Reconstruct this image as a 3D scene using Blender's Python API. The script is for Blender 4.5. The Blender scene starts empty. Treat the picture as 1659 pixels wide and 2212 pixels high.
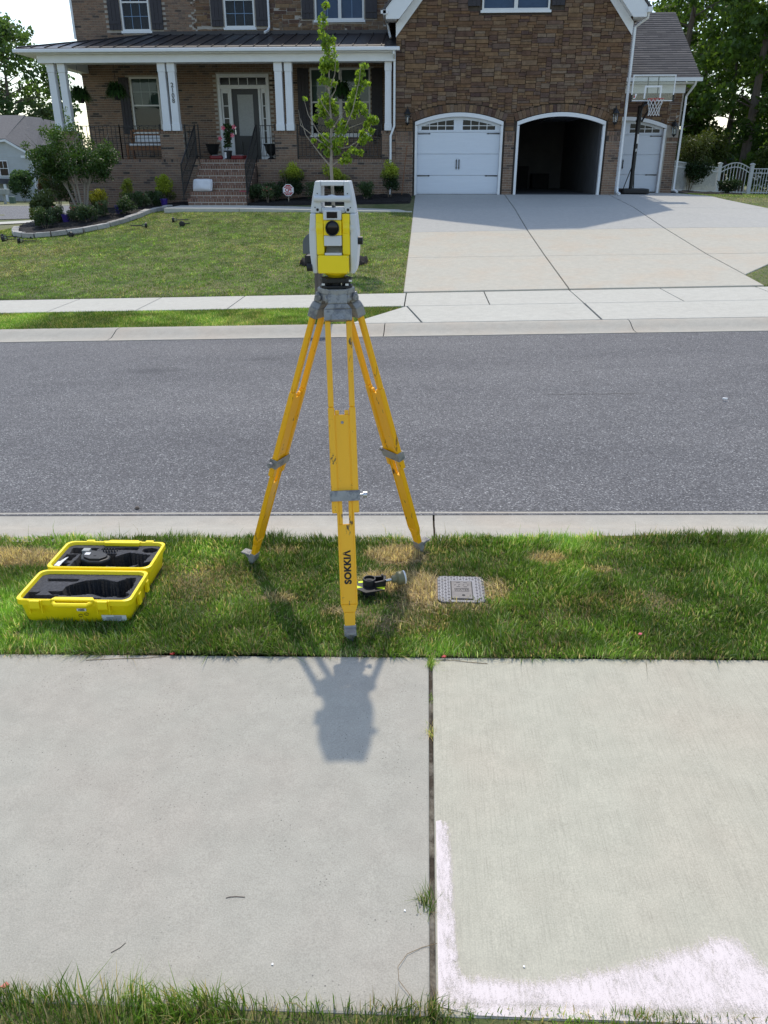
import bpy, bmesh, math, random
import numpy as np
from mathutils import Vector, Matrix

random.seed(7); RNG = np.random.default_rng(11)
SC = bpy.context.scene; COL = SC.collection
R = math.radians

# ------------------------------------------------------------------ camera, sky, sun, exposure
cam = bpy.data.cameras.new('camera'); camo = bpy.data.objects.new('camera', cam); COL.objects.link(camo)
cam.sensor_fit = 'HORIZONTAL'; cam.sensor_width = 36.0; cam.lens = 36.0 * 1685 / 1659
cam.clip_start = 0.05; cam.clip_end = 2000
camo.location = (0, 0, 1.95); camo.rotation_euler = (R(90 - 24), 0, R(2.9))
SC.camera = camo

LDIR = Vector((0.072, -0.665, -1.0)).normalized()          # the way the sunlight travels
SUN_EL = math.asin(-LDIR.z); SUN_AZ = math.atan2(-LDIR.x, -LDIR.y)
world = bpy.data.worlds.new('World'); SC.world = world; world.use_nodes = True
wn = world.node_tree.nodes; wl = world.node_tree.links
for n in list(wn): wn.remove(n)
sky = wn.new('ShaderNodeTexSky'); sky.sky_type = 'NISHITA'; sky.sun_disc = False
sky.sun_elevation = SUN_EL; sky.sun_rotation = SUN_AZ
sky.air_density = 1.2; sky.dust_density = 1.0; sky.ozone_density = 2.5; sky.altitude = 100
bg = wn.new('ShaderNodeBackground'); bg.inputs['Strength'].default_value = 0.15
wo = wn.new('ShaderNodeOutputWorld')
hsv = wn.new('ShaderNodeHueSaturation'); hsv.inputs['Saturation'].default_value = 0.88      # hazy, whitish sky
wl.new(sky.outputs[0], hsv.inputs['Color']); wl.new(hsv.outputs[0], bg.inputs[0]); wl.new(bg.outputs[0], wo.inputs[0])
sun = bpy.data.lights.new('sun', 'SUN'); sun.energy = 2.0; sun.angle = R(0.9); sun.color = (1.0, 0.925, 0.80)
suno = bpy.data.objects.new('sun', sun); COL.objects.link(suno)
suno.location = (-3, 20, 30); suno.rotation_euler = LDIR.to_track_quat('-Z', 'Y').to_euler()
vs = SC.view_settings; vs.view_transform = 'Standard'; vs.look = 'None'; vs.exposure = 0.62; vs.gamma = 1.0
vs.use_curve_mapping = False
SC.render.engine = 'CYCLES'
try:
    SC.cycles.max_bounces = 8; SC.cycles.transparent_max_bounces = 12; SC.cycles.use_denoising = True
    SC.cycles.sample_clamp_indirect = 6.0
except Exception: pass

# ------------------------------------------------------------------ terrain heights
G = .025                                                     # the street climbs to the right
XK = [-200,-80,-30,-18,-13,-10,-6.5,-0.4,6,9,14,30,80,200]
YK = [13.2,16.15,19.25,22.35,25.5,31,45,80,300]
ZK = [[-.75,-.75,-.72,-.42,-.30,-.22,-.13,.02,.18,.25,.38,.78,.8,.8],
      [-.75,-.7,-.66,-.36,-.14,.0,.13,.25,.36,.42,.50,.8,.8,.8],
      [-.75,-.6,-.60,-.34,.02,.30,.45,.49,.62,.65,.66,.8,.8,.8],
      [-.75,-.6,-.58,-.36,.08,.56,.82,.82,.92,.88,.80,.85,.8,.8],
      [-.75,-.6,-.56,-.38,.0,.62,.86,1.11,1.11,1.07,.95,.85,.8,.8],
      [-.8,-.6,-.55,-.40,-.1,.5,.85,1.11,1.11,1.06,.90,.85,.8,.8],
      [-1.,-.8,-.64,-.6,-.4,.0,.4,.6,.6,.58,.55,.5,.5,.5],
      [-1.5,-1.3,-1.3,-1.25,-1.,-.6,-.2,0,.1,.1,.1,.1,.1,.1],
      [-6,-6,-6,-6,-6,-6,-5,-5,-5,-5,-5,-5,-5,-5]]
ZKA = np.array(ZK)
def zlv(x, y):
    x = np.clip(x, -199.9, 199.9); y = np.clip(y, 13.2, 299.9)
    i = np.searchsorted(XK, x, side='right') - 1; j = np.searchsorted(YK, y, side='right') - 1
    X = np.array(XK, float); Y = np.array(YK, float)
    a = (x - X[i]) / (X[i+1] - X[i]); b = (y - Y[j]) / (Y[j+1] - Y[j])
    return (ZKA[j, i]*(1-a) + ZKA[j, i+1]*a)*(1-b) + (ZKA[j+1, i]*(1-a) + ZKA[j+1, i+1]*a)*b
def zl(x, y): return float(zlv(np.array([x]), np.array([y]))[0])

# ------------------------------------------------------------------ mesh helpers
class MB:
    """collects shapes in world space; build() links them as ONE mesh object"""
    def __init__(s): s.v = []; s.f = []; s.r = []; s.cur = 0.0; s.M = None
    def add(s, vs_, fs):
        b = len(s.v)
        if s.M is not None: vs_ = [tuple(s.M @ Vector(p)) for p in vs_]
        s.v += [tuple(p) for p in vs_]; s.f += [tuple(b+i for i in f) for f in fs]
        s.r += [s.cur]*len(fs); return s
    def box(s, x0, x1, y0, y1, z0, z1, shear=0.0):
        p = [(x0,y0,z0),(x1,y0,z0),(x1,y1,z0),(x0,y1,z0),(x0,y0,z1),(x1,y0,z1),(x1,y1,z1),(x0,y1,z1)]
        if shear: p = [(x,y,z+shear*x) for x,y,z in p]
        return s.add(p, [(0,3,2,1),(4,5,6,7),(0,1,5,4),(1,2,6,5),(2,3,7,6),(3,0,4,7)])
    def bar(s, p0, p1, t, w0, d0, w1=None, d1=None):
        """beam from p0 to p1, w across direction t, d across the other"""
        p0 = Vector(p0); p1 = Vector(p1); a = (p1-p0).normalized(); t = Vector(t)
        t = (t - a*t.dot(a)).normalized(); n = a.cross(t)
        w1 = w0 if w1 is None else w1; d1 = d0 if d1 is None else d1
        q = []
        for p, w, d in ((p0,w0,d0),(p1,w1,d1)):
            for i, j in ((-1,-1),(1,-1),(1,1),(-1,1)): q.append(p + t*(i*w/2) + n*(j*d/2))
        return s.add(q, [(0,1,2,3),(7,6,5,4),(0,4,5,1),(1,5,6,2),(2,6,7,3),(3,7,4,0)])
    def prism(s, poly, axis, a, b):
        """polygon extruded along axis; poly in the other two axes (x,z for 'y', x,y for 'z', y,z for 'x')"""
        def P(u, w, k): return {'y':(u,k,w),'z':(u,w,k),'x':(k,u,w)}[axis]
        n = len(poly); q = [P(u,w,a) for u,w in poly] + [P(u,w,b) for u,w in poly]
        return s.add(q, [tuple(range(n)), tuple(range(2*n-1, n-1, -1))] + [(i,n+i,n+(i+1)%n,(i+1)%n) for i in range(n)])
    def tube(s, pts, rad, n=8, cap=True):
        pts = [Vector(p) for p in pts]; m = len(pts)
        rad = [rad]*m if isinstance(rad, (int,float)) else rad
        q = []; prev = None
        for i, p in enumerate(pts):
            d = (pts[min(i+1,m-1)] - pts[max(i-1,0)]).normalized()
            u = prev if prev is not None else (Vector((0,0,1)) if abs(d.z) < .9 else Vector((1,0,0)))
            u = (u - d*u.dot(d)).normalized(); prev = u; w = d.cross(u)
            for k in range(n):
                a = 2*math.pi*(k+.5)/n; q.append(p + (u*math.cos(a) + w*math.sin(a))*rad[i])
        f = [(i*n+k, i*n+(k+1)%n, (i+1)*n+(k+1)%n, (i+1)*n+k) for i in range(m-1) for k in range(n)]
        if cap: f += [tuple(range(n-1,-1,-1)), tuple(range((m-1)*n, m*n))]
        return s.add(q, f)
    def cyl(s, p0, p1, r, n=16, r1=None): return s.tube([p0,p1], [r, r if r1 is None else r1], n)
    def lathe(s, c, prof, n=16, ax='z'):
        """rings (r,h) turned about an axis through c"""
        q = []
        for r, h in prof:
            for k in range(n):
                a = 2*math.pi*k/n; ca, sa = r*math.cos(a), r*math.sin(a)
                o = {'z':(ca,sa,h),'y':(ca,h,sa),'x':(h,ca,sa)}[ax]
                q.append((c[0]+o[0], c[1]+o[1], c[2]+o[2]))
        m = len(prof)
        f = [(i*n+k, i*n+(k+1)%n, (i+1)*n+(k+1)%n, (i+1)*n+k) for i in range(m-1) for k in range(n)]
        f += [tuple(range(n-1,-1,-1)), tuple(range((m-1)*n, m*n))]
        return s.add(q, f)
    def mesh(s, name):
        me = bpy.data.meshes.new(name); me.from_pydata(s.v, [], s.f)
        if any(s.r):
            at = me.attributes.new('rnd', 'FLOAT', 'FACE'); at.data.foreach_set('value', s.r)
        bm = bmesh.new(); bm.from_mesh(me); bmesh.ops.recalc_face_normals(bm, faces=bm.faces); bm.to_mesh(me); bm.free()
        return me
    def build(s, name, m, parent=None, smooth=False, bevel=0, seg=2):
        root = rootloc(parent)
        if root is not None: s.v = [(x-root[0], y-root[1], z-root[2]) for x,y,z in s.v]
        me = s.mesh(name); me.materials.append(m)
        o = bpy.data.objects.new(name, me); COL.objects.link(o); o.parent = parent
        if smooth:
            me.polygons.foreach_set('use_smooth', [True]*len(me.polygons))
            try: me.set_sharp_from_angle(angle=R(38))
            except Exception: pass
        if bevel:
            b = o.modifiers.new('bevel', 'BEVEL'); b.width = bevel; b.segments = seg; b.limit_method = 'ANGLE'; b.angle_limit = R(35)
        return o
def rootloc(p):
    if p is None: return None
    while p.parent is not None: p = p.parent
    return tuple(p.location)
def tag(o, label=None, cat=None, group=None, kind=None):
    if label: o['label'] = label
    if cat: o['category'] = cat
    if group: o['group'] = group
    if kind: o['kind'] = kind
    return o
def thing(name, label, cat, loc=(0,0,0), group=None):
    o = bpy.data.objects.new(name, None); COL.objects.link(o); o.location = loc; o.empty_display_size = .1
    return tag(o, label, cat, group)
def copytree(src, loc, rotz=0, label=None, scale=None):
    r = src.copy(); COL.objects.link(r); r.location = loc; r.rotation_euler = (0,0,rotz)
    if label: r['label'] = label
    if scale: r.scale = scale
    for ch in list(src.children):
        c = ch.copy(); COL.objects.link(c); c.parent = r
        for gch in ch.children:
            d = gch.copy(); COL.objects.link(d); d.parent = c
    return r
def npmesh(name, V, F, m, parent=None, col=None, rnd=None, nper=None):
    """fast mesh from arrays: V (n,3), F (k,3|4); col (n,3) point colours"""
    me = bpy.data.meshes.new(name); V = np.asarray(V, np.float32)
    root = rootloc(parent)
    if root is not None: V = V - np.array(root, np.float32)
    F = np.asarray(F, np.int32); k, w = F.shape
    me.vertices.add(len(V)); me.vertices.foreach_set('co', V.ravel())
    me.loops.add(k*w); me.loops.foreach_set('vertex_index', F.ravel())
    me.polygons.add(k); me.polygons.foreach_set('loop_start', np.arange(0, k*w, w, dtype=np.int32))
    try: me.polygons.foreach_set('loop_total', np.full(k, w, np.int32))
    except Exception: pass
    if col is not None:
        at = me.attributes.new('tint', 'FLOAT_COLOR', 'POINT')
        c4 = np.ones((len(V),4), np.float32); c4[:, :3] = col; at.data.foreach_set('color', c4.ravel())
    me.update(calc_edges=True); me.validate()
    me.materials.append(m)
    o = bpy.data.objects.new(name, me); COL.objects.link(o); o.parent = parent
    return o
class VN:                                                    # smooth value noise in the plane
    def __init__(s, seed): s.g = np.random.default_rng(seed).random((256,256))
    def __call__(s, x, y, sc):
        x = np.asarray(x)*sc + 1000; y = np.asarray(y)*sc + 1000
        i = np.floor(x).astype(int); j = np.floor(y).astype(int); a = x-i; b = y-j
        a = a*a*(3-2*a); b = b*b*(3-2*b); g = s.g
        A = g[i%256, j%256]; B = g[(i+1)%256, j%256]; C_ = g[i%256, (j+1)%256]; D = g[(i+1)%256, (j+1)%256]
        return (A*(1-a)+B*a)*(1-b) + (C_*(1-a)+D*a)*b
VN1 = VN(3); VN2 = VN(5); VN3 = VN(9)

# ------------------------------------------------------------------ materials
def mnew(name):
    m = bpy.data.materials.new(name); m.use_nodes = True; nt = m.node_tree
    return m, nt, nt.nodes['Principled BSDF']
def N(nt, t, **kw):
    n = nt.nodes.new(t)
    for k, v in kw.items():
        if k in n.inputs: n.inputs[k].default_value = v
        else: setattr(n, k, v)
    return n
def ramp(nt, stops, interp='LINEAR'):
    n = nt.nodes.new('ShaderNodeValToRGB'); cr = n.color_ramp; cr.interpolation = interp
    while len(cr.elements) < len(stops): cr.elements.new(.5)
    for e, (p, c) in zip(cr.elements, stops): e.position = p; e.color = (*c, 1)
    return n
def mix(nt, a, b, fac, mode='MIX'):
    n = nt.nodes.new('ShaderNodeMix'); n.data_type = 'RGBA'; n.blend_type = mode; n.clamp_factor = True
    for k, v in ((6,a),(7,b),(0,fac)):
        if hasattr(v, 'default_value') or hasattr(v, 'is_linked'): nt.links.new(v, n.inputs[k])
        elif k == 0: n.inputs[0].default_value = v
        else: n.inputs[k].default_value = (*v, 1)
    return n.outputs[2]
def pos(nt, scale=(1,1,1)):
    g = N(nt, 'ShaderNodeNewGeometry'); mp = N(nt, 'ShaderNodeMapping'); mp.inputs['Scale'].default_value = scale
    nt.links.new(g.outputs['Position'], mp.inputs[0]); return mp.outputs[0]
def noise(nt, vec, scale, detail=4, rough=.6):
    n = N(nt, 'ShaderNodeTexNoise', Scale=scale, Detail=detail, Roughness=rough); nt.links.new(vec, n.inputs['Vector']); return n.outputs[0]
def bump(nt, b, h, strength, dist):
    n = N(nt, 'ShaderNodeBump', Strength=strength, Distance=dist); nt.links.new(h, n.inputs['Height']); nt.links.new(n.outputs[0], b.inputs['Normal'])
def pmat(name, c, rough=.6, var=.12, scale=6, bumpd=0, bscale=80, metal=0, spec=.4, c2=None, c2lo=.55, c2hi=.7, c2scale=8, stretch=(1,1,1), coat=0):
    m, nt, b = mnew(name); v = pos(nt, stretch)
    n = noise(nt, v, scale)
    r = ramp(nt, [(.25, tuple(max(0,x*(1-var)) for x in c)), (.75, tuple(x*(1+var) for x in c))]); nt.links.new(n, r.inputs[0])
    out = r.outputs[0]
    if c2 is not None:
        n2 = noise(nt, v, c2scale, 6, .7); r2 = ramp(nt, [(c2lo,(0,0,0)),(c2hi,(1,1,1))]); nt.links.new(n2, r2.inputs[0])
        out = mix(nt, out, c2, r2.outputs[0])
    nt.links.new(out, b.inputs['Base Color'])
    b.inputs['Roughness'].default_value = rough; b.inputs['Metallic'].default_value = metal
    b.inputs['Specular IOR Level'].default_value = spec
    if coat: b.inputs['Coat Weight'].default_value = coat
    if bumpd: bump(nt, b, noise(nt, v, bscale, 3), 1.0, bumpd)
    return m
def rndmat(name, stops, rough=.85, bumpd=.002, bscale=60, var=.22, vscale=18):
    """colour picked per piece (object random + face attribute), grain on top"""
    m, nt, b = mnew(name)
    oi = N(nt, 'ShaderNodeObjectInfo'); at = N(nt, 'ShaderNodeAttribute', attribute_name='rnd')
    ad = N(nt, 'ShaderNodeMath', operation='ADD'); nt.links.new(oi.outputs['Random'], ad.inputs[0]); nt.links.new(at.outputs['Fac'], ad.inputs[1])
    fr = N(nt, 'ShaderNodeMath', operation='FRACT'); nt.links.new(ad.outputs[0], fr.inputs[0])
    r = ramp(nt, stops); nt.links.new(fr.outputs[0], r.inputs[0])
    v = pos(nt); n = noise(nt, v, vscale, 5, .7)
    rr = ramp(nt, [(.3,(1-var,)*3),(.7,(1+var,)*3)]); nt.links.new(n, rr.inputs[0])
    nt.links.new(mix(nt, r.outputs[0], rr.outputs[0], 1.0, 'MULTIPLY'), b.inputs['Base Color'])
    b.inputs['Roughness'].default_value = rough; b.inputs['Specular IOR Level'].default_value = .25
    bump(nt, b, noise(nt, v, bscale, 4, .7), 1.0, bumpd)
    return m
def leafmat(name, trans=.4, rough=.5, spec=.3, gain=1.0):
    m, nt, b = mnew(name); at = N(nt, 'ShaderNodeAttribute', attribute_name='tint')
    col = at.outputs['Color']
    nt.links.new(col, b.inputs['Base Color']); b.inputs['Roughness'].default_value = rough; b.inputs['Specular IOR Level'].default_value = spec
    tr = N(nt, 'ShaderNodeBsdfTranslucent')
    nt.links.new(mix(nt, col, (1.25*gain, 1.35*gain, .7*gain), 1.0, 'MULTIPLY'), tr.inputs['Color'])
    ms = N(nt, 'ShaderNodeMixShader'); ms.inputs[0].default_value = trans
    nt.links.new(b.outputs[0], ms.inputs[1]); nt.links.new(tr.outputs[0], ms.inputs[2])
    nt.links.new(ms.outputs[0], nt.nodes['Material Output'].inputs[0])
    return m
def concrete(name, base, blot=(.50,.43,.40), brush=0.0, pits=1.0, blotf=.35):
    m, nt, b = mnew(name); v = pos(nt)
    n1 = noise(nt, v, 1.3, 3); r1 = ramp(nt, [(.45,(0,0,0)),(.75,(1,1,1))]); nt.links.new(n1, r1.inputs[0])
    f1 = N(nt, 'ShaderNodeMath', operation='MULTIPLY'); nt.links.new(r1.outputs[0], f1.inputs[0]); f1.inputs[1].default_value = blotf
    c = mix(nt, base, blot, f1.outputs[0])
    n2 = noise(nt, v, 9, 6, .75); r2 = ramp(nt, [(.3,(.90,.90,.90)),(.7,(1.07,1.07,1.07))]); nt.links.new(n2, r2.inputs[0])
    c = mix(nt, c, r2.outputs[0], 1.0, 'MULTIPLY')
    n3 = noise(nt, v, 220, 2, .5); r3 = ramp(nt, [(.3,(.86,.86,.86)),(.7,(1.1,1.1,1.1))]); nt.links.new(n3, r3.inputs[0])
    c = mix(nt, c, r3.outputs[0], 1.0, 'MULTIPLY')
    if pits:
        vo = N(nt, 'ShaderNodeTexVoronoi', Scale=70.0); nt.links.new(v, vo.inputs['Vector'])
        r4 = ramp(nt, [(.10,(1,1,1)),(.20,(0,0,0))]); nt.links.new(vo.outputs['Distance'], r4.inputs[0])
        nn = noise(nt, v, 3.0, 4); r5 = ramp(nt, [(.46,(0,0,0)),(.64,(1,1,1))]); nt.links.new(nn, r5.inputs[0])
        wsel = N(nt, 'ShaderNodeSeparateColor'); nt.links.new(vo.outputs['Color'], wsel.inputs[0])
        gt = N(nt, 'ShaderNodeMath', operation='GREATER_THAN'); gt.inputs[1].default_value = .45; nt.links.new(wsel.outputs[0], gt.inputs[0])
        f = N(nt, 'ShaderNodeMath', operation='MULTIPLY'); nt.links.new(r4.outputs[0], f.inputs[0]); nt.links.new(r5.outputs[0], f.inputs[1])
        f2 = N(nt, 'ShaderNodeMath', operation='MULTIPLY'); nt.links.new(f.outputs[0], f2.inputs[0]); nt.links.new(gt.outputs[0], f2.inputs[1])
        f3 = N(nt, 'ShaderNodeMath', operation='MULTIPLY'); nt.links.new(f2.outputs[0], f3.inputs[0]); f3.inputs[1].default_value = pits
        c = mix(nt, c, (.10,.095,.085), f3.outputs[0])
    h = n3
    if brush:
        vb = pos(nt, (260, 5, 5)); nb = noise(nt, vb, 1.0, 3, .6)
        rb = ramp(nt, [(.32,(1-brush,)*3),(.55,(1.03,1.03,1.03))]); nt.links.new(nb, rb.inputs[0])
        c = mix(nt, c, rb.outputs[0], 1.0, 'MULTIPLY'); h = nb
    nt.links.new(c, b.inputs['Base Color']); b.inputs['Roughness'].default_value = .9; b.inputs['Specular IOR Level'].default_value = .2
    bump(nt, b, h, .6, .0015)
    return m
def asphaltmat():
    m, nt, b = mnew('asphalt'); v = pos(nt)
    vo = N(nt, 'ShaderNodeTexVoronoi', Scale=125.0); nt.links.new(v, vo.inputs['Vector'])
    sp = N(nt, 'ShaderNodeSeparateColor'); nt.links.new(vo.outputs['Color'], sp.inputs[0])
    r = ramp(nt, [(0,(.066,.064,.067)),(.45,(.106,.104,.108)),(.82,(.158,.155,.158)),(.95,(.24,.237,.235)),(1,(.40,.40,.39))]); nt.links.new(sp.outputs[0], r.inputs[0])
    n2 = noise(nt, pos(nt,(.25,1.1,1)), .9, 5); r2 = ramp(nt, [(.3,(.84,.84,.85)),(.7,(1.15,1.14,1.12))]); nt.links.new(n2, r2.inputs[0])
    c = mix(nt, r.outputs[0], r2.outputs[0], 1.0, 'MULTIPLY')
    n4 = noise(nt, v, 3.5, 6, .7); r4 = ramp(nt, [(.3,(.92,.92,.92)),(.7,(1.07,1.07,1.07))]); nt.links.new(n4, r4.inputs[0]); c = mix(nt, c, r4.outputs[0], 1.0, 'MULTIPLY')
    # oil stain and paving seams: marks with a shape of their own
    vb = pos(nt, (1, 1, 1)); sx = N(nt, 'ShaderNodeSeparateXYZ'); nt.links.new(vb, sx.inputs[0])
    def spot(c, x, y, rx, ry, k):
        s1 = N(nt,'ShaderNodeMath',operation='SUBTRACT'); nt.links.new(sx.outputs[0], s1.inputs[0]); s1.inputs[1].default_value = x
        s2 = N(nt,'ShaderNodeMath',operation='SUBTRACT'); nt.links.new(sx.outputs[1], s2.inputs[0]); s2.inputs[1].default_value = y
        d1 = N(nt,'ShaderNodeMath',operation='DIVIDE'); nt.links.new(s1.outputs[0], d1.inputs[0]); d1.inputs[1].default_value = rx
        d2 = N(nt,'ShaderNodeMath',operation='DIVIDE'); nt.links.new(s2.outputs[0], d2.inputs[0]); d2.inputs[1].default_value = ry
        cb = N(nt,'ShaderNodeCombineXYZ'); nt.links.new(d1.outputs[0], cb.inputs[0]); nt.links.new(d2.outputs[0], cb.inputs[1])
        ln = N(nt,'ShaderNodeVectorMath',operation='LENGTH'); nt.links.new(cb.outputs[0], ln.inputs[0])
        na = noise(nt, v, 9, 4); ad = N(nt,'ShaderNodeMath',operation='ADD'); nt.links.new(ln.outputs['Value'], ad.inputs[0]); nt.links.new(na, ad.inputs[1])
        mu = N(nt,'ShaderNodeMath',operation='MULTIPLY'); nt.links.new(ad.outputs[0], mu.inputs[0]); mu.inputs[1].default_value = .6
        rr = ramp(nt, [(.32,(k,k,k)),(.85,(0,0,0))]); nt.links.new(mu.outputs[0], rr.inputs[0])
        return mix(nt, c, (.05,.05,.055), rr.outputs[0])
    c = spot(c, -2.95, 8.25, .42, .22, .75); c = spot(c, -1.8, 8.75, .3, .12, .55); c = spot(c, -5.2, 8.2, .7, .12, .4)
    nt.links.new(c, b.inputs['Base Color']); b.inputs['Roughness'].default_value = .8; b.inputs['Specular IOR Level'].default_value = .35
    bump(nt, b, vo.outputs['Distance'], .8, .004)
    return m
def glassmat(name, tint=(.75,.82,.82), refl=.09, fk=1.0):
    m, nt, b = mnew(name); nt.nodes.remove(b)
    tr = N(nt,'ShaderNodeBsdfTransparent'); tr.inputs[0].default_value = (*tint,1)
    gl = N(nt,'ShaderNodeBsdfGlossy'); gl.inputs['Roughness'].default_value = .03
    lw = N(nt,'ShaderNodeFresnel'); lw.inputs[0].default_value = 1.5
    ad = N(nt,'ShaderNodeMath',operation='ADD'); fm = N(nt,'ShaderNodeMath',operation='MULTIPLY'); nt.links.new(lw.outputs[0], fm.inputs[0]); fm.inputs[1].default_value = fk; nt.links.new(fm.outputs[0], ad.inputs[0]); ad.inputs[1].default_value = refl
    ms = N(nt,'ShaderNodeMixShader'); nt.links.new(ad.outputs[0], ms.inputs[0]); nt.links.new(tr.outputs[0], ms.inputs[1]); nt.links.new(gl.outputs[0], ms.inputs[2])
    nt.links.new(ms.outputs[0], nt.nodes['Material Output'].inputs[0]); return m

M = {}
M['conc_left'] = concrete('concrete_walk', (0.393,0.369,0.309), (0.407,0.340,0.284), 0, 1.0, .4)
M['conc_right'] = concrete('concrete_brushed', (0.458,0.432,0.342), (0.470,0.386,0.302), .09, .0, .4)
M['conc'] = concrete('concrete_plain', (0.511,0.491,0.428), (0.468,0.438,0.378), 0, .3, .3)
M['conc_tan'] = concrete('concrete_driveway', (0.488,0.456,0.380), (0.512,0.428,0.328), 0, .15, .8)
M['conc_grey'] = concrete('concrete_driveway_upper', (0.437,0.424,0.388), (0.406,0.397,0.369), 0, .1, .4)
M['kerb'] = concrete('concrete_kerb', (0.422,0.393,0.334), (0.442,0.363,0.283), 0, .5, .5)
M['asphalt'] = asphaltmat()
M['soil'] = pmat('soil', (.13,.10,.06), .95, .35, 12, .01, 60, c2=(.07,.09,.03), c2lo=.45, c2hi=.6)
M['thatch'] = pmat('thatch', (.17,.155,.07), .95, .3, 5, .01, 60, c2=(.08,.105,.03), c2lo=.4, c2hi=.6, c2scale=1.2)
M['jointgrey'] = pmat('joint_grey', (.16,.15,.135), .95, .2, 20)
M['dirt'] = pmat('joint_dirt', (.045,.036,.026), .95, .4, 40, .004, 90)
M['jointsoil'] = pmat('joint_soil', (.05,.038,.027), .95, .5, 60, .004, 120, c2=(.20,.18,.145), c2lo=.48, c2hi=.6, c2scale=5)
M['mulch'] = pmat('mulch', (.011,.008,.007), .9, .6, 30, .03, 45, c2=(.032,.024,.019), c2lo=.58, c2hi=.66, c2scale=30)
M['stepmortar'] = pmat('step_mortar', (.55,.50,.45), .95, .1, 10)
M['bagred'] = pmat('bag_red', (.22,.02,.022), .35, .3, 14)
M['darkpane'] = pmat('dark_pane', (.016,.018,.02), .15, .2, 4, spec=.25)
M['slot'] = pmat('tread_slot', (.05,.05,.055), .7, .2, 20)
M['mortar'] = pmat('mortar', (.40,.36,.31), .95, .15, 10, .002, 120)
M['stonejoint'] = pmat('stone_joint', (.075,.060,.048), .95, .3, 12)
M['brick'] = rndmat('brick', [(0,(0.200,0.125,0.086)),(.2,(0.238,0.152,0.104)),(.45,(0.193,0.132,0.098)),(.65,(0.259,0.173,0.121)),(.82,(0.171,0.119,0.092)),(.92,(0.112,0.081,0.067)),(.955,(0.052,0.044,0.041)),(1,(0.222,0.142,0.102))])
M['stepbrick'] = rndmat('step_brick', [(0,(0.222,0.124,0.088)),(.3,(0.264,0.154,0.109)),(.6,(0.198,0.109,0.077)),(.85,(0.288,0.177,0.130)),(.95,(0.140,0.075,0.056)),(1,(0.231,0.132,0.095))])
M['stone'] = rndmat('ledge_stone', [(0,(0.121,0.070,0.040)),(.14,(0.206,0.128,0.070)),(.27,(0.101,0.060,0.046)),(.40,(0.225,0.147,0.083)),(.52,(0.123,0.083,0.070)),(.65,(0.181,0.103,0.054)),(.77,(0.089,0.053,0.045)),(.88,(0.203,0.147,0.102)),(1,(0.133,0.074,0.041))], .9, .006, 26, .33, 9)
M['paverstone'] = rndmat('edging_stone', [(0,(.36,.34,.31)),(.5,(.42,.40,.37)),(1,(.31,.29,.26))], .9, .003, 50)
M['white'] = pmat('white_trim', (.74,.75,.76), .5, .04, 3)
M['doorwhite'] = pmat('door_white', (.66,.70,.76), .45, .03, 2, .0008, 30, stretch=(1,1,14))
M['column'] = pmat('column_white', (.72,.73,.75), .45, .05, 2)
M['frame'] = pmat('window_frame', (.70,.70,.68), .45, .03, 3)
M['shutter'] = pmat('shutter_paint', (.032,.028,.034), .55, .2, 5)
M['blackmetal'] = pmat('black_metal', (.012,.012,.013), .45, .2, 20)
M['blackplastic'] = pmat('black_plastic', (.013,.013,.014), .5, .25, 30, .0003, 300)
M['darkroof'] = pmat('standing_seam', (.045,.042,.045), .42, .12, 3, metal=.4)
M['shingle'] = rndmat('shingle', [(0,(.080,.075,.076)),(.3,(.108,.102,.100)),(.6,(.066,.062,.064)),(.85,(.125,.116,.112)),(1,(.085,.08,.08))], .95, .003, 120, .2, 40)
M['dark'] = pmat('dark_interior', (.018,.018,.02), .9, .2, 2)  # near-black colour stands in for the shade of unlit rooms
M['garageshade'] = pmat('garage_wall', (.10,.10,.105), .9, .2, 2)  # pale walls coloured dark: the garage's dimness is put into the colour
M['glass'] = glassmat('window_glass', (.7,.8,.78), .0)
M['glass_up'] = glassmat('upper_glass', (.55,.7,.9), .0, .55)
M['blind'] = pmat('blind', (.21,.26,.24), .6, .05, 4)
M['blind_up'] = pmat('blind_up', (.20,.26,.34), .6, .08, 4)
M['frost'] = pmat('frosted_glass', (.30,.31,.31), .3, .15, 25)
M['frontdoor'] = pmat('front_door', (.016,.018,.022), .35, .1, 4)
M['wood'] = pmat('bench_wood', (.20,.085,.035), .6, .25, 3, .001, 60, stretch=(6,6,40))
M['postwood'] = pmat('post_wood', (.16,.135,.115), .9, .2, 4, .002, 60, stretch=(30,30,3))
M['cushion'] = pmat('white_cushion', (.66,.66,.67), .9, .06, 12, .003, 40)
M['bark'] = pmat('bark', (.15,.12,.095), .95, .3, 12, .01, 40, stretch=(1,1,.25))
M['palebark'] = pmat('pale_bark', (.30,.26,.215), .9, .25, 14, .003, 60, stretch=(1,1,.3))
M['yellow'] = pmat('tripod_yellow', (.96,.475,.003), .42, .06, 5, c2=(.12,.07,.025), c2lo=.605, c2hi=.65, c2scale=30, stretch=(1,1,.18), spec=.5)
M['caseyellow'] = pmat('case_yellow', (.97,.74,.006), .42, .05, 5, .0004, 220, spec=.45)
M['instyellow'] = pmat('instrument_yellow', (.97,.72,.008), .4, .03, 5, spec=.45)
M['instwhite'] = pmat('instrument_white', (.62,.63,.645), .38, .03, 5, spec=.45)
M['castgrey'] = pmat('cast_grey', (.30,.295,.28), .5, .15, 25, .0006, 150, metal=.2, c2=(.17,.17,.18), c2lo=.5, c2hi=.6, c2scale=22)
M['steel'] = pmat('steel', (.55,.55,.55), .25, .1, 20, metal=.95)
M['mirror'] = pmat('mirror_plate', (.75,.75,.74), .06, .03, 3, metal=1.0)
M['foam'] = pmat('foam', (.016,.016,.017), .95, .35, 40, .004, 130)  # darker copy of the foam top: pocket shade put into the colour
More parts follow.
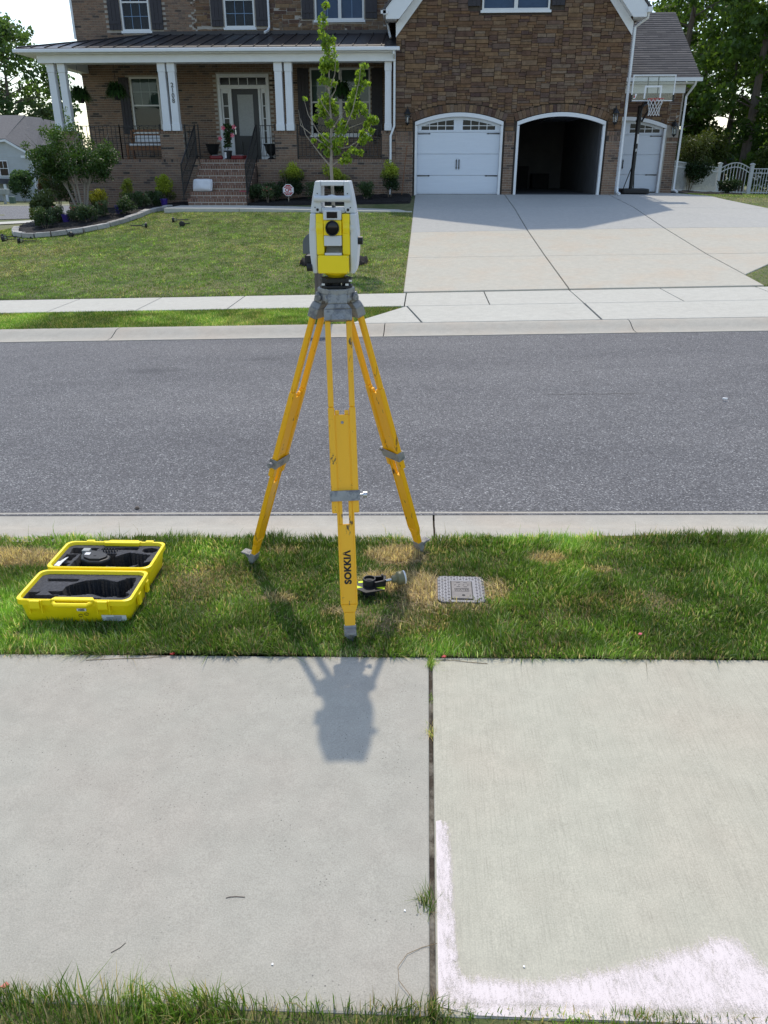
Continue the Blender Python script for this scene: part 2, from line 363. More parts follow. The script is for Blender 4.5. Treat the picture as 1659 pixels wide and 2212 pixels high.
M['foamtop'] = pmat('foam_top', (.065,.065,.070), .95, .35, 50, .004, 130)
M['paper'] = pmat('paper', (.72,.72,.71), .7, .05, 5)
M['lens'] = pmat('lens_glass', (.006,.004,.008), .12, .2, 5, spec=.35)
M['olive'] = pmat('olive_plastic', (.19,.18,.095), .42, .06, 8)
M['neon'] = pmat('neon_yellow', (.70,.88,.02), .6, .05, 5)
M['ink'] = pmat('black_ink', (.012,.012,.012), .6, .1, 5)
M['red'] = pmat('red_paint', (.42,.018,.022), .5, .08, 6)
M['signwhite'] = pmat('sign_white', (.78,.78,.78), .5, .02, 6)
M['rimred'] = pmat('rim_red', (.42,.05,.04), .45, .1, 8)
M['net'] = pmat('net_cord', (.70,.70,.69), .9, .05, 8)
M['acrylic'] = glassmat('acrylic', (.86,.88,.88), .02)
M['purple'] = pmat('purple_pot', (.035,.015,.17), .4, .1, 8)
M['metercast'] = pmat('meter_cast', (.19,.19,.205), .5, .15, 30, .001, 90, metal=.3)
M['meterlid'] = pmat('meter_lid_brown', (.20,.18,.165), .65, .2, 30, .001, 90)
M['fencewhite'] = pmat('fence_white', (.52,.53,.52), .5, .05, 4)
M['siding'] = pmat('blue_grey_siding', (.47,.49,.50), .7, .06, 3)
M['nroof'] = pmat('neighbour_roof', (.16,.15,.145), .95, .18, 6)
M['greybox'] = pmat('grey_paint', (.30,.31,.29), .5, .08, 6)
M['greenbox'] = pmat('green_paint', (.07,.12,.085), .5, .08, 6)
M['mailgrey'] = pmat('mailbox_grey', (.125,.135,.13), .45, .08, 6, metal=.2)
M['dry'] = pmat('dry_stem', (.22,.15,.08), .9, .2, 20)
M['flower'] = pmat('pink_flower', (.62,.11,.16), .7, .15, 20)
M['coral'] = pmat('coral_flower', (.55,.16,.13), .7, .15, 20)
M['leaf'] = leafmat('leaf', .5)
M['leafdark'] = leafmat('leaf_glossy', .25, .5, .3)
M['maple'] = leafmat('leaf_maple', .5, .45, .35, 1.1)
M['grass'] = leafmat('grass_blade', .48, .55, .25)
def chalkmat():
    m, nt, b = mnew('chalk')
    rot = N(nt,'ShaderNodeMapping'); rot.inputs['Rotation'].default_value = (0,0,R(28)); rot.inputs['Scale'].default_value = (120,32,40)
    g = N(nt,'ShaderNodeNewGeometry'); nt.links.new(g.outputs['Position'], rot.inputs[0])
    n = noise(nt, rot.outputs[0], 1.0, 6, .7); n2 = noise(nt, pos(nt,(11,11,11)), 1.0, 4); n3 = noise(nt, pos(nt,(400,400,400)), 1.0, 2)
    at = N(nt,'ShaderNodeAttribute',attribute_name='edge')
    def ma(x, k, c):
        q = N(nt,'ShaderNodeMath',operation='MULTIPLY_ADD'); nt.links.new(x, q.inputs[0]); q.inputs[1].default_value = k
        if isinstance(c,(int,float)): q.inputs[2].default_value = c
        else: nt.links.new(c, q.inputs[2])
        return q.outputs[0]
    tot = ma(n3, .80, ma(n2, .55, ma(n, .9, ma(at.outputs['Fac'], .55, -1.125+.02))))
    r = ramp(nt, [(.20,(.0,.0,.0)),(.40,(.55,.55,.55)),(.62,(.93,.93,.93))]); nt.links.new(tot, r.inputs[0])
    b.inputs['Base Color'].default_value = (.76,.67,.645,1); b.inputs['Roughness'].default_value = 1; b.inputs['Specular IOR Level'].default_value = 0
    tr = N(nt,'ShaderNodeBsdfTransparent'); ms = N(nt,'ShaderNodeMixShader')
    nt.links.new(r.outputs[0], ms.inputs[0]); nt.links.new(tr.outputs[0], ms.inputs[1]); nt.links.new(b.outputs[0], ms.inputs[2])
    nt.links.new(ms.outputs[0], nt.nodes['Material Output'].inputs[0]); return m
def tintmat(name, rough=.95):
    m, nt, b = mnew(name); at = N(nt, 'ShaderNodeAttribute', attribute_name='tint'); v = pos(nt)
    n = noise(nt, v, 120, 4, .7); r = ramp(nt, [(.3,(.55,.55,.55)),(.7,(1.3,1.3,1.3))]); nt.links.new(n, r.inputs[0])
    nt.links.new(mix(nt, at.outputs['Color'], r.outputs[0], 1.0, 'MULTIPLY'), b.inputs['Base Color'])
    b.inputs['Roughness'].default_value = rough; b.inputs['Specular IOR Level'].default_value = .1; bump(nt, b, n, 1.0, .006); return m
M['vergesoil'] = tintmat('verge_soil')
M['chalk'] = chalkmat()
# ================================================================== the setting: ground, street, pavements
def sheet(name, xs, ys, zf, m, parent=None, kind=None, cf=None):
    xs = np.asarray(xs, float); ys = np.asarray(ys, float); XX, YY = np.meshgrid(xs, ys)
    ZZ = zf(XX.ravel(), YY.ravel()); V = np.stack([XX.ravel(), YY.ravel(), ZZ], 1); nx = len(xs)
    j, i = np.meshgrid(np.arange(len(ys)-1), np.arange(nx-1), indexing='ij'); a = (j*nx+i).ravel()
    o = npmesh(name, V, np.stack([a, a+1, a+1+nx, a+nx], 1), m, parent, None if cf is None else cf(XX.ravel(), YY.ravel()))
    if kind: o['kind'] = kind
    return o
PAD = [(-.35,13.2),(5.35,13.2),(5.36,14.05),(6.25,15.1),(7.6,16.6),(8.7,18.6),(9.15,20.6),(8.95,22.4),(8.55,24.6),(8.30,26.6),(8.1,28.0),(8.05,28.05),(5.6,28.05),(5.6,25.55),(-.35,25.55)]
def inpoly(x, y, poly):
    x = np.asarray(x); y = np.asarray(y); r = np.zeros(x.shape, bool); n = len(poly)
    for k in range(n):
        (x0,y0),(x1,y1) = poly[k], poly[(k+1)%n]
        c = ((y0 > y) != (y1 > y)); 
        with np.errstate(divide='ignore', invalid='ignore'):
            r ^= c & (x < (x1-x0)*(y-y0)/(y1-y0+1e-12)+x0)
    return r
BED = [(-7.45,23.55),(-7.55,22.06),(-7.69,21.24),(-7.98,20.44),(-8.39,19.82),(-8.96,19.48),(-9.52,19.34),(-9.92,19.64),(-10.35,20.4),(-10.7,21.3),(-10.95,22.3),(-11.1,23.4),(-11.15,25.6),(-6.95,25.6),(-6.95,23.6)]
BED2 = [(-5.1,23.75),(-5.1,25.6),(-.4,25.6),(-.4,23.75)]
def terr(x, y):
    z = zlv(x, y); front = y < 13.15
    z = np.where(front, -.45 + G*np.clip(x,-30,30), z)
    ins = inpoly(x+.28, y, PAD) & inpoly(x-.28, y, PAD) & (y < 28) 
    z = np.where(ins, z-.12, z)
    b = inpoly(x, y, BED) | inpoly(x, y, BED2) | ((x+1.77)**2 + (y-15.85)**2 < .6**2)
    z = np.where(b, z-.05, z)
    z = np.where((x > -6.9) & (x < -.5) & (y > 22.2) & (y < 23.6), z-.06, z)
    return z
gx = np.unique(np.concatenate([np.linspace(-400,-40,25), np.arange(-40,-12,1.0), np.arange(-12,10.01,.25), np.arange(10,40,1.0), np.linspace(40,400,25), [-.36,-.30]]))
gy = np.unique(np.concatenate([np.linspace(-40,13,12), [13.14,13.2], np.arange(13.2,30,.25), np.arange(30,50,1.0), np.linspace(50,600,40)]))
sheet('ground', gx, gy, terr, M['thatch'], None, 'structure')

# --- street
def roadz(x, y):
    t = (y-4.5)/(10.05-4.5); return G*np.clip(x,-30,30) - .052 + .05*4*t*(1-t)*.6
road = sheet('road', np.unique(np.concatenate([np.linspace(-60,-12,13), np.arange(-12,12.1,1), np.linspace(12,60,13)])), np.linspace(4.46,10.06,15), roadz, M['asphalt'], None, 'structure')
for (x0, x1, y) in ((1.15,2.05,7.10),):                      # thin paving seams
    mb = MB(); k = 14
    pts = [(x0+(x1-x0)*i/k, y+.012*math.sin(i*2.1)) for i in range(k+1)]
    for (xa,ya),(xb,yb) in zip(pts, pts[1:]):
        za = float(roadz(np.array([xa]),np.array([ya]))[0])+.004; zb = float(roadz(np.array([xb]),np.array([yb]))[0])+.004
        mb.add([(xa,ya-.003,za),(xb,yb-.003,zb),(xb,yb+.003,zb),(xa,ya+.003,za)], [(0,1,2,3)])
    mb.build('seam', M['dirt'], road)

def kerb(name, prof, joints, m):
    """rolled kerb and gutter, cast in lengths"""
    base = MB(); ya = prof[0][0]; yb = prof[-1][0]
    base.box(joints[0], joints[-1], min(ya,yb)+.02, max(ya,yb)-.02, -.30, -.085, G)
    root = base.build(name, M['dirt'], None); tag(root, kind='structure')
    for a, b in zip(joints, joints[1:]):
        mb = MB(); a += .006; b -= .006; n = max(2, int((b-a)/.6)); q = []; f = []
        pr = prof + [(prof[-1][0], -.25), (prof[0][0], -.25)]; k = len(pr)
        for i in range(n+1):
            x = a + (b-a)*i/n; w = .004*math.sin(x*5.1)
            for j, (y, z) in enumerate(pr): q.append((x, y+(w if j < 2 else 0), z+G*max(-30,min(30,x))))
        for i in range(n):
            for j in range(k): f.append((i*k+j, i*k+(j+1)%k, (i+1)*k+(j+1)%k, (i+1)*k+j))
        f += [tuple(range(k)), tuple(range(n*k+k-1, n*k-1, -1))]
        mb.add(q, f); mb.build('kerb_section', m, root, smooth=True)
    return root
kerb('near_kerb', [(4.50,-.050),(4.44,-.058),(4.33,-.060),(4.24,-.035),(4.14,-.002),(4.05,.008),(3.96,.006)], [-30,-21.2,-15.2,-9.1,-6.0,-2.97,.085,3.13,6.2,9.2,15.3,30], M['kerb'])
kerb('far_kerb', [(10.02,-.044),(10.10,-.052),(10.22,-.050),(10.32,-.022),(10.42,.012),(10.50,.022),(10.58,.020)], [-30,-13.3,-7.2,-4.15,-.52,2.68,5.75,8.8,15,30], M['kerb'])

# --- near pavement
sw = MB().box(-30, 30, 1.30, 2.82, -.30, -.07, G).build('near_sidewalk', M['dirt']); tag(sw, kind='structure')
cuts = [-12.1,-9.05,-6.0,-2.96,.0585,3.08,6.1,9.1,12.2]
def slab(x0, x1, y0, y1, m, parent, zt=0.0, bev=.007, name='slab', gap=.008):
    n = 1; mb = MB().box(x0+gap, x1-gap, y0, y1, -.10+zt, zt, G)
    return mb.build(name, m, parent, bevel=bev)
for i, (a, b) in enumerate(zip(cuts, cuts[1:])):
    slab(a, b, 1.275, 2.838, M['conc_right'] if i == 4 else M['conc_left'], sw)
# dirt packed in the joint, lower than the slabs
sheet('joint_dirt', np.linspace(.044,.073,7), np.linspace(1.27,2.845,160), lambda x,y: G*x-.013+.010*(VN1(x*60,y,22)-.5)+.006*(VN2(x*9,y,60)-.5), M['jointsoil'], sw)
def chalk():
    up = [(.072,1.91),(.098,1.918),(.123,1.905),(.127,1.75),(.131,1.606),(.134,1.5),(.138,1.405),(.25,1.396),(.356,1.404),(.47,1.425),(.576,1.45),(.66,1.475),(.745,1.508),(.80,1.53),(.867,1.542),(.91,1.52),(.945,1.455),(1.01,1.38),(1.06,1.30)]
    bm = bmesh.new(); dn = [(1.06,1.279),(.9,1.279),(.7,1.279),(.5,1.279),(.3,1.279),(.17,1.28),(.072,1.30),(.072,1.5),(.072,1.7)]
    poly = up + dn
    vs_ = [bm.verts.new((x,y,G*x+.003)) for x,y in poly]; f = bm.faces.new(vs_)
    bmesh.ops.triangulate(bm, faces=[f]); 
    for _ in range(3): bmesh.ops.subdivide_edges(bm, edges=bm.edges[:], cuts=1, use_grid_fill=True)
    me = bpy.data.meshes.new('chalk_mark'); bm.to_mesh(me); bm.free()
    P = np.array([(x,y) for x,y in poly]); Q = np.roll(P, -1, 0)
    vals = []
    for v in me.vertices:
        p = np.array(v.co[:2]); d = Q-P; t = np.clip(((p-P)*d).sum(1)/((d*d).sum(1)+1e-9), 0, 1)
        dist = np.sqrt((((P+d*t[:,None])-p)**2).sum(1)).min(); e_ = min(1, dist/.045) if p[1] > 1.30 and not (p[0] < .09) else 1.0; e_ = max(e_, min(1, dist/.02)*.9) if p[0] < .14 else e_; vals.append(e_)
    at = me.attributes.new('edge','FLOAT','POINT'); at.data.foreach_set('value', vals)
    me.materials.append(M['chalk']); o = bpy.data.objects.new('chalk_mark', me); COL.objects.link(o); o.parent = sw
chalk()

# --- far pavement, driveway apron, driveway
fs = MB().box(-30, 30, 11.95, 13.15, -.30, -.06, G).build('far_sidewalk', M['dirt']); tag(fs, kind='structure')
fc = [-30,-13.2,-11.8,-10.3,-8.7,-7.22,-5.8,-4.40,-2.985,-1.6,-.30,.97,2.35,3.8,5.3,6.7,8.1,9.5,13,30]
for a, b in zip(fc, fc[1:]): slab(a, b, 11.90, 13.18, M['conc'], fs, .03, .006)
drive = MB()
drive.box(-.2, 5.2, 13.3, 25.4, -.5, -.3); dr = drive.build('driveway', M['jointgrey']); tag(dr, kind='structure')
for poly in ([(-1.0,10.6),(-.04,10.6),(-.27,11.885)], [(-.02,10.6),(2.34,10.6),(2.34,11.885),(-.25,11.885)], [(2.36,10.6),(5.4,10.6),(5.4,11.885),(2.36,11.885)], [(5.42,10.6),(8.2,10.6),(6.8,11.885),(5.42,11.885)]):
    mb = MB(); n = len(poly); cx = sum(p[0] for p in poly)/n; cy = sum(p[1] for p in poly)/n
    pl = [(cx+(x-cx)*.996, cy+(y-cy)*.994) for x,y in poly]; zz = lambda x,y: G*x + .022 + (y-10.6)/1.3*.008
    mb.add([(x,y,zz(x,y)) for x,y in pl]+[(x,y,zz(x,y)-.1) for x,y in pl], [tuple(range(n)), tuple(range(2*n-1,n-1,-1))]+[(i,n+i,n+(i+1)%n,(i+1)%n) for i in range(n)])
    mb.build('slab', M['conc'], dr, bevel=.006)
def drslab(poly, m):
    """a cast driveway slab draped on the slope"""
    bm = bmesh.new(); f = bm.faces.new([bm.verts.new((x,y,0)) for x,y in poly])
    for k in range(1, 4):
        pass
    r = bmesh.ops.extrude_face_region(bm, geom=[f]); low = [e for e in r['geom'] if isinstance(e, bmesh.types.BMVert)]
    lows = set(v.index for v in low); bm.verts.index_update()
    lowset = set(low)
    for v in bm.verts: v.co.z = zl(v.co.x, v.co.y) + .022 - (.12 if v in lowset else 0)
    bmesh.ops.recalc_face_normals(bm, faces=bm.faces)
    me = bpy.data.meshes.new('slab'); bm.to_mesh(me); bm.free(); me.materials.append(m)
    o = bpy.data.objects.new('slab', me); COL.objects.link(o); o.parent = dr
    b = o.modifiers.new('bevel','BEVEL'); b.width = .012; b.segments = 2; b.limit_method = 'ANGLE'; b.angle_limit = R(40)
rows = [13.2, 16.15, 19.25, 22.35, 25.5]
g_ = .006
for j, (ya, yb) in enumerate(zip(rows, rows[1:])):
    m = M['conc_tan'] if j < 2 else M['conc_grey']
    for xa, xb in ((-.35,2.35),(2.35,5.45)):
        ga = .0 if j == 0 else g_
        drslab([(xa+g_,ya+ga),(xb-g_-.008,ya+ga),(xb-g_-.008,yb-g_),(xa+g_,yb-g_)], m)
drslab([(5.46,14.1),(6.25,15.1),(7.15,16.14),(5.46,16.14)], M['conc_tan'])
drslab([(5.46,16.16),(7.2,16.16),(7.9,17.0),(8.7,18.6),(8.9,19.24),(5.46,19.24)], M['conc_tan'])
drslab([(5.46,19.26),(8.92,19.26),(9.15,20.6),(8.98,22.34),(5.46,22.34)], M['conc_grey'])
drslab([(5.46,22.36),(8.97,22.36),(8.55,24.6),(8.45,25.5),(5.46,25.5)], M['conc_grey'])
drslab([(5.62,25.52),(8.44,25.52),(8.30,26.6),(8.1,28.04),(5.62,28.04)], M['conc_grey'])
# --- garden walk from the steps to the driveway
wk = MB().box(-6.8, -.6, 22.3, 23.5, .55, .70).build('garden_walk', M['dirt']); tag(wk, kind='structure')
for a, b in ((-7.05,-5.0),(-5.0,-2.9),(-2.9,-.37)):
    mb = MB(); zf = lambda x: .885 if x < -5 else .885 - (x+5)*.015
    q = []
    for dz in (0,-.12):
        for x,y in ((a+.008,22.12),(b-.008,22.12),(b-.008,23.66),(a+.008,23.66)): q.append((x,y,zf(x)+dz))
    mb.add(q, [(0,1,2,3),(7,6,5,4),(0,4,5,1),(1,5,6,2),(2,6,7,3),(3,7,4,0)]); mb.build('slab', M['conc'], wk, bevel=.01)
# --- far side street at the left, its pavement and kerb grass
def strip(name, low, up, m, dz, thick=.0):
    n = 24; V = []; 
    for i in range(n+1):
        t = i/n
        for (a, b) in (low, up):
            x = a[0]+(b[0]-a[0])*t; y = a[1]+(b[1]-a[1])*t; V.append((x, y, zl(x,y)+dz))
    F = [(2*i,2*i+2,2*i+3,2*i+1) for i in range(n)]
    o = npmesh(name, V, F, m); return tag(o, kind='structure')
strip('side_sidewalk', ((-24,28.0),(-16.2,39.0)), ((-24,30.2),(-18.2,40.2)), M['conc'], .035)
strip('side_street', ((-32,33.0),(-17.5,42.5)), ((-48,58.0),(-20,66.5)), M['asphalt'], .03)
strip('side_kerb', ((-48,58.0),(-20,66.5)), ((-48,59.2),(-20,67.8)), M['kerb'], .07)
# --- mulch beds
def heap(name, poly, lift, m, cell=.12, kind='structure', rough=.03):
    xs = np.arange(min(p[0] for p in poly)-.1, max(p[0] for p in poly)+.1, cell); ys = np.arange(min(p[1] for p in poly)-.1, max(p[1] for p in poly)+.1, cell)
    XX, YY = np.meshgrid(xs, ys); ins = inpoly(XX, YY, poly)
    ZZ = zlv(XX.ravel(), YY.ravel()).reshape(XX.shape) + np.where(ins, lift + rough*(VN1(XX,YY,4)-.5)*2 + rough*(RNG.random(XX.shape)-.5), -.12)
    V = np.stack([XX.ravel(), YY.ravel(), ZZ.ravel()], 1); nx = len(xs); F = []
    for j in range(len(ys)-1):
        for i in range(nx-1):
            if ins[j,i] or ins[j,i+1] or ins[j+1,i] or ins[j+1,i+1]: a = j*nx+i; F.append((a,a+1,a+1+nx,a+nx))
    o = npmesh(name, V, F, m); return tag(o, kind=kind)
heap('mulch_bed', BED, .10, M['mulch'])
heap('mulch_bed', BED2, .06, M['mulch'])
heap('mulch_ring', [(-1.77+.68*math.cos(a*.4189), 15.85+.60*math.sin(a*.4189)) for a in range(15)], .06, M['mulch'], .06, rough=.05)
# --- verges: soil under the grass
def vz(x, y): return G*x - .012 + .02*VN1(x,y,1.1) + .012*VN2(x,y,5)
SP = [(-.10,3.50,.26,.13,.95),(-.12,3.80,.20,.13,.95),(.03,3.42,.14,.20,.9),(.38,3.42,.10,.14,.6),(.68,3.74,.13,.09,1.0),(.95,3.62,.12,.05,.6),(-2.30,3.76,.50,.13,1.0),(-.70,3.33,.13,.07,.6),(-.35,3.2,.15,.06,.5),(-.05,3.1,.25,.12,.4),(.1,3.25,.3,.1,.45),(-1.05,3.5,.3,.2,.25),(1.0,3.3,.35,.12,.3),(-.75,3.85,.15,.06,.5),(.75,3.2,.2,.1,.25)]
def spotsum(X, Y, spots):
    d = np.zeros(len(X))
    for x,y,rx,ry,k in spots:
        rx *= .78; ry *= .78; k *= .92; w = .25*(VN2(X,Y,9)-.5)+.25*(VN1(X,Y,21)-.5)
        q = ((X-x)/rx)**2+((Y-y)/ry)**2+w*2; d = np.maximum(d, k*np.clip(1.45-q*.9, 0, 1))
    return d
def vcol(X, Y):
    d = np.clip(spotsum(X,Y,SP)*1.1+.12,0,1)[:,None]; return np.array([.085,.095,.035])*(1-d) + np.array([.40,.305,.18])*d
sheet('near_verge', np.arange(-7,7.01,.04), np.arange(2.84,4.03,.035), vz, M['vergesoil'], None, 'structure', vcol)
def vz0(x, y): return G*x - .006 + .004*VN1(x,y,1.3)
sheet('camera_side_lawn', np.arange(-8,8.1,.25), np.linspace(-8,1.29,94), vz0, M['thatch'], None, 'structure')
def vz2(x, y): return G*np.clip(x,-30,30) - .0 + .02*VN1(x,y,.8)
sheet('far_verge', np.concatenate([np.arange(-30,-1.05,.4)]), np.linspace(10.56,11.91,9), lambda x,y: vz2(x,y), M['thatch'], None, 'structure')
npmesh('far_verge', [(-1.4,10.56,-.02),(-1.02,10.57,-.012),(-.32,11.9,.0),(-1.4,11.9,-.02)], [(0,1,2,3)], M['thatch'])['kind'] = 'structure'

# ================================================================== grass (nobody could count it)
def blades(name, X, Y, Z, H, W, lean, col, segs=2, m=None, swirl=3.5):
    n = len(X); az = RNG.random(n)*2*np.pi; la = RNG.normal(0,1.1,n) + 12*VN3(X,Y,swirl); ln = lean*np.abs(RNG.normal(size=n))
    dx = np.cos(az)*W/2; dy = np.sin(az)*W/2; lx = np.cos(la)*ln*H; ly = np.sin(la)*ln*H
    hz = H*np.sqrt(np.clip(1-ln**2*.6, .12, 1))
    B = np.stack([X,Y,Z],1)
    if segs == 1:
        V = np.stack([B+np.stack([-dx,-dy,0*dx],1), B+np.stack([dx,dy,0*dx],1), B+np.stack([lx,ly,hz],1)],1).reshape(-1,3)
        F = np.arange(3*n).reshape(n,3); k = 3
        o = npmesh(name, V, F, m or M['grass'], None, np.repeat(col, 3, 0))
    else:
        mid = np.stack([lx*.32,ly*.32,hz*.58],1)
        V = np.stack([B+np.stack([-dx,-dy,0*dx],1), B+np.stack([dx,dy,0*dx],1), B+mid+np.stack([dx*.8,dy*.8,0*dx],1), B+mid-np.stack([dx*.8,dy*.8,0*dx],1), B+np.stack([lx,ly,hz],1)],1).reshape(-1,3)
        a = np.arange(n)*5
        F = np.concatenate([np.stack([a,a+1,a+2],1), np.stack([a,a+2,a+3],1), np.stack([a+3,a+2,a+4],1)])
        o = npmesh(name, V, F, m or M['grass'], None, np.repeat(col, 5, 0))
    return tag(o, kind='stuff')
def gcol(X, Y, dry, n):
    """blade colour: green to straw"""
    g1 = np.array([.080,.160,.024]); g2 = np.array([.205,.315,.060]); st = np.array([.56,.43,.24])
    t = np.clip(VN2(X,Y,2.2)*.7 + RNG.random(n)*.5 - .1, 0, 1)[:,None]
    c = g1*(1-t)+g2*t; pl = (RNG.random(n) < .13)[:,None]; c = np.where(pl, np.array([.42,.46,.24]), c); d = np.clip(dry,0,1)[:,None]
    isdry = (RNG.random(n)[:,None] < d); s = st*(.38+.92*RNG.random(n)[:,None])
    return np.where(isdry, s, c)*(.60+.80*VN1(X,Y,7.5)*VN3(X,Y,2.5)*2)[:,None]
# near verge
n = 200000; X = RNG.uniform(-3.0,2.5,n); Y = RNG.uniform(2.832,4.01,n)
dry = spotsum(X,Y,SP) + .10 + .35*np.clip(VN3(X,Y,1.7)-.55,0,1)*2
bare = np.clip(spotsum(X,Y,SP)-.5,0,1)*1.6
cul = VN1(X,Y,7)
keep = RNG.random(n) > bare*.12 + .35*(cul<.35)
keep &= ~((X > .085) & (X < .335) & (Y > 3.30) & (Y < 3.56) & (RNG.random(n) < np.where((Y < 3.34)|(X > .315), .55, 1.0)))
keep &= ~((X > -1.86) & (X < -1.36) & (Y > 3.09) & (Y < 3.67))
X, Y, dry, cul = X[keep], Y[keep], dry[keep], cul[keep]; n = len(X)
H = (.019+.026*RNG.random(n))*(.6+.8*VN2(X,Y,2.6)+.4*cul)*(1-.5*np.clip(dry,0,1)); edge = (Y > 3.9); H = np.where(edge & (VN1(X,Y,5) > .55), H*1.35, H)
blades('near_verge_grass', X, Y, vz(X,Y)-.004, H, .0030+.0036*RNG.random(n), .8+.8*np.clip(dry-.4,0,1), gcol(X,Y,dry,n))
# matted straw in the bare patches and clippings along the slab edge
n = 160000; X = RNG.uniform(-3.0,1.3,n); Y = RNG.uniform(2.95,4.0,n); k = RNG.random(n) < np.clip(spotsum(X,Y,SP)-.3,0,1)*.9
k &= ~((X > .085) & (X < .335) & (Y > 3.30) & (Y < 3.56)) & ~((X > -1.90) & (X < -1.33) & (Y > 3.05) & (Y < 3.71)); X, Y = X[k], Y[k]; n = len(X)
sc_ = np.array([.80,.62,.38])*(.35+.85*RNG.random(n))[:,None]*np.where(RNG.random(n) < .12, .45, 1)[:,None]
blades('straw', X, Y, vz(X,Y)+.001, .022+.030*RNG.random(n), .0026+.0024*RNG.random(n), 1.25, sc_)
n = 700; X = RNG.uniform(-2.4,2.1,n); Y = 2.845-np.abs(RNG.normal(0,.016,n)); k = VN1(X,Y,3) > .42; X, Y = X[k], Y[k]; n = len(X)
blades('clippings', X, Y, G*X+.002, .02+.035*RNG.random(n), np.full(n,.0022), 1.5, np.array([.36,.29,.17])*(.25+.9*RNG.random(n))[:,None])
# tall seed stalks along the kerb
n = 150; X = RNG.uniform(-2.9,2.6,n); Y = RNG.uniform(3.90,4.02,n)
blades('seed_stalks', X, Y, vz(X,Y), .07+.055*RNG.random(n), np.full(n,.0022), .35, gcol(X,Y,np.full(n,.35),n))
# grass at the photographer's feet
n = 60000; X = RNG.uniform(-1.35,1.25,n); Y = RNG.uniform(.75,1.30,n)
dens = np.clip(.35+2.6*(VN1(X,Y,3.6)-.42),0,1); dens = np.where(X > .1, dens*.45, np.maximum(dens,.30))
k = RNG.random(n) < dens; X, Y = X[k], Y[k]; n = len(X)
tall = np.clip(1.1*VN2(X,Y,2.7)+.25,0,1.2)*np.where(X < -.62, 1.25, np.where(X < -.38, 1.1, .7))*np.where(X > .1,.5,1)
blades('camera_side_grass', X, Y, vz0(X,Y), (.045+.06*RNG.random(n))*tall, .0022+.0018*RNG.random(n), .55, gcol(X,Y,.18+.3*np.clip(VN3(X,Y,2)-.5,0,1),n))
n = 42; X = RNG.uniform(-1.2,1.1,n); Y = RNG.uniform(1.14,1.28,n)
blades('seed_stalks', X, Y, vz0(X,Y), .08+.06*RNG.random(n), np.full(n,.0016), .4, gcol(X,Y,np.full(n,.5),n))
# far verge
n = 90000; X = RNG.uniform(-8,-.35,n); Y = RNG.uniform(10.57,11.91,n); k = X < -1.02+(Y-10.57)*.53; X, Y = X[k], Y[k]; n = len(X)
dry = .14+.5*np.clip(VN3(X,Y,1.2)-.5,0,1)
blades('far_verge_grass', X, Y, vz2(X,Y)-.004, .024+.026*RNG.random(n), .006+.004*RNG.random(n), .7, gcol(X*.6,Y*.6,dry,n)*np.array([1.0,1.05,.9]), 1)
# front lawn
n = 330000; X = RNG.uniform(-13,-.36,n); Y = RNG.uniform(13.19,23.6,n)
n2_ = 70000; X = np.concatenate([X, RNG.uniform(5.4,15,n2_)]); Y = np.concatenate([Y, RNG.uniform(13.19,31,n2_)])
k = (~inpoly(X,Y,PAD)) & (~inpoly(X,Y,BED)) & (~inpoly(X,Y,BED2)) & ~((X > -7.06) & (X < -.36) & (Y > 22.1) & (Y < 23.7)) & (((X+1.77)/.66)**2+((Y-15.85)/.58)**2 > 1)
k &= ~((X > -6.95) & (Y > 23.6) & (X < 0)) & ~((X > 5.3) & (X < 8.2) & (Y > 25))
X, Y = X[k], Y[k]; n = len(X)
dry = np.clip(.13 + .9*(VN3(X,Y,.45)*.6+VN1(X*.5,Y,1.6)*.4-.42), .04, .55)
dry = np.where(Y < 14.4, dry*.45, dry)
blades('front_lawn_grass', X, Y, zlv(X,Y)-.004, .022+.030*RNG.random(n)*VN2(X,Y,3.0), .008+.007*RNG.random(n), .75, gcol(X*3,Y*3,dry,n)*np.array([.93,.98,.82])*(.8+.4*VN1(X,Y,5))[:,None], 1)
# ================================================================== the brick and stone house
YG, YM, Y3 = 25.5, 28.2, 28.0
house = thing('brick_house', 'two-storey brown brick and ledge-stone house with white-columned porch and arched garage doors', 'house', (2.3, 30, 1.1))
def unitbox(name, seed, rough):
    """one stone or brick, unit size, front at y=0 towards -y, open at the back"""
    r = random.Random(seed); j = lambda a: (r.random()-.5)*a
    q = [(-.5,1,-.5),(.5,1,-.5),(.5,1,.5),(-.5,1,.5)]
    c = .015 if rough else .0
    q += [(-.5+c+j(rough*.3),j(rough),-.5+c*2+j(rough*.5)),(.5-c+j(rough*.3),j(rough),-.5+c*2+j(rough*.5)),(.5-c+j(rough*.3),j(rough),.5-c*2+j(rough*.5)),(-.5+c+j(rough*.3),j(rough),.5-c*2+j(rough*.5))]
    f = [(4,5,6,7),(0,1,5,4),(1,2,6,5),(2,3,7,6),(3,0,4,7)]
    return q, f
def piece_mesh(name, seed, rough, m):
    q, f = unitbox(name, seed, rough); me = bpy.data.meshes.new(name); me.from_pydata(q, [], f); me.update(); me.materials.append(m); return me
STONE_M = [piece_mesh('stone', i, .12, M['stone']) for i in range(10)]
BRICK_M = [piece_mesh('brick', 50+i, .0, M['brick']) for i in range(1)]
SBRICK_M = [piece_mesh('brick', 70+i, .0, M['stepbrick']) for i in range(1)]
def place_piece(me, x0, x1, z0, z1, y, d, parent):
    o = bpy.data.objects.new(me.name.split('.')[0], me); COL.objects.link(o); o.parent = parent
    rl = rootloc(parent); o.location = ((x0+x1)/2-rl[0], y-rl[1], (z0+z1)/2-rl[2]); o.scale = (x1-x0, d, z1-z0); return o
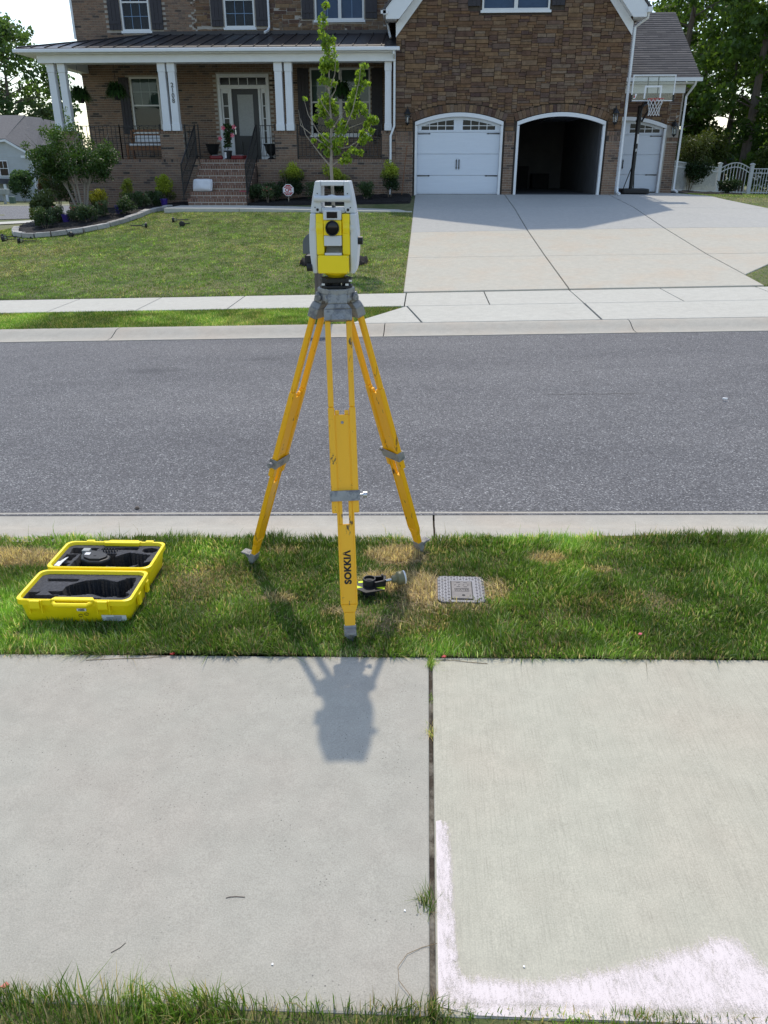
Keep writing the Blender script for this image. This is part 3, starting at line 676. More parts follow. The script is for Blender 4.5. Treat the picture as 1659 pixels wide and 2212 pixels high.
def join_piece(mb, seed, rough, x0, x1, z0, z1, y, d):
    q, f = unitbox('', seed, rough); mb.cur = random.random()*.999+.0005
    mb.add([((x0+x1)/2+p[0]*(x1-x0), y+p[1]*d, (z0+z1)/2+p[2]*(z1-z0)) for p in q], f)
def bricks_rect(x0, x1, z0, z1, hole=lambda x,z: False, L=.203, Hc=.067, j=.011, off=0.0):
    out = []; z = z0; r = 0
    while z + Hc*.6 < z1:
        zt = min(z+Hc-j, z1); x = x0 - (L/2 if r % 2 else 0) + off
        while x < x1:
            a, b = max(x, x0), min(x+L-j, x1)
            if b-a > .03 and not hole((a+b)/2, (z+zt)/2): out.append((a, b, z, zt))
            x += L
        z += Hc; r += 1
    return out
def rowlock(x0, x1, z0, z1, w=.076, j=.013):
    out = []; x = x0
    while x < x1-.02: out.append((x, min(x+w-j, x1), z0, z1)); x += w
    return out
def ashlar(x0, x1, z0, z1, mask, cw=.05, ch=.034, seed=1):
    r = random.Random(seed); nx = int((x1-x0)/cw); nz = int((z1-z0)/ch); used = [[False]*nx for _ in range(nz)]
    for j in range(nz):
        for i in range(nx):
            if not mask(x0+(i+.5)*cw, z0+(j+.5)*ch): used[j][i] = True
    out = []
    for j in range(nz):
        for i in range(nx):
            if used[j][i]: continue
            h = r.choice([1,2,2,2,2,3,3,3,4]); w = r.choice([3,4,5,6,6,7,8,9,11]); w = max(w, h+1)
            ww = 0
            while ww < w and i+ww < nx and not used[j][i+ww]: ww += 1
            if ww < w and w-ww <= 1: pass
            hh = 0
            while hh < h and j+hh < nz and not any(used[j+hh][i+k] for k in range(ww)): hh += 1
            if i+ww+1 < nx and ww > 2 and not used[j][i+ww] and (i+ww+1 >= nx or used[j][i+ww+1]): 
                if all(not used[j+k][i+ww] for k in range(hh)): ww += 1
            for b in range(hh):
                for a in range(ww): used[j+b][i+a] = True
            g = .0025; out.append((x0+i*cw+g, x0+(i+ww)*cw-g, z0+j*ch+g, z0+(j+hh)*ch-g))
    return out
# ---- garage front: openings
DOORS = [(-.38, 2.19), (2.59, 5.14)]
ZB, ZS, ZP = 1.13, 3.065, 3.305
def arch(x, a, b, zs=ZS, zp=ZP): c = (a+b)/2; h = (b-a)/2; t = (x-c)/h; return zs + (zp-zs)*(1-t*t)
GX0, GX1, RAKE = -.95, 5.60, 1.14
XC = (GX0+GX1)/2; EZ = 5.60; APEX = 8.95  # rake steepened and apex cut flat to shape the gable's driveway shadow
def rake_z(x): return min(APEX, EZ + .02 + RAKE*(min(x-(-1.02), 5.67-x)))
WIN3 = (1.43, 3.29, 5.86, 7.2)                                # window over the garage: x0,x1,z0,z1
def g_stone(x, z):
    if z < 2.84 or z > rake_z(x): return False
    if WIN3[0]-.08 < x < WIN3[1]+.08 and WIN3[2]-.1 < z < WIN3[3]: return False
    if (WIN3[0]-.40 < x < WIN3[1]+.40) and WIN3[2]+.0 < z < WIN3[3]: return False
    for a, b in DOORS:
        if a-.07 < x < b+.07 and z < arch(x, a-.05, b+.05)+.27: return False
    return True
walls = MB()
def wallback(mb, y, t=.22):
    for a, b in ((GX0, DOORS[0][0]-.0),(DOORS[0][1],DOORS[1][0]),(DOORS[1][1],GX1)): mb.box(a, b, y, y+t, .8, 3.32)
    for a, b in DOORS:
        k = 14
        for i in range(k):
            xa = a+(b-a)*i/k; xb = a+(b-a)*(i+1)/k
            mb.prism([(xa,arch(xa,a,b)),(xb,arch(xb,a,b)),(xb,3.321),(xa,3.321)], 'y', y, y+t)
    w = WIN3
    mb.box(GX0, GX1, y, y+t, 3.321, EZ)
    zz = lambda x: rake_z(x)+.1
    mb.prism([(GX0,EZ+.001),(w[0],EZ+.001),(w[0],zz(w[0])),(GX0,zz(GX0))],'y',y,y+t)
    mb.prism([(w[1],EZ+.001),(GX1,EZ+.001),(GX1,zz(GX1)),(w[1],zz(w[1]))],'y',y,y+t)
    mb.box(w[0], w[1], y, y+t, EZ+.001, w[2]); mb.prism([(w[0],w[3]),(w[1],w[3]),(w[1],zz(w[1])),(XC,zz(XC)),(w[0],zz(w[0]))],'y',y,y+t)
wallback(walls, YG+.045)
wall_front = walls.build('garage_wall', M['stonejoint'], house)
st = ashlar(GX0, GX1, 2.82, 8.9, g_stone, seed=4)
vis = [s for s in st if s[2] < 6.5]; vis.sort(key=lambda s: -(s[1]-s[0])*(s[3]-s[2])); rest = vis[300:] + [s for s in st if s[2] >= 6.5]
for k, s in enumerate(vis[:300]):
    place_piece(STONE_M[k % 10], *s, YG+random.uniform(-.012,.014), .09, house)
mb = MB()
for k, s in enumerate(rest): join_piece(mb, k % 10, .10, *s, YG+random.uniform(-.012,.014), .09)
# arch voussoirs of the same ledge stone
for a, b in DOORS:
    c = (a+b)/2; L = b-a+.1; k = 25
    for i in range(k):
        xa = a-.05+L*i/k+.004; xb = a-.05+L*(i+1)/k-.004; za = arch(xa,a-.05,b+.05)+.045; zb = arch(xb,a-.05,b+.05)+.045
        s = 2*(ZP-ZS)/((b-a)/2)
        ta = -s*((xa-c)/((b-a)/2))*.5; h = .19 + random.uniform(-.012,.012)
        lean = lambda x: (x-c)/((b-a)/2)*.07
        y = YG-.012+random.uniform(-.008,.008); mb.cur = random.random()
        mb.prism([(xa,za),(xb,zb),(xb+lean(xb),zb+h),(xa+lean(xa),za+h)], 'y', y, y+.07)
o = mb.build('stones', M['stone'], house); o['kind'] = 'stuff'
# second-floor stone wall right of the brick, over the porch
YU = YM
UPW = [(-9.67,-8.77,5.80,7.35),(-6.41,-5.46,5.87,7.35),(-3.57,-2.05,6.05,7.55)]
def u_hole(x, z): return any(a-.42 < x < b+.42 and z0-.02 < z < z1 for a,b,z0,z1 in UPW) or any(a-.06 < x < b+.06 and z0-.12 < z < z1 for a,b,z0,z1 in UPW)
edge = lambda z: -7.36 + .08*math.sin(z*23)
st2 = ashlar(-7.5, -.9, 5.5, 7.6, lambda x,z: x > edge(z) and not u_hole(x,z), seed=9)
mb = MB()
for k, s in enumerate(st2): join_piece(mb, k % 10, .10, *s, YU+random.uniform(-.012,.014), .09)
o = mb.build('stones', M['stone'], house); o['kind'] = 'stuff'
# ---- brickwork
allb = []                                                    # (x0,x1,z0,z1,y,priority)
PORCH_T = 2.10
allb += [(*b, YG, 0) for b in rowlock(-11.08,-6.87,2.02,PORCH_T)] + [(*b, YG, 0) for b in rowlock(-5.12,-.96,2.02,PORCH_T)]
allb += [(*b, YG, 1) for b in bricks_rect(-11.08,-6.87,.35,2.01)] + [(*b, YG, 1) for b in bricks_rect(-5.12,-.96,.75,2.01)]
PIERS = [(-11.20,-10.52),(-8.0,-7.27),(-4.54,-3.89),(-1.355,-.955)]
for a, b in PIERS:
    allb += [(*q, YG-.012, 0) for q in bricks_rect(a,b,2.105,2.78)] + [(*q, YG-.035, 0) for q in rowlock(a-.02,b+.02,2.785,2.862)]
for a, b in ((GX0,DOORS[0][0]-.06),(DOORS[0][1]+.06,DOORS[1][0]-.06),(DOORS[1][1]+.06,GX1)):
    allb += [(*q, YG-.004, 2) for q in bricks_rect(a,b,1.02,2.56)] + [(*q, YG-.02, 0) for q in rowlock(a,b,2.57,2.72,.076)] + [(*q, YG-.03, 0) for q in rowlock(a,b,2.73,2.83)]
def m_hole(x, z):
    return (-9.72 < x < -8.66 and 2.84 < z < 4.56) or (-6.86 < x < -5.09 and z < 4.64) or (-3.86 < x < -1.82 and 2.78 < z < 4.78)
allb += [(*q, YM, 3) for q in bricks_rect(-11.2,-.95,2.105,4.92,m_hole)]
allb += [(*q, YU, 3) for q in bricks_rect(-11.2,-7.2,5.5,7.4,lambda x,z: u_hole(x,z) or x > edge(z)-.02)]
D3 = (5.05, 7.56)
def t3(x, z): return x < D3[1]+.06 and z < arch(x,D3[0]-.05,D3[1]+.05)+.0
allb += [(*q, Y3, 3) for q in bricks_rect(D3[1]+.06,7.97,1.05,2.62)] + [(*q, Y3-.02, 3) for q in rowlock(D3[1]+.06,7.97,2.63,2.74)]
allb.sort(key=lambda b: (b[5], abs(b[0]+6)))
def wb(x0,x1,y0,y1,z0,z1,m='mortar',name='wall'): return MB().box(x0,x1,y0,y1,z0,z1).build(name, M[m], house)
wb(-11.08,-6.87,YG+.012,YG+.2,.1,2.095,name='porch_wall'); wb(-5.12,-.95,YG+.012,YG+.2,.5,2.095,name='porch_wall')
for a, b in PIERS: wb(a+.012,b-.012,YG+.002,YG+.42,2.1,2.855,name='pier')
for a, b in ((GX0+.006,DOORS[0][0]-.06),(DOORS[0][1]+.06,DOORS[1][0]-.06),(DOORS[1][1]+.06,GX1-.006)): wb(a,b,YG+.008,YG+.04,.9,2.835,name='pier')
WB = [(-9.66,-8.72,2.90,4.53),(-6.80,-5.13,2.10,4.60),(-3.80,-1.87,2.84,4.75)]
def wallholes(mb, x0, x1, z0, z1, holes, y, t):
    """wall with rectangular openings from butted boxes"""
    hs = sorted(holes); x = x0
    for a, b, c, d in hs:
        mb.box(x, a, y, y+t, z0, z1)
        if c > z0: mb.box(a, b, y, y+t, z0, c)
        if d < z1: mb.box(a, b, y, y+t, d, z1)
        x = b
    mb.box(x, x1, y, y+t, z0, z1); return mb
wallholes(MB(), -11.2, -.95, 1.5, 5.45, WB, YM+.012, .2).build('wall', M['mortar'], house)
wallholes(MB(), -11.2, -.95, 5.451, 8.6, UPW, YM+.014, .2).build('wall', M['mortar'], house)
wb(D3[1], 7.97, Y3+.012, Y3+.2, .9, 4.4)
for q in ((-11.2,-11.0,YM+.23,38,.0,8.6),(GX0,GX0+.2,YG+.27,YM,2.1,5.6),(GX1-.2,GX1,YG+.27,38,.9,5.9),(7.77,7.97,Y3+.21,38,.9,4.4),(-11.2,7.97,38,38.2,.0,8.6),(-11.09,-10.95,YG+.2,YM,.1,2.09)): wb(*q,m='brick',name='side_wall')
for k, b in enumerate(allb[:300]): place_piece(BRICK_M[0], b[0], b[1], b[2], b[3], b[4]+random.uniform(-.002,.002), .05, house)
mb = MB()
for b in allb[300:]: join_piece(mb, 0, .0, b[0], b[1], b[2], b[3], b[4]+random.uniform(-.002,.002), .05)
o = mb.build('bricks', M['brick'], house); o['kind'] = 'stuff'
# third bay stone upper wall
def s3(x, z): return z > 2.76 and z > arch(x,D3[0]-.05,D3[1]+.05)+.03
mb = MB()
for k, s in enumerate(ashlar(5.62,7.97,2.62,4.1,s3,seed=21)): join_piece(mb, k % 10, .10, *s, Y3+random.uniform(-.012,.01), .08)
o = mb.build('stones', M['stone'], house); o['kind'] = 'stuff'
mb = MB()
k = 16
for i in range(k):
    a, b = D3; xa = a+(b-a)*i/k; xb = a+(b-a)*(i+1)/k
    mb.prism([(xa,arch(xa,a,b)),(xb,arch(xb,a,b)),(xb,4.4),(xa,4.4)], 'y', Y3+.045, Y3+.2)
mb.build('wall', M['stonejoint'], house)
# ---- roofs
def slab_roof(name, quad, th, m):
    mb = MB(); n = len(quad); mb.add(list(quad)+[(x,y,z-th) for x,y,z in quad], [tuple(range(n)), tuple(range(2*n-1,n-1,-1))]+[(i,n+i,n+(i+1)%n,(i+1)%n) for i in range(n)])
    return mb.build(name, m, house)
yb = 38.5; yf = YG-.40
zA = APEX+.30; rz = lambda x: EZ + .30 + RAKE*min(x+1.28, 5.93-x)
xa1 = -1.28 + (zA-EZ-.30)/RAKE; xa2 = 5.93 - (zA-EZ-.30)/RAKE
slab_roof('roof', [(-1.32,yf,rz(-1.32)),(xa1,yf,zA),(xa1,yb,zA),(-1.32,yb,rz(-1.32))], .08, M['shingle'])
slab_roof('roof', [(xa2,yf,zA),(5.97,yf,rz(5.97)),(5.97,yb,rz(5.97)),(xa2,yb,zA)], .08, M['shingle'])
if xa2-xa1 > .02: slab_roof('roof', [(xa1+.001,yf,zA-.001),(xa2-.001,yf,zA-.001),(xa2-.001,yb,zA-.001),(xa1+.001,yb,zA-.001)], .08, M['shingle'])  # unseen flat top, added to flatten the shadow cast on the driveway
# main roof over the two-storey part
slab_roof('roof', [(-11.7,YM-.45,8.55),(-.6,YM-.45,8.55),(-.6,33.2,11.2),(-8.0,33.2,11.2)], .1, M['shingle'])
slab_roof('roof', [(-11.7,38.7,8.55),(-11.7,YM-.45,8.551),(-8.0,33.2,11.2)], .1, M['shingle'])
slab_roof('roof', [(-.6,38.7,8.55),(-11.7,38.7,8.551),(-8.0,33.2,11.201),(-.6,33.2,11.2)], .1, M['shingle'])
# rake boards, soffit, eave returns
rk = MB()
for sgn in (1,-1):
    X = (lambda u: u) if sgn > 0 else (lambda u: 4.65-u)
    b0 = [(-1.22,5.62),(-.86,5.62),(-.86,5.72)]
    top = lambda u: EZ+.20+RAKE*(u+1.28)
    low = lambda u: 5.62+RAKE*(u+.86)+.02
    xm = xa1
    poly = [(X(-1.22),5.62),(X(-.86),5.62),(X(xm),low(xm)),(X(xm),top(xm)),(X(-1.22),top(-1.22))]
    rk.prism(poly, 'y', yf+.03, yf+.075)
rk.build('rake_board', M['white'], house)
sf = MB()
for sgn in (1,-1):
    X = (lambda u: u) if sgn > 0 else (lambda u: 4.65-u)
    low = lambda u: 5.62+RAKE*(u+.86)+.05
    sf.prism([(X(-.86),low(-.86)),(X(xa1),low(xa1)),(X(xa1),low(xa1)+.02),(X(-.86),low(-.86)+.02)],'y',yf+.076,YG+.04)
    sf.box(min(X(-1.22),X(-.93)),max(X(-1.22),X(-.93)),yf+.076,YG+.30,5.625,5.66)
    sf.box(min(X(-1.22),X(-1.20)),max(X(-1.22),X(-1.20)),yf+.076,yb,5.66,5.95)
    sf.prism([(X(-.955),low(-.955)-.34),(X(xa1),low(xa1)-.16),(X(xa1),low(xa1)-.01),(X(-.955),low(-.955)-.01)],'y',YG-.035,YG-.018)
sf.build('soffit', M['white'], house)
MB().box(-1.30,-1.215,yf-.02,YM,5.72,5.83).box(-1.36,-1.16,yf-.02,yf+.026,5.74,5.82).build('gutter', M['white'], house)
MB().box(5.865,5.985,yf-.06,38,5.72,5.84).build('gutter', M['white'], house)
# third bay roof with real courses, frieze and gutter
zr = lambda y: 4.36 + (y-27.62)*.62
cr = MB(); nrow = 30
for i in range(nrow):
    ya = 27.62+(31.3-27.62)*i/nrow; yb_ = 27.62+(31.3-27.62)*(i+1)/nrow
    x1 = 8.32 - (ya-27.62)*.02; x = 5.605+.15*(i%2)-.3
    while x < x1:
        xa, xb = max(x,5.605), min(x+.30,x1)
        if xb > xa+.01: cr.cur = random.random(); cr.add([(xa,ya,zr(ya)+.014),(xb-.004,ya,zr(ya)+.014),(xb-.004,yb_+.02,zr(yb_)+.006),(xa,yb_+.02,zr(yb_)+.006),(xa,ya,zr(ya)-.004),(xb-.004,ya,zr(ya)-.004)],[(0,1,2,3),(0,4,5,1)])
        x += .30
o = cr.build('shingles', M['shingle'], house); o['kind'] = 'stuff'
slab_roof('roof', [(5.605,27.62,zr(27.62)),(8.32,27.62,zr(27.62)),(8.25,31.3,zr(31.3)),(5.605,31.3,zr(31.3))], .06, M['shingle'])
slab_roof('roof', [(8.25,31.3,zr(31.3)),(8.32,38,4.4),(5.6,38,4.4),(5.6,31.3,zr(31.3))], .06, M['shingle'])
MB().box(5.61,8.33,27.50,27.62,4.28,4.38).build('gutter', M['white'], house)
MB().box(5.61,8.20,27.63,27.97,4.23,4.26).box(5.61,7.98,27.965,27.985,3.99,4.225).build('soffit', M['white'], house)
# ---- porch roof: standing-seam panels, gutter, beam, ceiling
PR_F, PR_Z, PR_B, PR_T = 25.12, 4.985, 28.20, 5.69
zpr = lambda y: PR_Z + (y-PR_F)/(PR_B-PR_F)*(PR_T-PR_Z)
slab_roof('porch_roof', [(-11.78,PR_F,PR_Z),(-.93,PR_F,PR_Z),(-.93,PR_B,PR_T),(-8.75,PR_B,PR_T)], .05, M['darkroof'])
slab_roof('porch_roof', [(-11.78,32.0,PR_Z),(-11.78,PR_F,PR_Z+.001),(-8.75,PR_B+.01,PR_T)], .05, M['darkroof'])
x = -11.35
while x < -1.0:
    yt = PR_B if x > -8.75 else PR_F+(x+11.78)/(11.78-8.75)*(PR_B-PR_F)
    if yt > PR_F+.1:
        MB().bar((x,PR_F+.01,zpr(PR_F)+.012),(x,yt-.01,zpr(yt)+.012),(1,0,0),.02,.03).build('roof_seam', M['darkroof'], house)
    x += .40
MB().bar((-11.78,PR_F,PR_Z+.015),(-8.75,PR_B,PR_T+.015),(1,0,0),.05,.03).build('roof_ridge_cap', M['darkroof'], house)
MB().box(-8.9,-.93,PR_B-.03,PR_B+.01,PR_T-.02,PR_T+.09).build('flashing', M['darkroof'], house)
MB().box(-11.86,-.83,25.02,25.13,4.86,4.955).build('gutter', M['white'], house, bevel=.02)
MB().box(-11.86,-11.76,25.131,31,4.86,4.955).build('gutter', M['white'], house)
MB().box(-11.75,-.96,25.135,25.30,4.835,4.86).box(-11.30,-.955,25.30,25.72,4.63,4.90).box(-11.30,-10.95,25.721,28.19,4.63,4.90).build('porch_beam', M['white'], house)
MB().box(-11.75,-11.31,25.301,31,4.835,4.86).build('soffit', M['white'], house)
MB().box(-10.95,-.96,25.725,28.19,4.88,4.90).build('porch_ceiling', M['white'], house)
MB().box(-11.0,-.96,YG+.21,28.19,1.9,2.085).build('porch_floor', M['kerb'], house)
# dentil shadow line under the gutter
# columns, each with base and capital
def column(xa, xb, yc=25.52):
    xm = (xa+xb)/2; w = (xb-xa)
    mb = MB(); w0, w1 = w*.86, w*.80
    mb.bar((xm,yc,3.05),(xm,yc,4.40),(1,0,0),w0,w0,w1,w1)
    c = mb.build('column', M['column'], house)
    MB().box(xm-w*.48,xm+w*.48,yc-w*.48,yc+w*.48,2.866,3.05).build('column_base', M['column'], c, bevel=.008)
    MB().box(xm-w*.46,xm+w*.46,yc-w*.46,yc+w*.46,4.40,4.629).build('column_capital', M['column'], c, bevel=.008)
    return c
for a, b in ((-11.12,-10.88),(-10.80,-10.56),(-7.86,-7.61),(-7.58,-7.33),(-4.47,-4.21),(-4.17,-3.93),(-1.28,-1.06)): column(a, b)
def textmesh(s, size, m, name, parent, Mx, offset=0.0, space=1.0, ext=.0015):
    cu = bpy.data.curves.new('t','FONT'); cu.body = s; cu.size = size; cu.align_x = 'CENTER'; cu.align_y = 'CENTER'; cu.extrude = ext; cu.offset = offset; cu.space_character = space
    to = bpy.data.objects.new('t', cu); COL.objects.link(to); dg = bpy.context.evaluated_depsgraph_get()
    me = bpy.data.meshes.new_from_object(to.evaluated_get(dg)); bpy.data.objects.remove(to); bpy.data.curves.remove(cu)
    me.transform(Mx); rl = rootloc(parent)
    if rl: me.transform(Matrix.Translation((-rl[0],-rl[1],-rl[2])))
    me.materials.clear(); me.materials.append(m); me.name = name
    o = bpy.data.objects.new(name, me); COL.objects.link(o); o.parent = parent; return o
def facing(x, y, z, roll=0): return Matrix.Translation((x,y,z)) @ Matrix.Rotation(R(90),4,'X') @ Matrix.Rotation(roll,4,'Z')
for i, ch in enumerate('2108'): textmesh(ch, .17, M['ink'], 'house_number', house, facing(-7.455, 25.407, 4.06-.135*i), .002)
# railings of black iron
BAL = None
def railing(p0, p1, parent=house, n=None, top=.0, h=.92, zb=.10):
    """sloping or level run from p0 to p1 (floor points); top and bottom rail with a baluster every 11 cm"""
    p0 = Vector(p0); p1 = Vector(p1); up = Vector((0,0,1)); mb = MB()
    mb.bar(p0+up*h, p1+up*h, (0,0,1), .02, .035); mb.bar(p0+up*zb, p1+up*zb, (0,0,1), .018, .025)
    mb.bar(p0+up*(h-.33), p1+up*(h-.33), (0,0,1), .014, .014)
    for p in (p0,p1): mb.bar(p, p+up*(h+.04), (1,0,0), .028, .028)
    r = mb.build('railing', M['blackmetal'], parent)
    L = (p1-p0).length; k = max(2, int(L/.115)); rl = rootloc(parent)
    global BAL
    if BAL is None:
        b = MB().box(-.0075,.0075,-.0075,.0075,0,1); BAL = b.mesh('baluster'); BAL.materials.append(M['blackmetal'])
    for i in range(1,k):
        p = p0+(p1-p0)*(i/k); o = bpy.data.objects.new('baluster', BAL); COL.objects.link(o); o.parent = r
        o.location = (p.x-rl[0], p.y-rl[1], p.z+zb-rl[2]); o.scale = (1,1,h-zb)
railing((-10.50,25.62,2.09),(-9.25,25.62,2.09)); railing((-9.25,25.62,2.09),(-8.02,25.62,2.09))
railing((-7.26,25.62,2.09),(-6.86,25.62,2.09)); railing((-5.11,25.62,2.09),(-4.56,25.62,2.09))
railing((-3.87,25.62,2.09),(-1.37,25.62,2.09))
# ---- brick steps
steps = MB()
NS = 7; rise = (2.10-.89)/NS; tread = 1.70/(NS-1)
sb = []
SX0, SX1 = -6.85, -5.14
for i in range(NS):
    yf_ = 23.80 + tread*i; z0 = .89+rise*i; z1 = z0+rise
    steps.box(SX0+.008, SX1-.008, yf_+.01, 25.49 if i < NS-1 else 25.60, z0-.1, z1-.012)
    ex = .06*(NS-1-i)/(NS-1)
    xa, xb = SX0, SX1
    for q in bricks_rect(xa, xb, z0+.006, z0+.068, Hc=.067, j=.020): sb.append((*q, yf_))
    for q in rowlock(xa, xb, z0+.084, z1, .076, .020): sb.append((*q, yf_-.018))
steps.build('step_core', M['stepmortar'], house)
for q in sb: place_piece(SBRICK_M[0], q[0], q[1], q[2], q[3], q[4], .05 if q[3]-q[2] < .08 else .30, house)
MB().box(SX0-.001,SX0+.05,23.85,25.49,.6,.90).box(SX1-.05,SX1+.001,23.85,25.49,.6,.90).build('step_cheek', M['brick'], house)
ck = MB()
for i in range(NS-1):
    yf_ = 23.80+tread*i; z1 = .89+rise*(i+1)
    ck.box(SX0-.004,SX0+.007,yf_,25.49,z1-rise,z1-.006).box(SX1-.007,SX1+.004,yf_,25.49,z1-rise,z1-.006)
ck.build('step_cheek', M['brick'], house)
for x in (SX0-.09, SX1+.03):
    railing((x,23.75,1.02),(x,25.55,2.09), zb=.12)
# ---- windows
def window(x0, x1, z0, z1, y, blinds='blind', lower_open=True, mull=None, grid_top=True, glass='glass', gridn=(3,2), sill=True, lower_dark=True):
    f = .05; mb = MB(); zm = z0+(z1-z0)*.5 if lower_open else None
    lights = [(x0,x1)] if mull is None else [(x0,mull-.03),(mull+.03,x1)]
    mb.box(x0,x0+f,y,y+.09,z0,z1).box(x1-f,x1,y,y+.09,z0,z1).box(x0+f,x1-f,y,y+.09,z0,z0+f).box(x0+f,x1-f,y,y+.09,z1-f,z1)
    if mull is not None: mb.box(mull-.05,mull+.05,y+.002,y+.088,z0+f,z1-f)
    w = mb.build('window', M['frame'], house)
    for a, b in lights:
        a2 = a+(f if a == x0 else .02); b2 = b-(f if b == x1 else .02)
        if zm: MB().box(a2,b2,y+.012,y+.06,zm-.022,zm+.022).build('sash_rail', M['frame'], w)
        halves = [(z0+f,zm-.022,1),(zm+.022,z1-f,0)] if zm else [(z0+f,z1-f,0)]
        for c, d, low in halves:
            yq = y+.047 if low else y+.032; MB().add([(a2,yq,c),(b2,yq,c),(b2,yq,d),(a2,yq,d)],[(0,1,2,3)]).build('pane', M[glass], w)
            if gridn and (not low or glass == 'glass_up'):
                g = MB()
                for i in range(1,gridn[0]): xx = a2+(b2-a2)*i/gridn[0]; g.box(xx-.007,xx+.007,y+.052,y+.060,c,d)
                for i in range(1,gridn[1]): zz = c+(d-c)*i/gridn[1]; g.box(a2,b2,y+.053,y+.059,zz-.007,zz+.007)
                g.build('muntin', M['frame'], w)
        if blinds:
            bl = MB(); z = z1-f-.01; zlow = z0+f if not (lower_dark and zm) else zm-.05
            while z > zlow: bl.add([(a2,y+.10,z),(b2,y+.10,z),(b2,y+.125,z-.030),(a2,y+.125,z-.030)],[(0,1,2,3)]); z -= .034
            bl.build('blinds', M[blinds], w)
    MB().box(x0,x1,y+.20,y+.45,z0,z1).build('room_shade_box', M['dark'], w)  # dark box behind the glass, its colour standing in for room shade
    if sill: MB().box(x0-.04,x1+.04,y-.045,y+.0,z0-.065,z0-.002).build('sill', M['white'], w)
    return w
def shutter(x0, x1, z0, z1, y):
    s = None; n = 3; w = (x1-x0)/n
    s = MB().box(x0,x1,y+.022,y+.034,z0,z1).build('shutter', M['shutter'], house)
    for i in range(n): MB().box(x0+i*w+.004,x0+(i+1)*w-.004,y,y+.022,z0,z1).build('board', M['shutter'], s)
    for zz in (z0+.16,z1-.22): MB().box(x0+.01,x1-.01,y-.018,y-.001,zz,zz+.08).build('batten', M['shutter'], s)
window(-9.66,-8.72,2.90,4.53,YM+.01); shutter(-10.02,-9.70,2.88,4.52,YM-.035); shutter(-8.68,-8.36,2.88,4.52,YM-.035)
window(-3.80,-1.87,2.84,4.75,YM+.01,mull=-2.83,gridn=(2,2)); shutter(-4.20,-3.84,2.82,4.74,YM-.035); shutter(-1.83,-1.47,2.82,4.74,YM-.035)
for (a,b,c,d), mu in zip(UPW, (None,None,-2.80)):
    window(a,b,c,d,YM+.0,None if mu is None else 'blind_up',True,mu,True,'glass_up',(3,2) if mu is None else (2,1),True,False)
    shutter(a-.41,a-.04,c+.03,d,YM-.035); shutter(b+.04,b+.41,c+.03,d,YM-.035)
w3 = WIN3; window(w3[0],w3[1],w3[2],w3[3],YG+.02,'blind_up',True,(w3[0]+w3[1])/2,True,'glass_up',None,True,False)
shutter(w3[0]-.40,w3[0]-.05,w3[2]+.1,w3[3],YG-.03); shutter(w3[1]+.05,w3[1]+.40,w3[2]+.1,w3[3],YG-.03)
# ---- front door with sidelights and transom
fd = MB(); x0, x1, z0, z1 = -6.80, -5.13, 2.10, 4.60
fd.box(x0,x0+.09,YM-.03,YM+.1,z0,z1).box(x1-.09,x1,YM-.03,YM+.1,z0,z1).box(x0+.09,x1-.09,YM-.03,YM+.1,4.50,z1).box(x0+.09,x1-.09,YM-.02,YM+.1,4.18,4.29)
fd.box(-6.43,-6.36,YM-.02,YM+.1,z0,4.18).box(-5.49,-5.42,YM-.02,YM+.1,z0,4.18)
fd = fd.build('door_surround', M['white'], house)
def lights(a, b, c, d, nx, nz, name):
    o = MB().box(a,b,YM+.06,YM+.066,c,d).build('pane', M['darkpane'], fd)
    g = MB()
    for i in range(1,nx): xx = a+(b-a)*i/nx; g.box(xx-.012,xx+.012,YM+.035,YM+.058,c,d)
    for i in range(1,nz): zz = c+(d-c)*i/nz; g.box(a,b,YM+.036,YM+.057,zz-.012,zz+.012)
    g.build('muntin', M['white'], fd)
    MB().box(a,b,YM+.35,YM+.4,c,d).build('room_shade_box', M['dark'], fd)
lights(-6.70,-5.23,4.30,4.495,5,1,'transom')
for a, b in ((-6.70,-6.44),(-5.41,-5.23)):
    pn = MB().box(a,b,YM+.02,YM+.1,2.10,2.60).box(a,a+.05,YM+.02,YM+.1,2.60,4.06).box(b-.05,b,YM+.02,YM+.1,2.60,4.06).box(a,b,YM+.02,YM+.1,4.06,4.18); pn.build('sidelight', M['white'], fd)
    lights(a+.05,b-.05,2.60,4.06,1,4,'sidelight')
door = MB().box(-6.36,-5.49,YM+.04,YM+.09,2.10,2.82).box(-6.36,-6.19,YM+.04,YM+.09,2.82,4.02).box(-5.68,-5.49,YM+.04,YM+.09,2.82,4.02).box(-6.36,-5.49,YM+.04,YM+.09,4.02,4.18).build('front_door', M['frontdoor'], house)
MB().box(-6.19,-5.68,YM+.055,YM+.075,2.82,4.02).build('door_glass', M['frost'], door)
MB().box(-6.23,-6.10,YM+.0,YM+.038,2.30,2.66).box(-5.76,-5.63,YM+.02,YM+.038,2.30,2.66).build('door_panel', M['frontdoor'], door)
MB().cyl((-6.30,YM+.04,3.06),(-6.30,YM-.02,3.06),.028,10).box(-6.315,-6.285,YM-.01,YM+.03,2.86,3.0).build('door_handle', M['steel'], door)
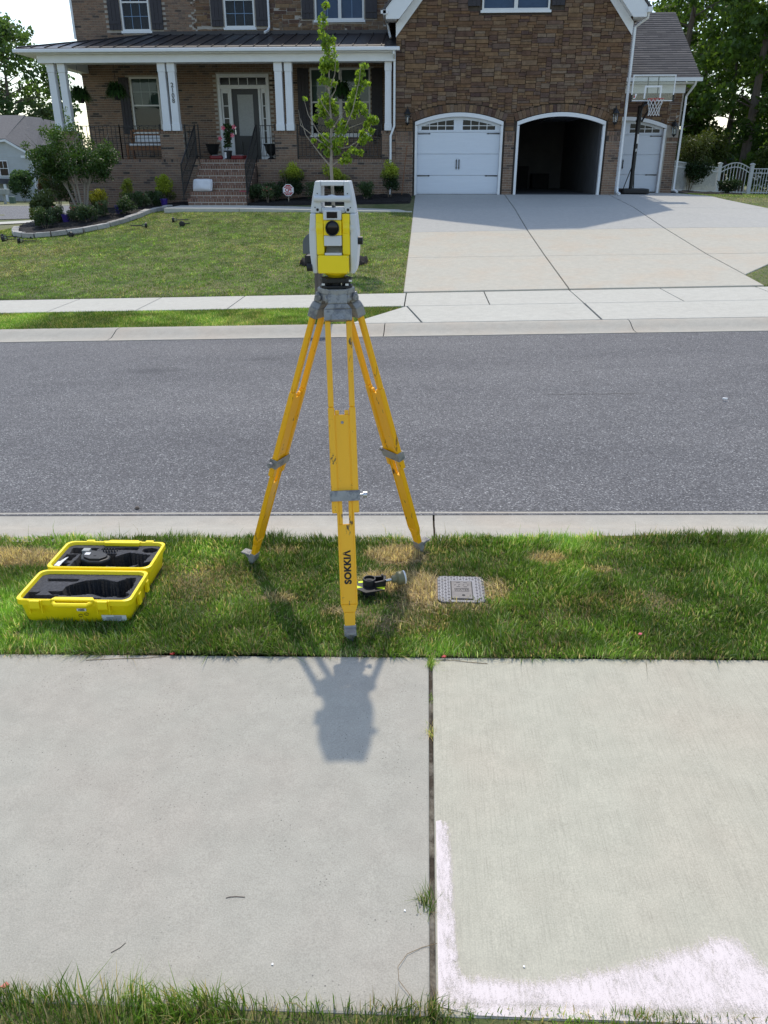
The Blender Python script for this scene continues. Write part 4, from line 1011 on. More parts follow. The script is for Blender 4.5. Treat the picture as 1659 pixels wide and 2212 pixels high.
# ---- garage doors
def garage_opening(a, b, y, closed, right_only=False):
    tr = MB(); k = 18; w = .075
    for i in range(k):
        xa = a+(b-a)*i/k; xb = a+(b-a)*(i+1)/k
        tr.prism([(xa,arch(xa,a,b)-w),(xb,arch(xb,a,b)-w),(xb,arch(xb,a,b)+.03),(xa,arch(xa,a,b)+.03)],'y',y-.03,y+.12)
    tr.box(a,a+.07,y-.03,y+.12,ZB-.03,arch(a,a,b)-w+.0).box(b-.07,b,y-.03,y+.12,ZB-.03,arch(b,a,b)-w+.0)
    tr.build('door_trim', M['white'], house)
    if not closed: return
    yd = y+.125
    d = MB().box(a,b,yd+.03,yd+.05,ZB,3.33).build('garage_door', M['doorwhite'], house)
    zs = [ZB+.012,1.66,2.245,2.83]
    for c, e in zip(zs, zs[1:]): MB().box(a+.071,b-.071,yd,yd+.029,c,e-.012).build('panel', M['doorwhite'], d, bevel=.006)
    W = b-a; g1 = (a+.19,a+1.135); g2 = (a+1.40,a+2.345)
    top = lambda x: arch(x,a,b)-.155
    mb = MB(); zb_ = 2.885
    mb.box(a+.071,b-.071,yd,yd+.029,2.83,zb_); 
    xs = [a+.071,g1[0],g1[1],g2[0],g2[1],b-.071]
    for c, e in ((xs[0],xs[1]),(xs[2],xs[3]),(xs[4],xs[5])): mb.box(c,e,yd,yd+.029,zb_,3.25)
    for c, e in (g1,g2):
        k = 6
        for i in range(k):
            xa = c+(e-c)*i/k; xb = c+(e-c)*(i+1)/k; mb.prism([(xa,top(xa)),(xb,top(xb)),(xb,3.25),(xa,3.25)],'y',yd+.001,yd+.028)
    mb.build('panel', M['doorwhite'], d)
    for c, e in (g1,g2):
        for i in range(4):
            xa = c+(e-c)*i/4+.009; xb = c+(e-c)*(i+1)/4-.009
            zm = (zb_+max(top(c),top(e)))/2 - .02
            MB().box(xa,xb,yd+.016,yd+.020,zb_+.005,zm-.01).build('pane', M['darkpane'], d)
            MB().prism([(xa,zm+.01),(xb,zm+.01),(xb,top(xb)+.01),(xa,top(xa)+.01)],'y',yd+.016,yd+.020).build('pane', M['darkpane'], d)
        gr = MB(); zm = (zb_+max(top(c),top(e)))/2-.02
        for i in range(1,4): xx = c+(e-c)*i/4; gr.box(xx-.009,xx+.009,yd+.004,yd+.024,zb_,top(xx)+.005)
        gr.box(c,e,yd+.005,yd+.023,zm-.010,zm+.010); gr.build('muntin', M['white'], d)
        MB().box(c,e,yd+.0255,yd+.029,zb_,top((c+e)/2)).build('backing', M['dark'], d)
    for zc in (2.785,1.645):
        for xa, s in ((a+.085,1),(b-.085,-1)):
            p = [(xa,zc-.017),(xa+s*.30,zc-.011),(xa+s*.34,zc-.02),(xa+s*.385,zc),(xa+s*.34,zc+.02),(xa+s*.30,zc+.011),(xa,zc+.017)]
            MB().prism(p,'y',yd-.012,yd-.001).build('strap_hinge', M['blackmetal'], d)
    for s in (-.04,.04):
        xm = (a+b)/2+s
        MB().box(xm-.012,xm+.012,yd-.03,yd-.012,1.86,2.06).prism([(xm-.022,2.05),(xm,2.11),(xm+.022,2.05),(xm,2.03)],'y',yd-.02,yd-.001).prism([(xm-.022,1.87),(xm,1.81),(xm+.022,1.87),(xm,1.89)],'y',yd-.02,yd-.001).build('pull_handle', M['blackmetal'], d)
garage_opening(*DOORS[0], YG, True); garage_opening(*DOORS[1], YG, False); garage_opening(*D3, Y3, True)
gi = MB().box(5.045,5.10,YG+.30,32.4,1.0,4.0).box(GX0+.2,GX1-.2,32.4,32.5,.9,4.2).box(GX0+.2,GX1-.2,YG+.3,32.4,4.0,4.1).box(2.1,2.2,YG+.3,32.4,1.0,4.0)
gi.build('garage_interior', M['garageshade'], house)
MB().box(GX0+.2,GX1-.2,YG+.06,32.4,.9,1.128).build('garage_floor', M['garageshade'], house)
sh = MB().box(3.0,3.7,31.4,32.3,1.13,1.9).box(3.9,4.5,31.6,32.3,1.13,1.65).box(2.4,2.8,30.6,32.2,1.13,2.6).build('stored_boxes', M['dark'], house)
MB().box(3.95,5.14,27.8,31.4,3.35,3.39).build('raised_door', M['doorwhite'], house)
# ---- downspouts
def spout(pts, r=.042): return MB().tube(pts, r, 4).build('downspout', M['white'], house, bevel=.006)
spout([(-1.00,25.08,4.88),(-1.0,25.10,4.80),(-.985,25.36,4.66),(-.985,25.37,2.98),(-1.09,25.36,2.72),(-1.09,25.36,1.0)])
spout([(5.93,25.2,5.75),(5.93,25.25,5.62),(5.66,25.46,5.42),(5.66,25.46,1.35),(5.66,25.40,1.20),(5.72,25.28,1.15)])
spout([(8.15,27.56,4.30),(8.15,27.62,4.2),(8.02,27.92,3.9),(8.02,27.92,1.32),(8.02,27.88,1.2),(8.10,27.70,1.14)])
spout([(-5.0,28.10,8.4),(-5.0,28.10,5.86),(-5.02,27.98,5.76),(-5.10,27.80,5.68)])
spout([(-1.25,26.6,5.75),(-1.2,26.6,5.52),(-1.15,26.5,5.34)])
spout([(-11.5,28.4,4.8),(-11.3,28.5,4.62),(-11.28,28.5,4.5),(-11.28,28.5,.4)])
MB().box(-11.27,-11.2,YM-.012,YM+.10,5.6,8.6).build('corner_board', M['white'], house)
# ---- coach lanterns
def lantern(x, y, z, name='lantern'):
    mb = MB().box(x-.05,x+.05,y+.06,y+.085,z-.05,z+.16)
    mb.tube([(x,y+.06,z+.10),(x,y+.0,z+.22),(x,y-.06,z+.20),(x,y-.09,z+.13)], .010, 6)
    c = (x,y-.09,0); mb.lathe(c,[(.012,z+.16),(.022,z+.135),(.10,z+.04),(.108,z+.025),(.10,z+.02)],8)
    mb.lathe(c,[(.07,z-.22),(.075,z-.20),(.045,z-.24),(.012,z-.28)],8)
    for k in range(4):
        a = math.pi/4+k*math.pi/2; mb.bar((x+.085*math.cos(a),y-.09+.085*math.sin(a),z+.02),(x+.06*math.cos(a),y-.09+.06*math.sin(a),z-.21),(1,0,0),.012,.012)
    o = mb.build('lantern', M['blackmetal'], house)
    MB().lathe(c,[(.078,z+.018),(.056,z-.20)],8).build('lantern_glass', M['acrylic'], o)
    MB().cyl((x,y-.09,z-.2),(x,y-.09,z-.06),.015,8).build('candle_bulb', M['paper'], o)
lantern(-.60, 25.40, 3.27); lantern(5.36, 25.40, 3.27); lantern(7.77, 27.90, 3.03)
# ================================================================== survey tripod
TC = Vector((-.386, 3.50, 0))
tripod = thing('survey_tripod', 'yellow surveying tripod with grey cast head standing on the grass verge', 'tripod', (TC.x, TC.y, 0))
FEET = [Vector((-.300,2.957,-.004)), Vector((-.901,3.700,-.018)), Vector((.006,3.845,.004))]
def rounded_tri(r, z0, z1, name, m, parent, a0, cut=.35, bev=.004):
    pts = []
    for k in range(3):
        for d in (-cut, 0, cut): a = a0+k*2*math.pi/3+d; pts.append((TC.x+r*math.cos(a)*(1 if d else 1.02), TC.y+r*math.sin(a)*(1 if d else 1.02)))
    return MB().prism(pts,'z',z0,z1).build(name, m, parent, bevel=bev)
A0 = math.atan2(FEET[0].y-TC.y, FEET[0].x-TC.x)
rounded_tri(.083, 1.437, 1.461, 'tripod_head', M['castgrey'], tripod, A0, .45)
rounded_tri(.070, 1.405, 1.4368, 'head_collar', M['castgrey'], tripod, A0, .6)
MB().cyl((TC.x,TC.y,1.40),(TC.x,TC.y,1.325),.014,14).cyl((TC.x,TC.y,1.335),(TC.x,TC.y,1.315),.009,12).build('centring_screw', M['castgrey'], tripod, smooth=True)
for k, F in enumerate(FEET):
    rad = Vector((F.x-TC.x, F.y-TC.y, 0)).normalized(); t = Vector((-rad.y, rad.x, 0))
    T = Vector((TC.x,TC.y,1.405)) + rad*.072
    ax = (F-T); L = ax.length; ax.normalize(); nrm = t.cross(ax).normalized()
    if nrm.dot(rad) < 0: nrm = -nrm
    P = lambda s, u=0, d=0: T + ax*(L*s) + t*u + nrm*d
    # hinge casting
    mb = MB(); mb.bar(P(-.022), P(.005), t, .082, .042); mb.bar(P(.0051), P(.020), t, .084, .044, .120, .046); mb.bar(P(.0201), P(.052), t, .120, .046)
    mb.cyl(P(-.010,-.052), P(-.010,.052), .017, 12)
    sock = mb.build('leg_socket', M['castgrey'], tripod, bevel=.004)
    MB().bar(P(.036,0,.024), P(.0525,0,.030), t, .055, .010, .06, .014).build('socket_plate', M['castgrey'], sock, bevel=.002)
    # two outer rails
    leg = MB().bar(P(.0521,-.046), P(.30,-.046), t, .024, .026).bar(P(.3001,-.046), P(.612,-.046), t, .028, .028).bar(P(.0521,.046), P(.30,.046), t, .024, .026).bar(P(.3001,.046), P(.612,.046), t, .028, .028).build('leg', M['yellow'], tripod, bevel=.005)
    # sliding lower leg with notch, ridges and slot
    mb = MB(); hw = .030
    mb.bar(P(.322), P(.575), t, hw*2, .016)
    for s in (-1,1):
        mb.bar(P(.309,s*.021), P(.3219,s*.021), t, .018, .016)
        mb.bar(P(.5751,s*.022), P(.646,s*.022), t, .016, .018)
        mb.bar(P(.3221,s*.0315), P(.575,s*.0315), t, .006, .021)
    mb.bar(P(.6461), P(.888), t, .064, .020); 
    for s in (-1,1): mb.bar(P(.5752,s*.034), P(.888,s*.034), t, .008, .025)
    mb.bar(P(.8881), P(.912), t, .076, .025, .052, .025); mb.bar(P(.9121), P(.955), t, .050, .025, .046, .024)
    low = mb.build('lower_leg', M['yellow'], leg, bevel=.0025)
    mb = MB(); mb.cyl(P(.345,0,.0075), P(.345,0,.0105), .0065, 10); mb.build('bolt', M['castgrey'], leg)
    # clamp and thumb screw
    mb = MB()
    for d in (-.019,.019): mb.bar(P(.545,0,d), P(.576,0,d), t, .128, .004)
    for s in (-.064,.064): mb.bar(P(.545,s,0), P(.576,s,0), t, .004, .042)
    cl_ = mb.build('clamp', M['castgrey'], leg, bevel=.001)
    sgn = 1
    MB().cyl(P(.560,.066),P(.560,.082),.006,10).cyl(P(.560,.080),P(.560,.097),.0135,10).build('thumb_screw', M['castgrey'] if k else M['steel'], leg, smooth=True)
    # steel shoe with ribbed tread plate
    mb = MB(); mb.bar(P(.952), P(.985), t, .054, .030); mb.bar(P(.9851), P(1.030), t, .040, .026, .008, .008)
    shoe = mb.build('shoe', M['castgrey'], leg, bevel=.002)
    c = P(.962,0,.016); out = (rad*.98+Vector((0,0,.10))).normalized()
    MB().bar(c, c+out*.052, t, .046, .006).build('tread_plate', M['castgrey'], leg, bevel=.001)
    mb = MB()
    for i in range(6): q = c+out*(.007+.0085*i)+Vector((0,0,.0042)); mb.bar(q-t*.022, q+t*.022, out, .0045, .003)
    mb.build('tread_ribs', M['castgrey'], leg)
    MB().bar(c+out*.045-Vector((0,0,.004)), P(.992,0,.010), t, .012, .008).build('tread_brace', M['castgrey'], leg)
    if k == 0:
        # lettering runs up the leg
        xa = (-ax); ya = -t if t.x > 0 else t; za = xa.cross(ya)
        mid = P(.775) + nrm*.0112
        Mx = Matrix(((xa.x,ya.x,za.x,mid.x),(xa.y,ya.y,za.y,mid.y),(xa.z,ya.z,za.z,mid.z),(0,0,0,1)))
        if za.dot(nrm) < 0:
            ya = -ya; za = xa.cross(ya); Mx = Matrix(((xa.x,ya.x,za.x,mid.x),(xa.y,ya.y,za.y,mid.y),(xa.z,ya.z,za.z,mid.z),(0,0,0,1)))
        textmesh('SOKKI\u039B', .041, M['ink'], 'lettering', leg, Mx, .0019, 1.06, .0004)

# ================================================================== total station
ts = thing('total_station', 'white and yellow robotic total station mounted on the yellow tripod', 'total station', (TC.x, TC.y, 1.462))
ox, oy = TC.x, TC.y
def tb(x0, x1, y0, y1, z0, z1): return MB().box(ox+x0, ox+x1, oy+y0, oy+y1, z0, z1)
def tp(poly, y0, y1): return MB().prism([(ox+x, z) for x, z in poly], 'y', oy+y0, oy+y1)
tb(-.072,.072,-.05,.07,1.53,1.61).build('body_core', M['instwhite'], ts)
for s in (-1,1):
    f = lambda pts: [(s*x, z) for x, z in pts]
    tp(f([(.0735,1.527),(.092,1.527),(.099,1.55),(.1065,1.62),(.106,1.69),(.0985,1.766),(.0735,1.766)]), -.072, .075).build('side_shell', M['instwhite'], ts, bevel=.005, seg=3)
    x0, x1 = sorted((s*.040, s*.0733)); tb(x0,x1,-.078,.07,1.603,1.765).build('standard', M['instyellow'], ts, bevel=.004)
    a, b = sorted((s*.0415, s*.0738)); MB().lathe((ox, oy-.045, 1.709), [(.036,a),(.040,a+.003),(.040,b-.0005)], 28, 'x').build('trunnion_cover', M['instyellow'], ts, smooth=True)
    a, b = sorted((s*.0742, s*.098)); MB().lathe((ox, oy-.040, 1.709), [(.034,a),(.0345,(a+b)/2),(.030,b)], 28, 'x').build('trunnion_cap', M['instwhite'], ts, smooth=True)
    # handle post
    tp(f([(.0985,1.7665),(.086,1.834),(.0735,1.8895),(.050,1.8895),(.050,1.7665)]), -.064, .060).build('handle_post', M['instwhite'], ts, bevel=.004)
    for dx, dz, r in ((.066,1.780,.0058),(.0765,1.789,.0024),(.056,1.771,.0024),(.065,1.842,.0022)):
        MB().cyl((ox+s*dx,oy-.0635,dz),(ox+s*dx,oy-.0662,dz),r,12).build('sensor', M['lens'], ts)
tb(-.0498,.0498,-.060,.056,1.8712,1.8893).build('handle_bar', M['instwhite'], ts, bevel=.003)
tb(-.0498,.0498,-.060,.056,1.767,1.788).build('handle_bridge', M['instwhite'], ts, bevel=.003)
MB().lathe((ox,oy-.070,1.8225), [(.0105,-.078),(.012,-.076),(.012,.076),(.0105,.078)], 16, 'x').build('grip_roller', M['instwhite'], ts, smooth=True)
MB().lathe((ox-.002,oy-.070,1.828), [(.002,-.030),(.0085,-.014),(.011,0),(.0085,.014),(.002,.030)], 12, 'x').build('grip_crown', M['instwhite'], ts, smooth=True)
# telescope
tb(-.0385,.0385,-.092,.06,1.681,1.741).build('telescope', M['instyellow'], ts, bevel=.004)
tb(-.0385,.0385,-.098,.05,1.7415,1.781).build('sighting_unit', M['instwhite'], ts, bevel=.004)
tb(-.023,.0225,-.0995,-.0982,1.7495,1.7735).build('sight_window', M['lens'], ts)
tb(-.038,.038,-.094,.05,1.640,1.6805).build('edm_cover', M['instwhite'], ts, bevel=.003)
MB().lathe((ox,oy,1.7105), [(.0298,-.093),(.0298,-.104),(.0265,-.104),(.0255,-.0955)], 32, 'y').build('lens_barrel', M['blackplastic'], ts, smooth=True)
MB().lathe((ox,oy,1.7105), [(.0254,-.0962),(.016,-.0985),(.003,-.0992)], 24, 'y').build('objective_lens', M['lens'], ts, smooth=True)
MB().box(ox-.004,ox+.006,oy-.06,oy+.0,1.789,1.7925).cyl((ox,oy-.055,1.785),(ox,oy-.055,1.797),.003,8).build('peep_sight', M['blackplastic'], ts)
tb(-.039,.039,-.03,.03,1.604,1.639).build('plate_well', M['instyellow'], ts)
MB().add([(ox-.036,oy-.090,1.606),(ox+.038,oy-.090,1.606),(ox+.038,oy-.035,1.637),(ox-.036,oy-.035,1.637)],[(0,1,2,3)]).build('reflector_ledge', M['mirror'], ts)
tb(-.036,.038,-.0965,-.0905,1.6035,1.613).build('ledge_lip', M['instwhite'], ts, bevel=.001)
tb(-.0685,.0685,-.098,.0,1.530,1.6025).build('front_panel', M['instyellow'], ts, bevel=.004)
for x in (-.064,.064):
    for z in (1.536,1.597): MB().cyl((ox+x,oy-.0975,z),(ox+x,oy-.099,z),.0018,8).build('screw', M['castgrey'], ts)
MB().lathe((ox,oy,0), [(.066,1.5298),(.058,1.522),(.040,1.510),(.034,1.505)], 28).build('base_cone', M['instyellow'], ts, smooth=True)
# side knobs
MB().cyl((ox+.106,oy-.045,1.659),(ox+.127,oy-.045,1.659),.0165,14).cyl((ox+.09,oy-.045,1.66),(ox+.107,oy-.045,1.66),.010,12).build('tangent_knob', M['blackplastic'], ts, smooth=True)
tb(-.127,-.101,-.055,.02,1.566,1.598).build('port_block', M['blackplastic'], ts, bevel=.003)
MB().cyl((ox-.121,oy-.062,1.551),(ox-.097,oy-.062,1.551),.016,14).build('tangent_knob', M['blackplastic'], ts, smooth=True)
# tribrach
def tri(r, z0, z1, name, cut, m=M['blackplastic']):
    o = rounded_tri(r, z0, z1, name, m, ts, A0+math.pi, cut, .003); return o
tri(.074, 1.4855, 1.5055, 'tribrach_top', .42); tri(.076, 1.4625, 1.4745, 'tribrach_base', .42)
MB().cyl((ox,oy,1.470),(ox,oy,1.4854),.036,18).build('tribrach_core', M['blackplastic'], ts)
for k in range(3):
    a = A0+math.pi+k*2*math.pi/3; MB().lathe((ox+.056*math.cos(a),oy+.056*math.sin(a),0),[(.012,1.4747),(.0145,1.477),(.0145,1.484),(.012,1.4852)],14).build('foot_screw', M['blackplastic'], ts, smooth=True)
    a = A0+k*2*math.pi/3
    MB().cyl((ox+.045*math.cos(a+.5),oy+.045*math.sin(a+.5),1.4747),(ox+.045*math.cos(a+.5),oy+.045*math.sin(a+.5),1.4853),.004,8).build('levelling_pin', M['steel'], ts)
for x, z in ((-.052,1.480),(.055,1.480),(.071,1.496)): tb(x-.007,x+.007,-.060,-.058,z-.004,z+.004).build('maker_label', M['paper'], ts)

ts.scale = (.955, 1, 1)
# ================================================================== instrument case, lying open
case = thing('instrument_case', 'yellow hard instrument case lying open on the grass, cut black foam inside', 'case', (-1.61, 3.37, -.045))
cz = -.045; rot = R(1.4)
CM = Matrix.Translation((-1.615,3.375,0)) @ Matrix.Rotation(rot,4,'Z') @ Matrix.Diagonal((1.06,1.0,1.0,1.0))
def rrect(x0, x1, y0, y1, r, n=5):
    p = []
    for cx, cy, a in ((x1-r,y0+r,-90),(x1-r,y1-r,0),(x0+r,y1-r,90),(x0+r,y0+r,180)):
        for i in range(n+1): t = R(a+90*i/n); p.append((cx+r*math.cos(t), cy+r*math.sin(t)))
    return p
def shell(x0, x1, y0, y1, name, handle_y):
    """open tub with draft, rim and wall thickness"""
    zb, zt = cz+.012, cz+.145; mb = MB(); mb.M = CM; n = None
    rings = []
    for (g, z) in ((.030,zb),(.022,zb+.012),(.010,zt-.028),(.0,zt-.026),(.0,zt-.001),(.005,zt+.002),(.013,zt),(.016,zt-.012),(.034,zb+.010)):
        rings.append([(x,y,z) for x,y in rrect(x0+g,x1-g,y0+g,y1-g,.035)])
    n = len(rings[0]); q = [p for r in rings for p in r]
    f = [(i*n+k,i*n+(k+1)%n,(i+1)*n+(k+1)%n,(i+1)*n+k) for i in range(len(rings)-1) for k in range(n)] + [tuple(range(n-1,-1,-1)), tuple(range((len(rings)-1)*n, len(rings)*n))]
    mb.add(q, f); return mb.build(name, M['caseyellow'], case, smooth=True)
fr = shell(-.258,.258,-.310,-.010,'front_shell',0); bk = shell(-.250,.252,.012,.315,'back_shell',0)
def foam(x0, x1, y0, y1, name, pockets, round_p=()):
    """foam block as a height grid with cut pockets"""
    zt = cz+.128; nx, ny = 96, 58; xs = np.linspace(x0,x1,nx); ys = np.linspace(y0,y1,ny); XX, YY = np.meshgrid(xs,ys)
    D = np.zeros_like(XX) 
    for poly, d in pockets: D = np.where(inpoly(XX,YY,poly), d, D)
    for cx, cy, rx, ry, d in round_p: D = np.where(((XX-cx)/rx)**2+((YY-cy)/ry)**2 < 1, d, D)
    Z = zt - D + RNG.normal(0,.0006,XX.shape)
    V = np.array([tuple(CM @ Vector((a,b,c))) for a,b,c in zip(XX.ravel(),YY.ravel(),Z.ravel())])
    j, i = np.meshgrid(np.arange(ny-1), np.arange(nx-1), indexing='ij'); a = (j*nx+i).ravel()
    F = np.stack([a,a+1,a+1+nx,a+nx],1)
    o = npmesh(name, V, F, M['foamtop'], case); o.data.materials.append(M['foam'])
    dd = D.ravel(); deep = (np.maximum.reduce([dd[F[:,k]] for k in range(4)]) > .008)  # faces inside pockets take the copy with shade in its colour
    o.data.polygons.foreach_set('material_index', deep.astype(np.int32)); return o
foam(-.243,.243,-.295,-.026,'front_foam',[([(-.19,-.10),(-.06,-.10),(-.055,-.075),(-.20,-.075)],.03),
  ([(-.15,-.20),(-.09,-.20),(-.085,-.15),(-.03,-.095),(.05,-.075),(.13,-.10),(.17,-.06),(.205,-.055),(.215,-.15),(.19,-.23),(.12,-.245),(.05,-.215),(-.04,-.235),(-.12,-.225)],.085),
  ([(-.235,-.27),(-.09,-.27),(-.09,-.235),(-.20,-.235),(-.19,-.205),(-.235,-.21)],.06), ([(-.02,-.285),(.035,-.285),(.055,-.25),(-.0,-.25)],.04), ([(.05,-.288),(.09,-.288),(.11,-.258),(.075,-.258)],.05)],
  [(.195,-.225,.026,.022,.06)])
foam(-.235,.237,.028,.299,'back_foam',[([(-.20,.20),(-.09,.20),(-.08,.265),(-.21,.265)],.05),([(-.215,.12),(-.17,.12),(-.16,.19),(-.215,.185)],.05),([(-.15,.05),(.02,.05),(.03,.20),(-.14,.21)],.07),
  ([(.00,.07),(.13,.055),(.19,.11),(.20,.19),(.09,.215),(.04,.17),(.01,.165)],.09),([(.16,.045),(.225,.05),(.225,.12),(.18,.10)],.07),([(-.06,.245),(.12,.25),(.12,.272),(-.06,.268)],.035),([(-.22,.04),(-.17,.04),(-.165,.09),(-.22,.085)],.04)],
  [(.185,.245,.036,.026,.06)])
def cm(mb): mb.M = CM; return mb
# carry handles moulded in both halves, latches, feet
for y, s, x in ((-.310,-1,.0),(.315,1,.03)):
    pts = [(x-.085,y-s*.004),(x-.07,y+s*.02),(x+.07,y+s*.02),(x+.085,y-s*.004)]
    cm(MB()).tube([(*p,cz+.132) for p in pts], .0105, 8).build('carry_handle', M['caseyellow'], fr if s < 0 else bk, smooth=True)
    hs = cm(MB()); hs.prism([(x-.10,y),(x-.085,y-s*.028),(x+.085,y-s*.028),(x+.10,y)],'z',cz+.128,cz+.150); hs.build('handle_recess', M['caseyellow'], fr if s < 0 else bk, bevel=.004)
for x in (-.165,.135):
    lt = cm(MB()); lt.box(x-.022,x+.022,-.324,-.309,cz+.105,cz+.147); lt.box(x-.030,x-.024,-.318,-.304,cz+.075,cz+.147); lt.box(x+.024,x+.030,-.318,-.304,cz+.075,cz+.147)
    lt.build('latch', M['caseyellow'], fr, bevel=.003)
    lt = cm(MB()); lt.box(x-.02+.03,x+.02+.03,.305,.326,cz+.118,cz+.149); lt.build('latch', M['caseyellow'], bk, bevel=.003)
for y0_, y1_ in ((-.20,-.17),(-.08,-.05)): cm(MB()).box(.247,.262,y0_,y1_,cz+.06,cz+.12).build('side_rib', M['caseyellow'], fr, bevel=.003)
cm(MB()).cyl((-.22,.001,cz+.118),(.22,.001,cz+.118),.007,8).build('hinge', M['caseyellow'], case, smooth=True)
# stickers on the front face
ang = Matrix.Rotation(R(90-5),4,'X')
def face_on(x, z, lift=.0): return CM @ Matrix.Translation((x, -.303-lift-.0, z)) @ ang
def sticker(x0, x1, z0, z1, m, name):
    g = lambda z: -.3015+ (cz+.12-z)*.105 - .002
    mb = cm(MB()); mb.add([(x0,g(z0),z0),(x1,g(z0),z0),(x1,g(z1),z1),(x0,g(z1),z1)],[(0,1,2,3)]); return mb.build(name, m, fr)
sticker(.010,.052,cz+.083,cz+.098,M['paper'],'sticker'); sticker(.115,.225,cz+.028,cz+.062,M['paper'],'sticker')
g = lambda z: -.3015+(cz+.12-z)*.105-.0032
textmesh('A002', .013, M['ink'], 'sticker_print', fr, CM @ Matrix.Translation((.031,g(cz+.0905),cz+.0905)) @ ang, .0004, 1, .0002)
for i, (xx, zz, s) in enumerate(((.022,.058,.026),(.050,.066,.02))):
    mb = cm(MB()); z = cz+zz; mb.tube([(xx+.009*math.cos(a*.8),g(z+.008*math.sin(a*.8)),z+.008*math.sin(a*.8)) for a in range(8)],.0012,5); mb.build('sticker_print', M['ink'], fr)
for i in range(4):
    z = cz+.055-.007*i; mb = cm(MB()); mb.add([(.135 if i else .17,g(z),z),(.205,g(z),z),(.205,g(z+.0025),z+.0025),(.135 if i else .17,g(z+.0025),z+.0025)],[(0,1,2,3)]); mb.build('sticker_print', M['ink'], fr)
# device lying in the back half
dev = thing('battery_charger', 'black pear-shaped battery charger resting in the foam of the open case', 'charger', tuple(CM @ Vector((-.06,.12,cz+.10))))
def cd(mb): mb.M = CM; return mb
pe = [(-.135,.165),(-.125,.20),(-.09,.21),(-.02,.19),(.02,.155),(.022,.12),(-.01,.085),(-.07,.085),(-.115,.115)]
cd(MB()).prism(pe,'z',cz+.075,cz+.142).build('charger_body', M['blackplastic'], dev, bevel=.010, seg=3)
cd(MB()).prism([(-.055+(x+.055)*.8,.145+(y-.145)*.78) for x,y in pe],'z',cz+.1425,cz+.152).build('charger_lid', M['blackplastic'], dev, bevel=.004)
cd(MB()).box(-.105,-.080,.140,.165,cz+.1525,cz+.1535).build('charger_label', M['paper'], dev)
cd(MB()).cyl((-.052,.135,cz+.1521),(-.052,.135,cz+.154),.006,12).build('charger_button', M['blackmetal'], dev)
mb = cd(MB()); mb.box(-.142,-.105,.20,.235,cz+.10,cz+.145); mb.build('plug', M['greybox'], dev, bevel=.003)
pts = []
for i in range(36): a = i*.9; pts.append((-.045+.0020*i, .225+.010*math.cos(a), cz+.135+.010*math.sin(a)))
cd(MB()).tube(pts, .0032, 5).build('coiled_cable', M['blackplastic'], dev, smooth=True)
man = cd(MB()); man.add([(-.225,.055,cz+.131),(-.20,.05,cz+.134),(-.175,.12,cz+.150),(-.195,.13,cz+.139),(-.215,.10,cz+.133)],[(0,1,2,3,4)]); man.add([(-.222,.05,cz+.137),(-.195,.045,cz+.135),(-.19,.085,cz+.139),(-.215,.09,cz+.141)],[(0,1,2,3)])
o = man.build('paper_booklet', M['paper']); tag(o, 'crumpled white paper booklet tucked in the left of the open yellow case', 'booklet')

# ================================================================== prism target on the grass
pz = .012
pr = thing('prism_target', 'black and neon-yellow prism target with olive adapter lying on dry grass', 'prism target', (-.20, 3.38, -.005))
pl = MB().prism([(-.305,3.335),(-.255,3.300),(-.165,3.335),(-.165,3.392),(-.22,3.425),(-.305,3.41)],'z',pz+.030,pz+.035).build('target_plate', M['blackplastic'], pr)
MB().prism([(-.213,3.352),(-.166,3.336),(-.166,3.362)],'z',pz+.0352,pz+.0362).prism([(-.300,3.392),(-.30,3.41),(-.262,3.419),(-.27,3.398)],'z',pz+.0352,pz+.0362).prism([(-.305,3.337),(-.275,3.35),(-.305,3.366)],'z',pz+.0352,pz+.0362).build('target_wedges', M['neon'], pr)
MB().lathe((-.244,3.380,0),[(.032,pz+.0355),(.033,pz+.068),(.031,pz+.072),(.026,pz+.072),(.025,pz+.060)],24).build('prism_ring', M['blackplastic'], pr, smooth=True)
MB().lathe((-.244,3.380,0),[(.0245,pz+.055),(.015,pz+.058),(.003,pz+.060)],20).build('prism_glass', M['lens'], pr, smooth=True)
MB().box(-.262,-.232,3.378,3.388,pz+.0585,pz+.064).build('prism_bar', M['blackmetal'], pr)
MB().bar((-.214,3.352,pz+.050),(-.165,3.372,pz+.052),(0,0,1),.030,.010).bar((-.225,3.412,pz+.050),(-.17,3.415,pz+.052),(0,0,1),.030,.010).bar((-.168,3.368,pz+.052),(-.168,3.418,pz+.052),(0,0,1),.034,.012).cyl((-.18,3.395,pz+.06),(-.18,3.395,pz+.085),.006,10).build('yoke', M['blackplastic'], pr)
d = Vector((.93,.33,.06)).normalized(); b0 = Vector((-.162,3.394,pz+.052))
MB().tube([b0, b0+d*.03], .0075, 12).build('stub', M['steel'], pr, smooth=True)
MB().tube([b0+d*.028,b0+d*.031,b0+d*.052,b0+d*.056,b0+d*.060,b0+d*.090], [.012,.018,.020,.028,.034,.034], 20).build('adapter', M['olive'], pr, smooth=True)
MB().tube([b0+d*.0902,b0+d*.098], [.0345,.0335], 20).build('adapter_rim', M['paper'], pr, smooth=True)
MB().box(-.275,-.215,3.345,3.395,-.004,pz+.03).build('target_back', M['blackplastic'], pr)

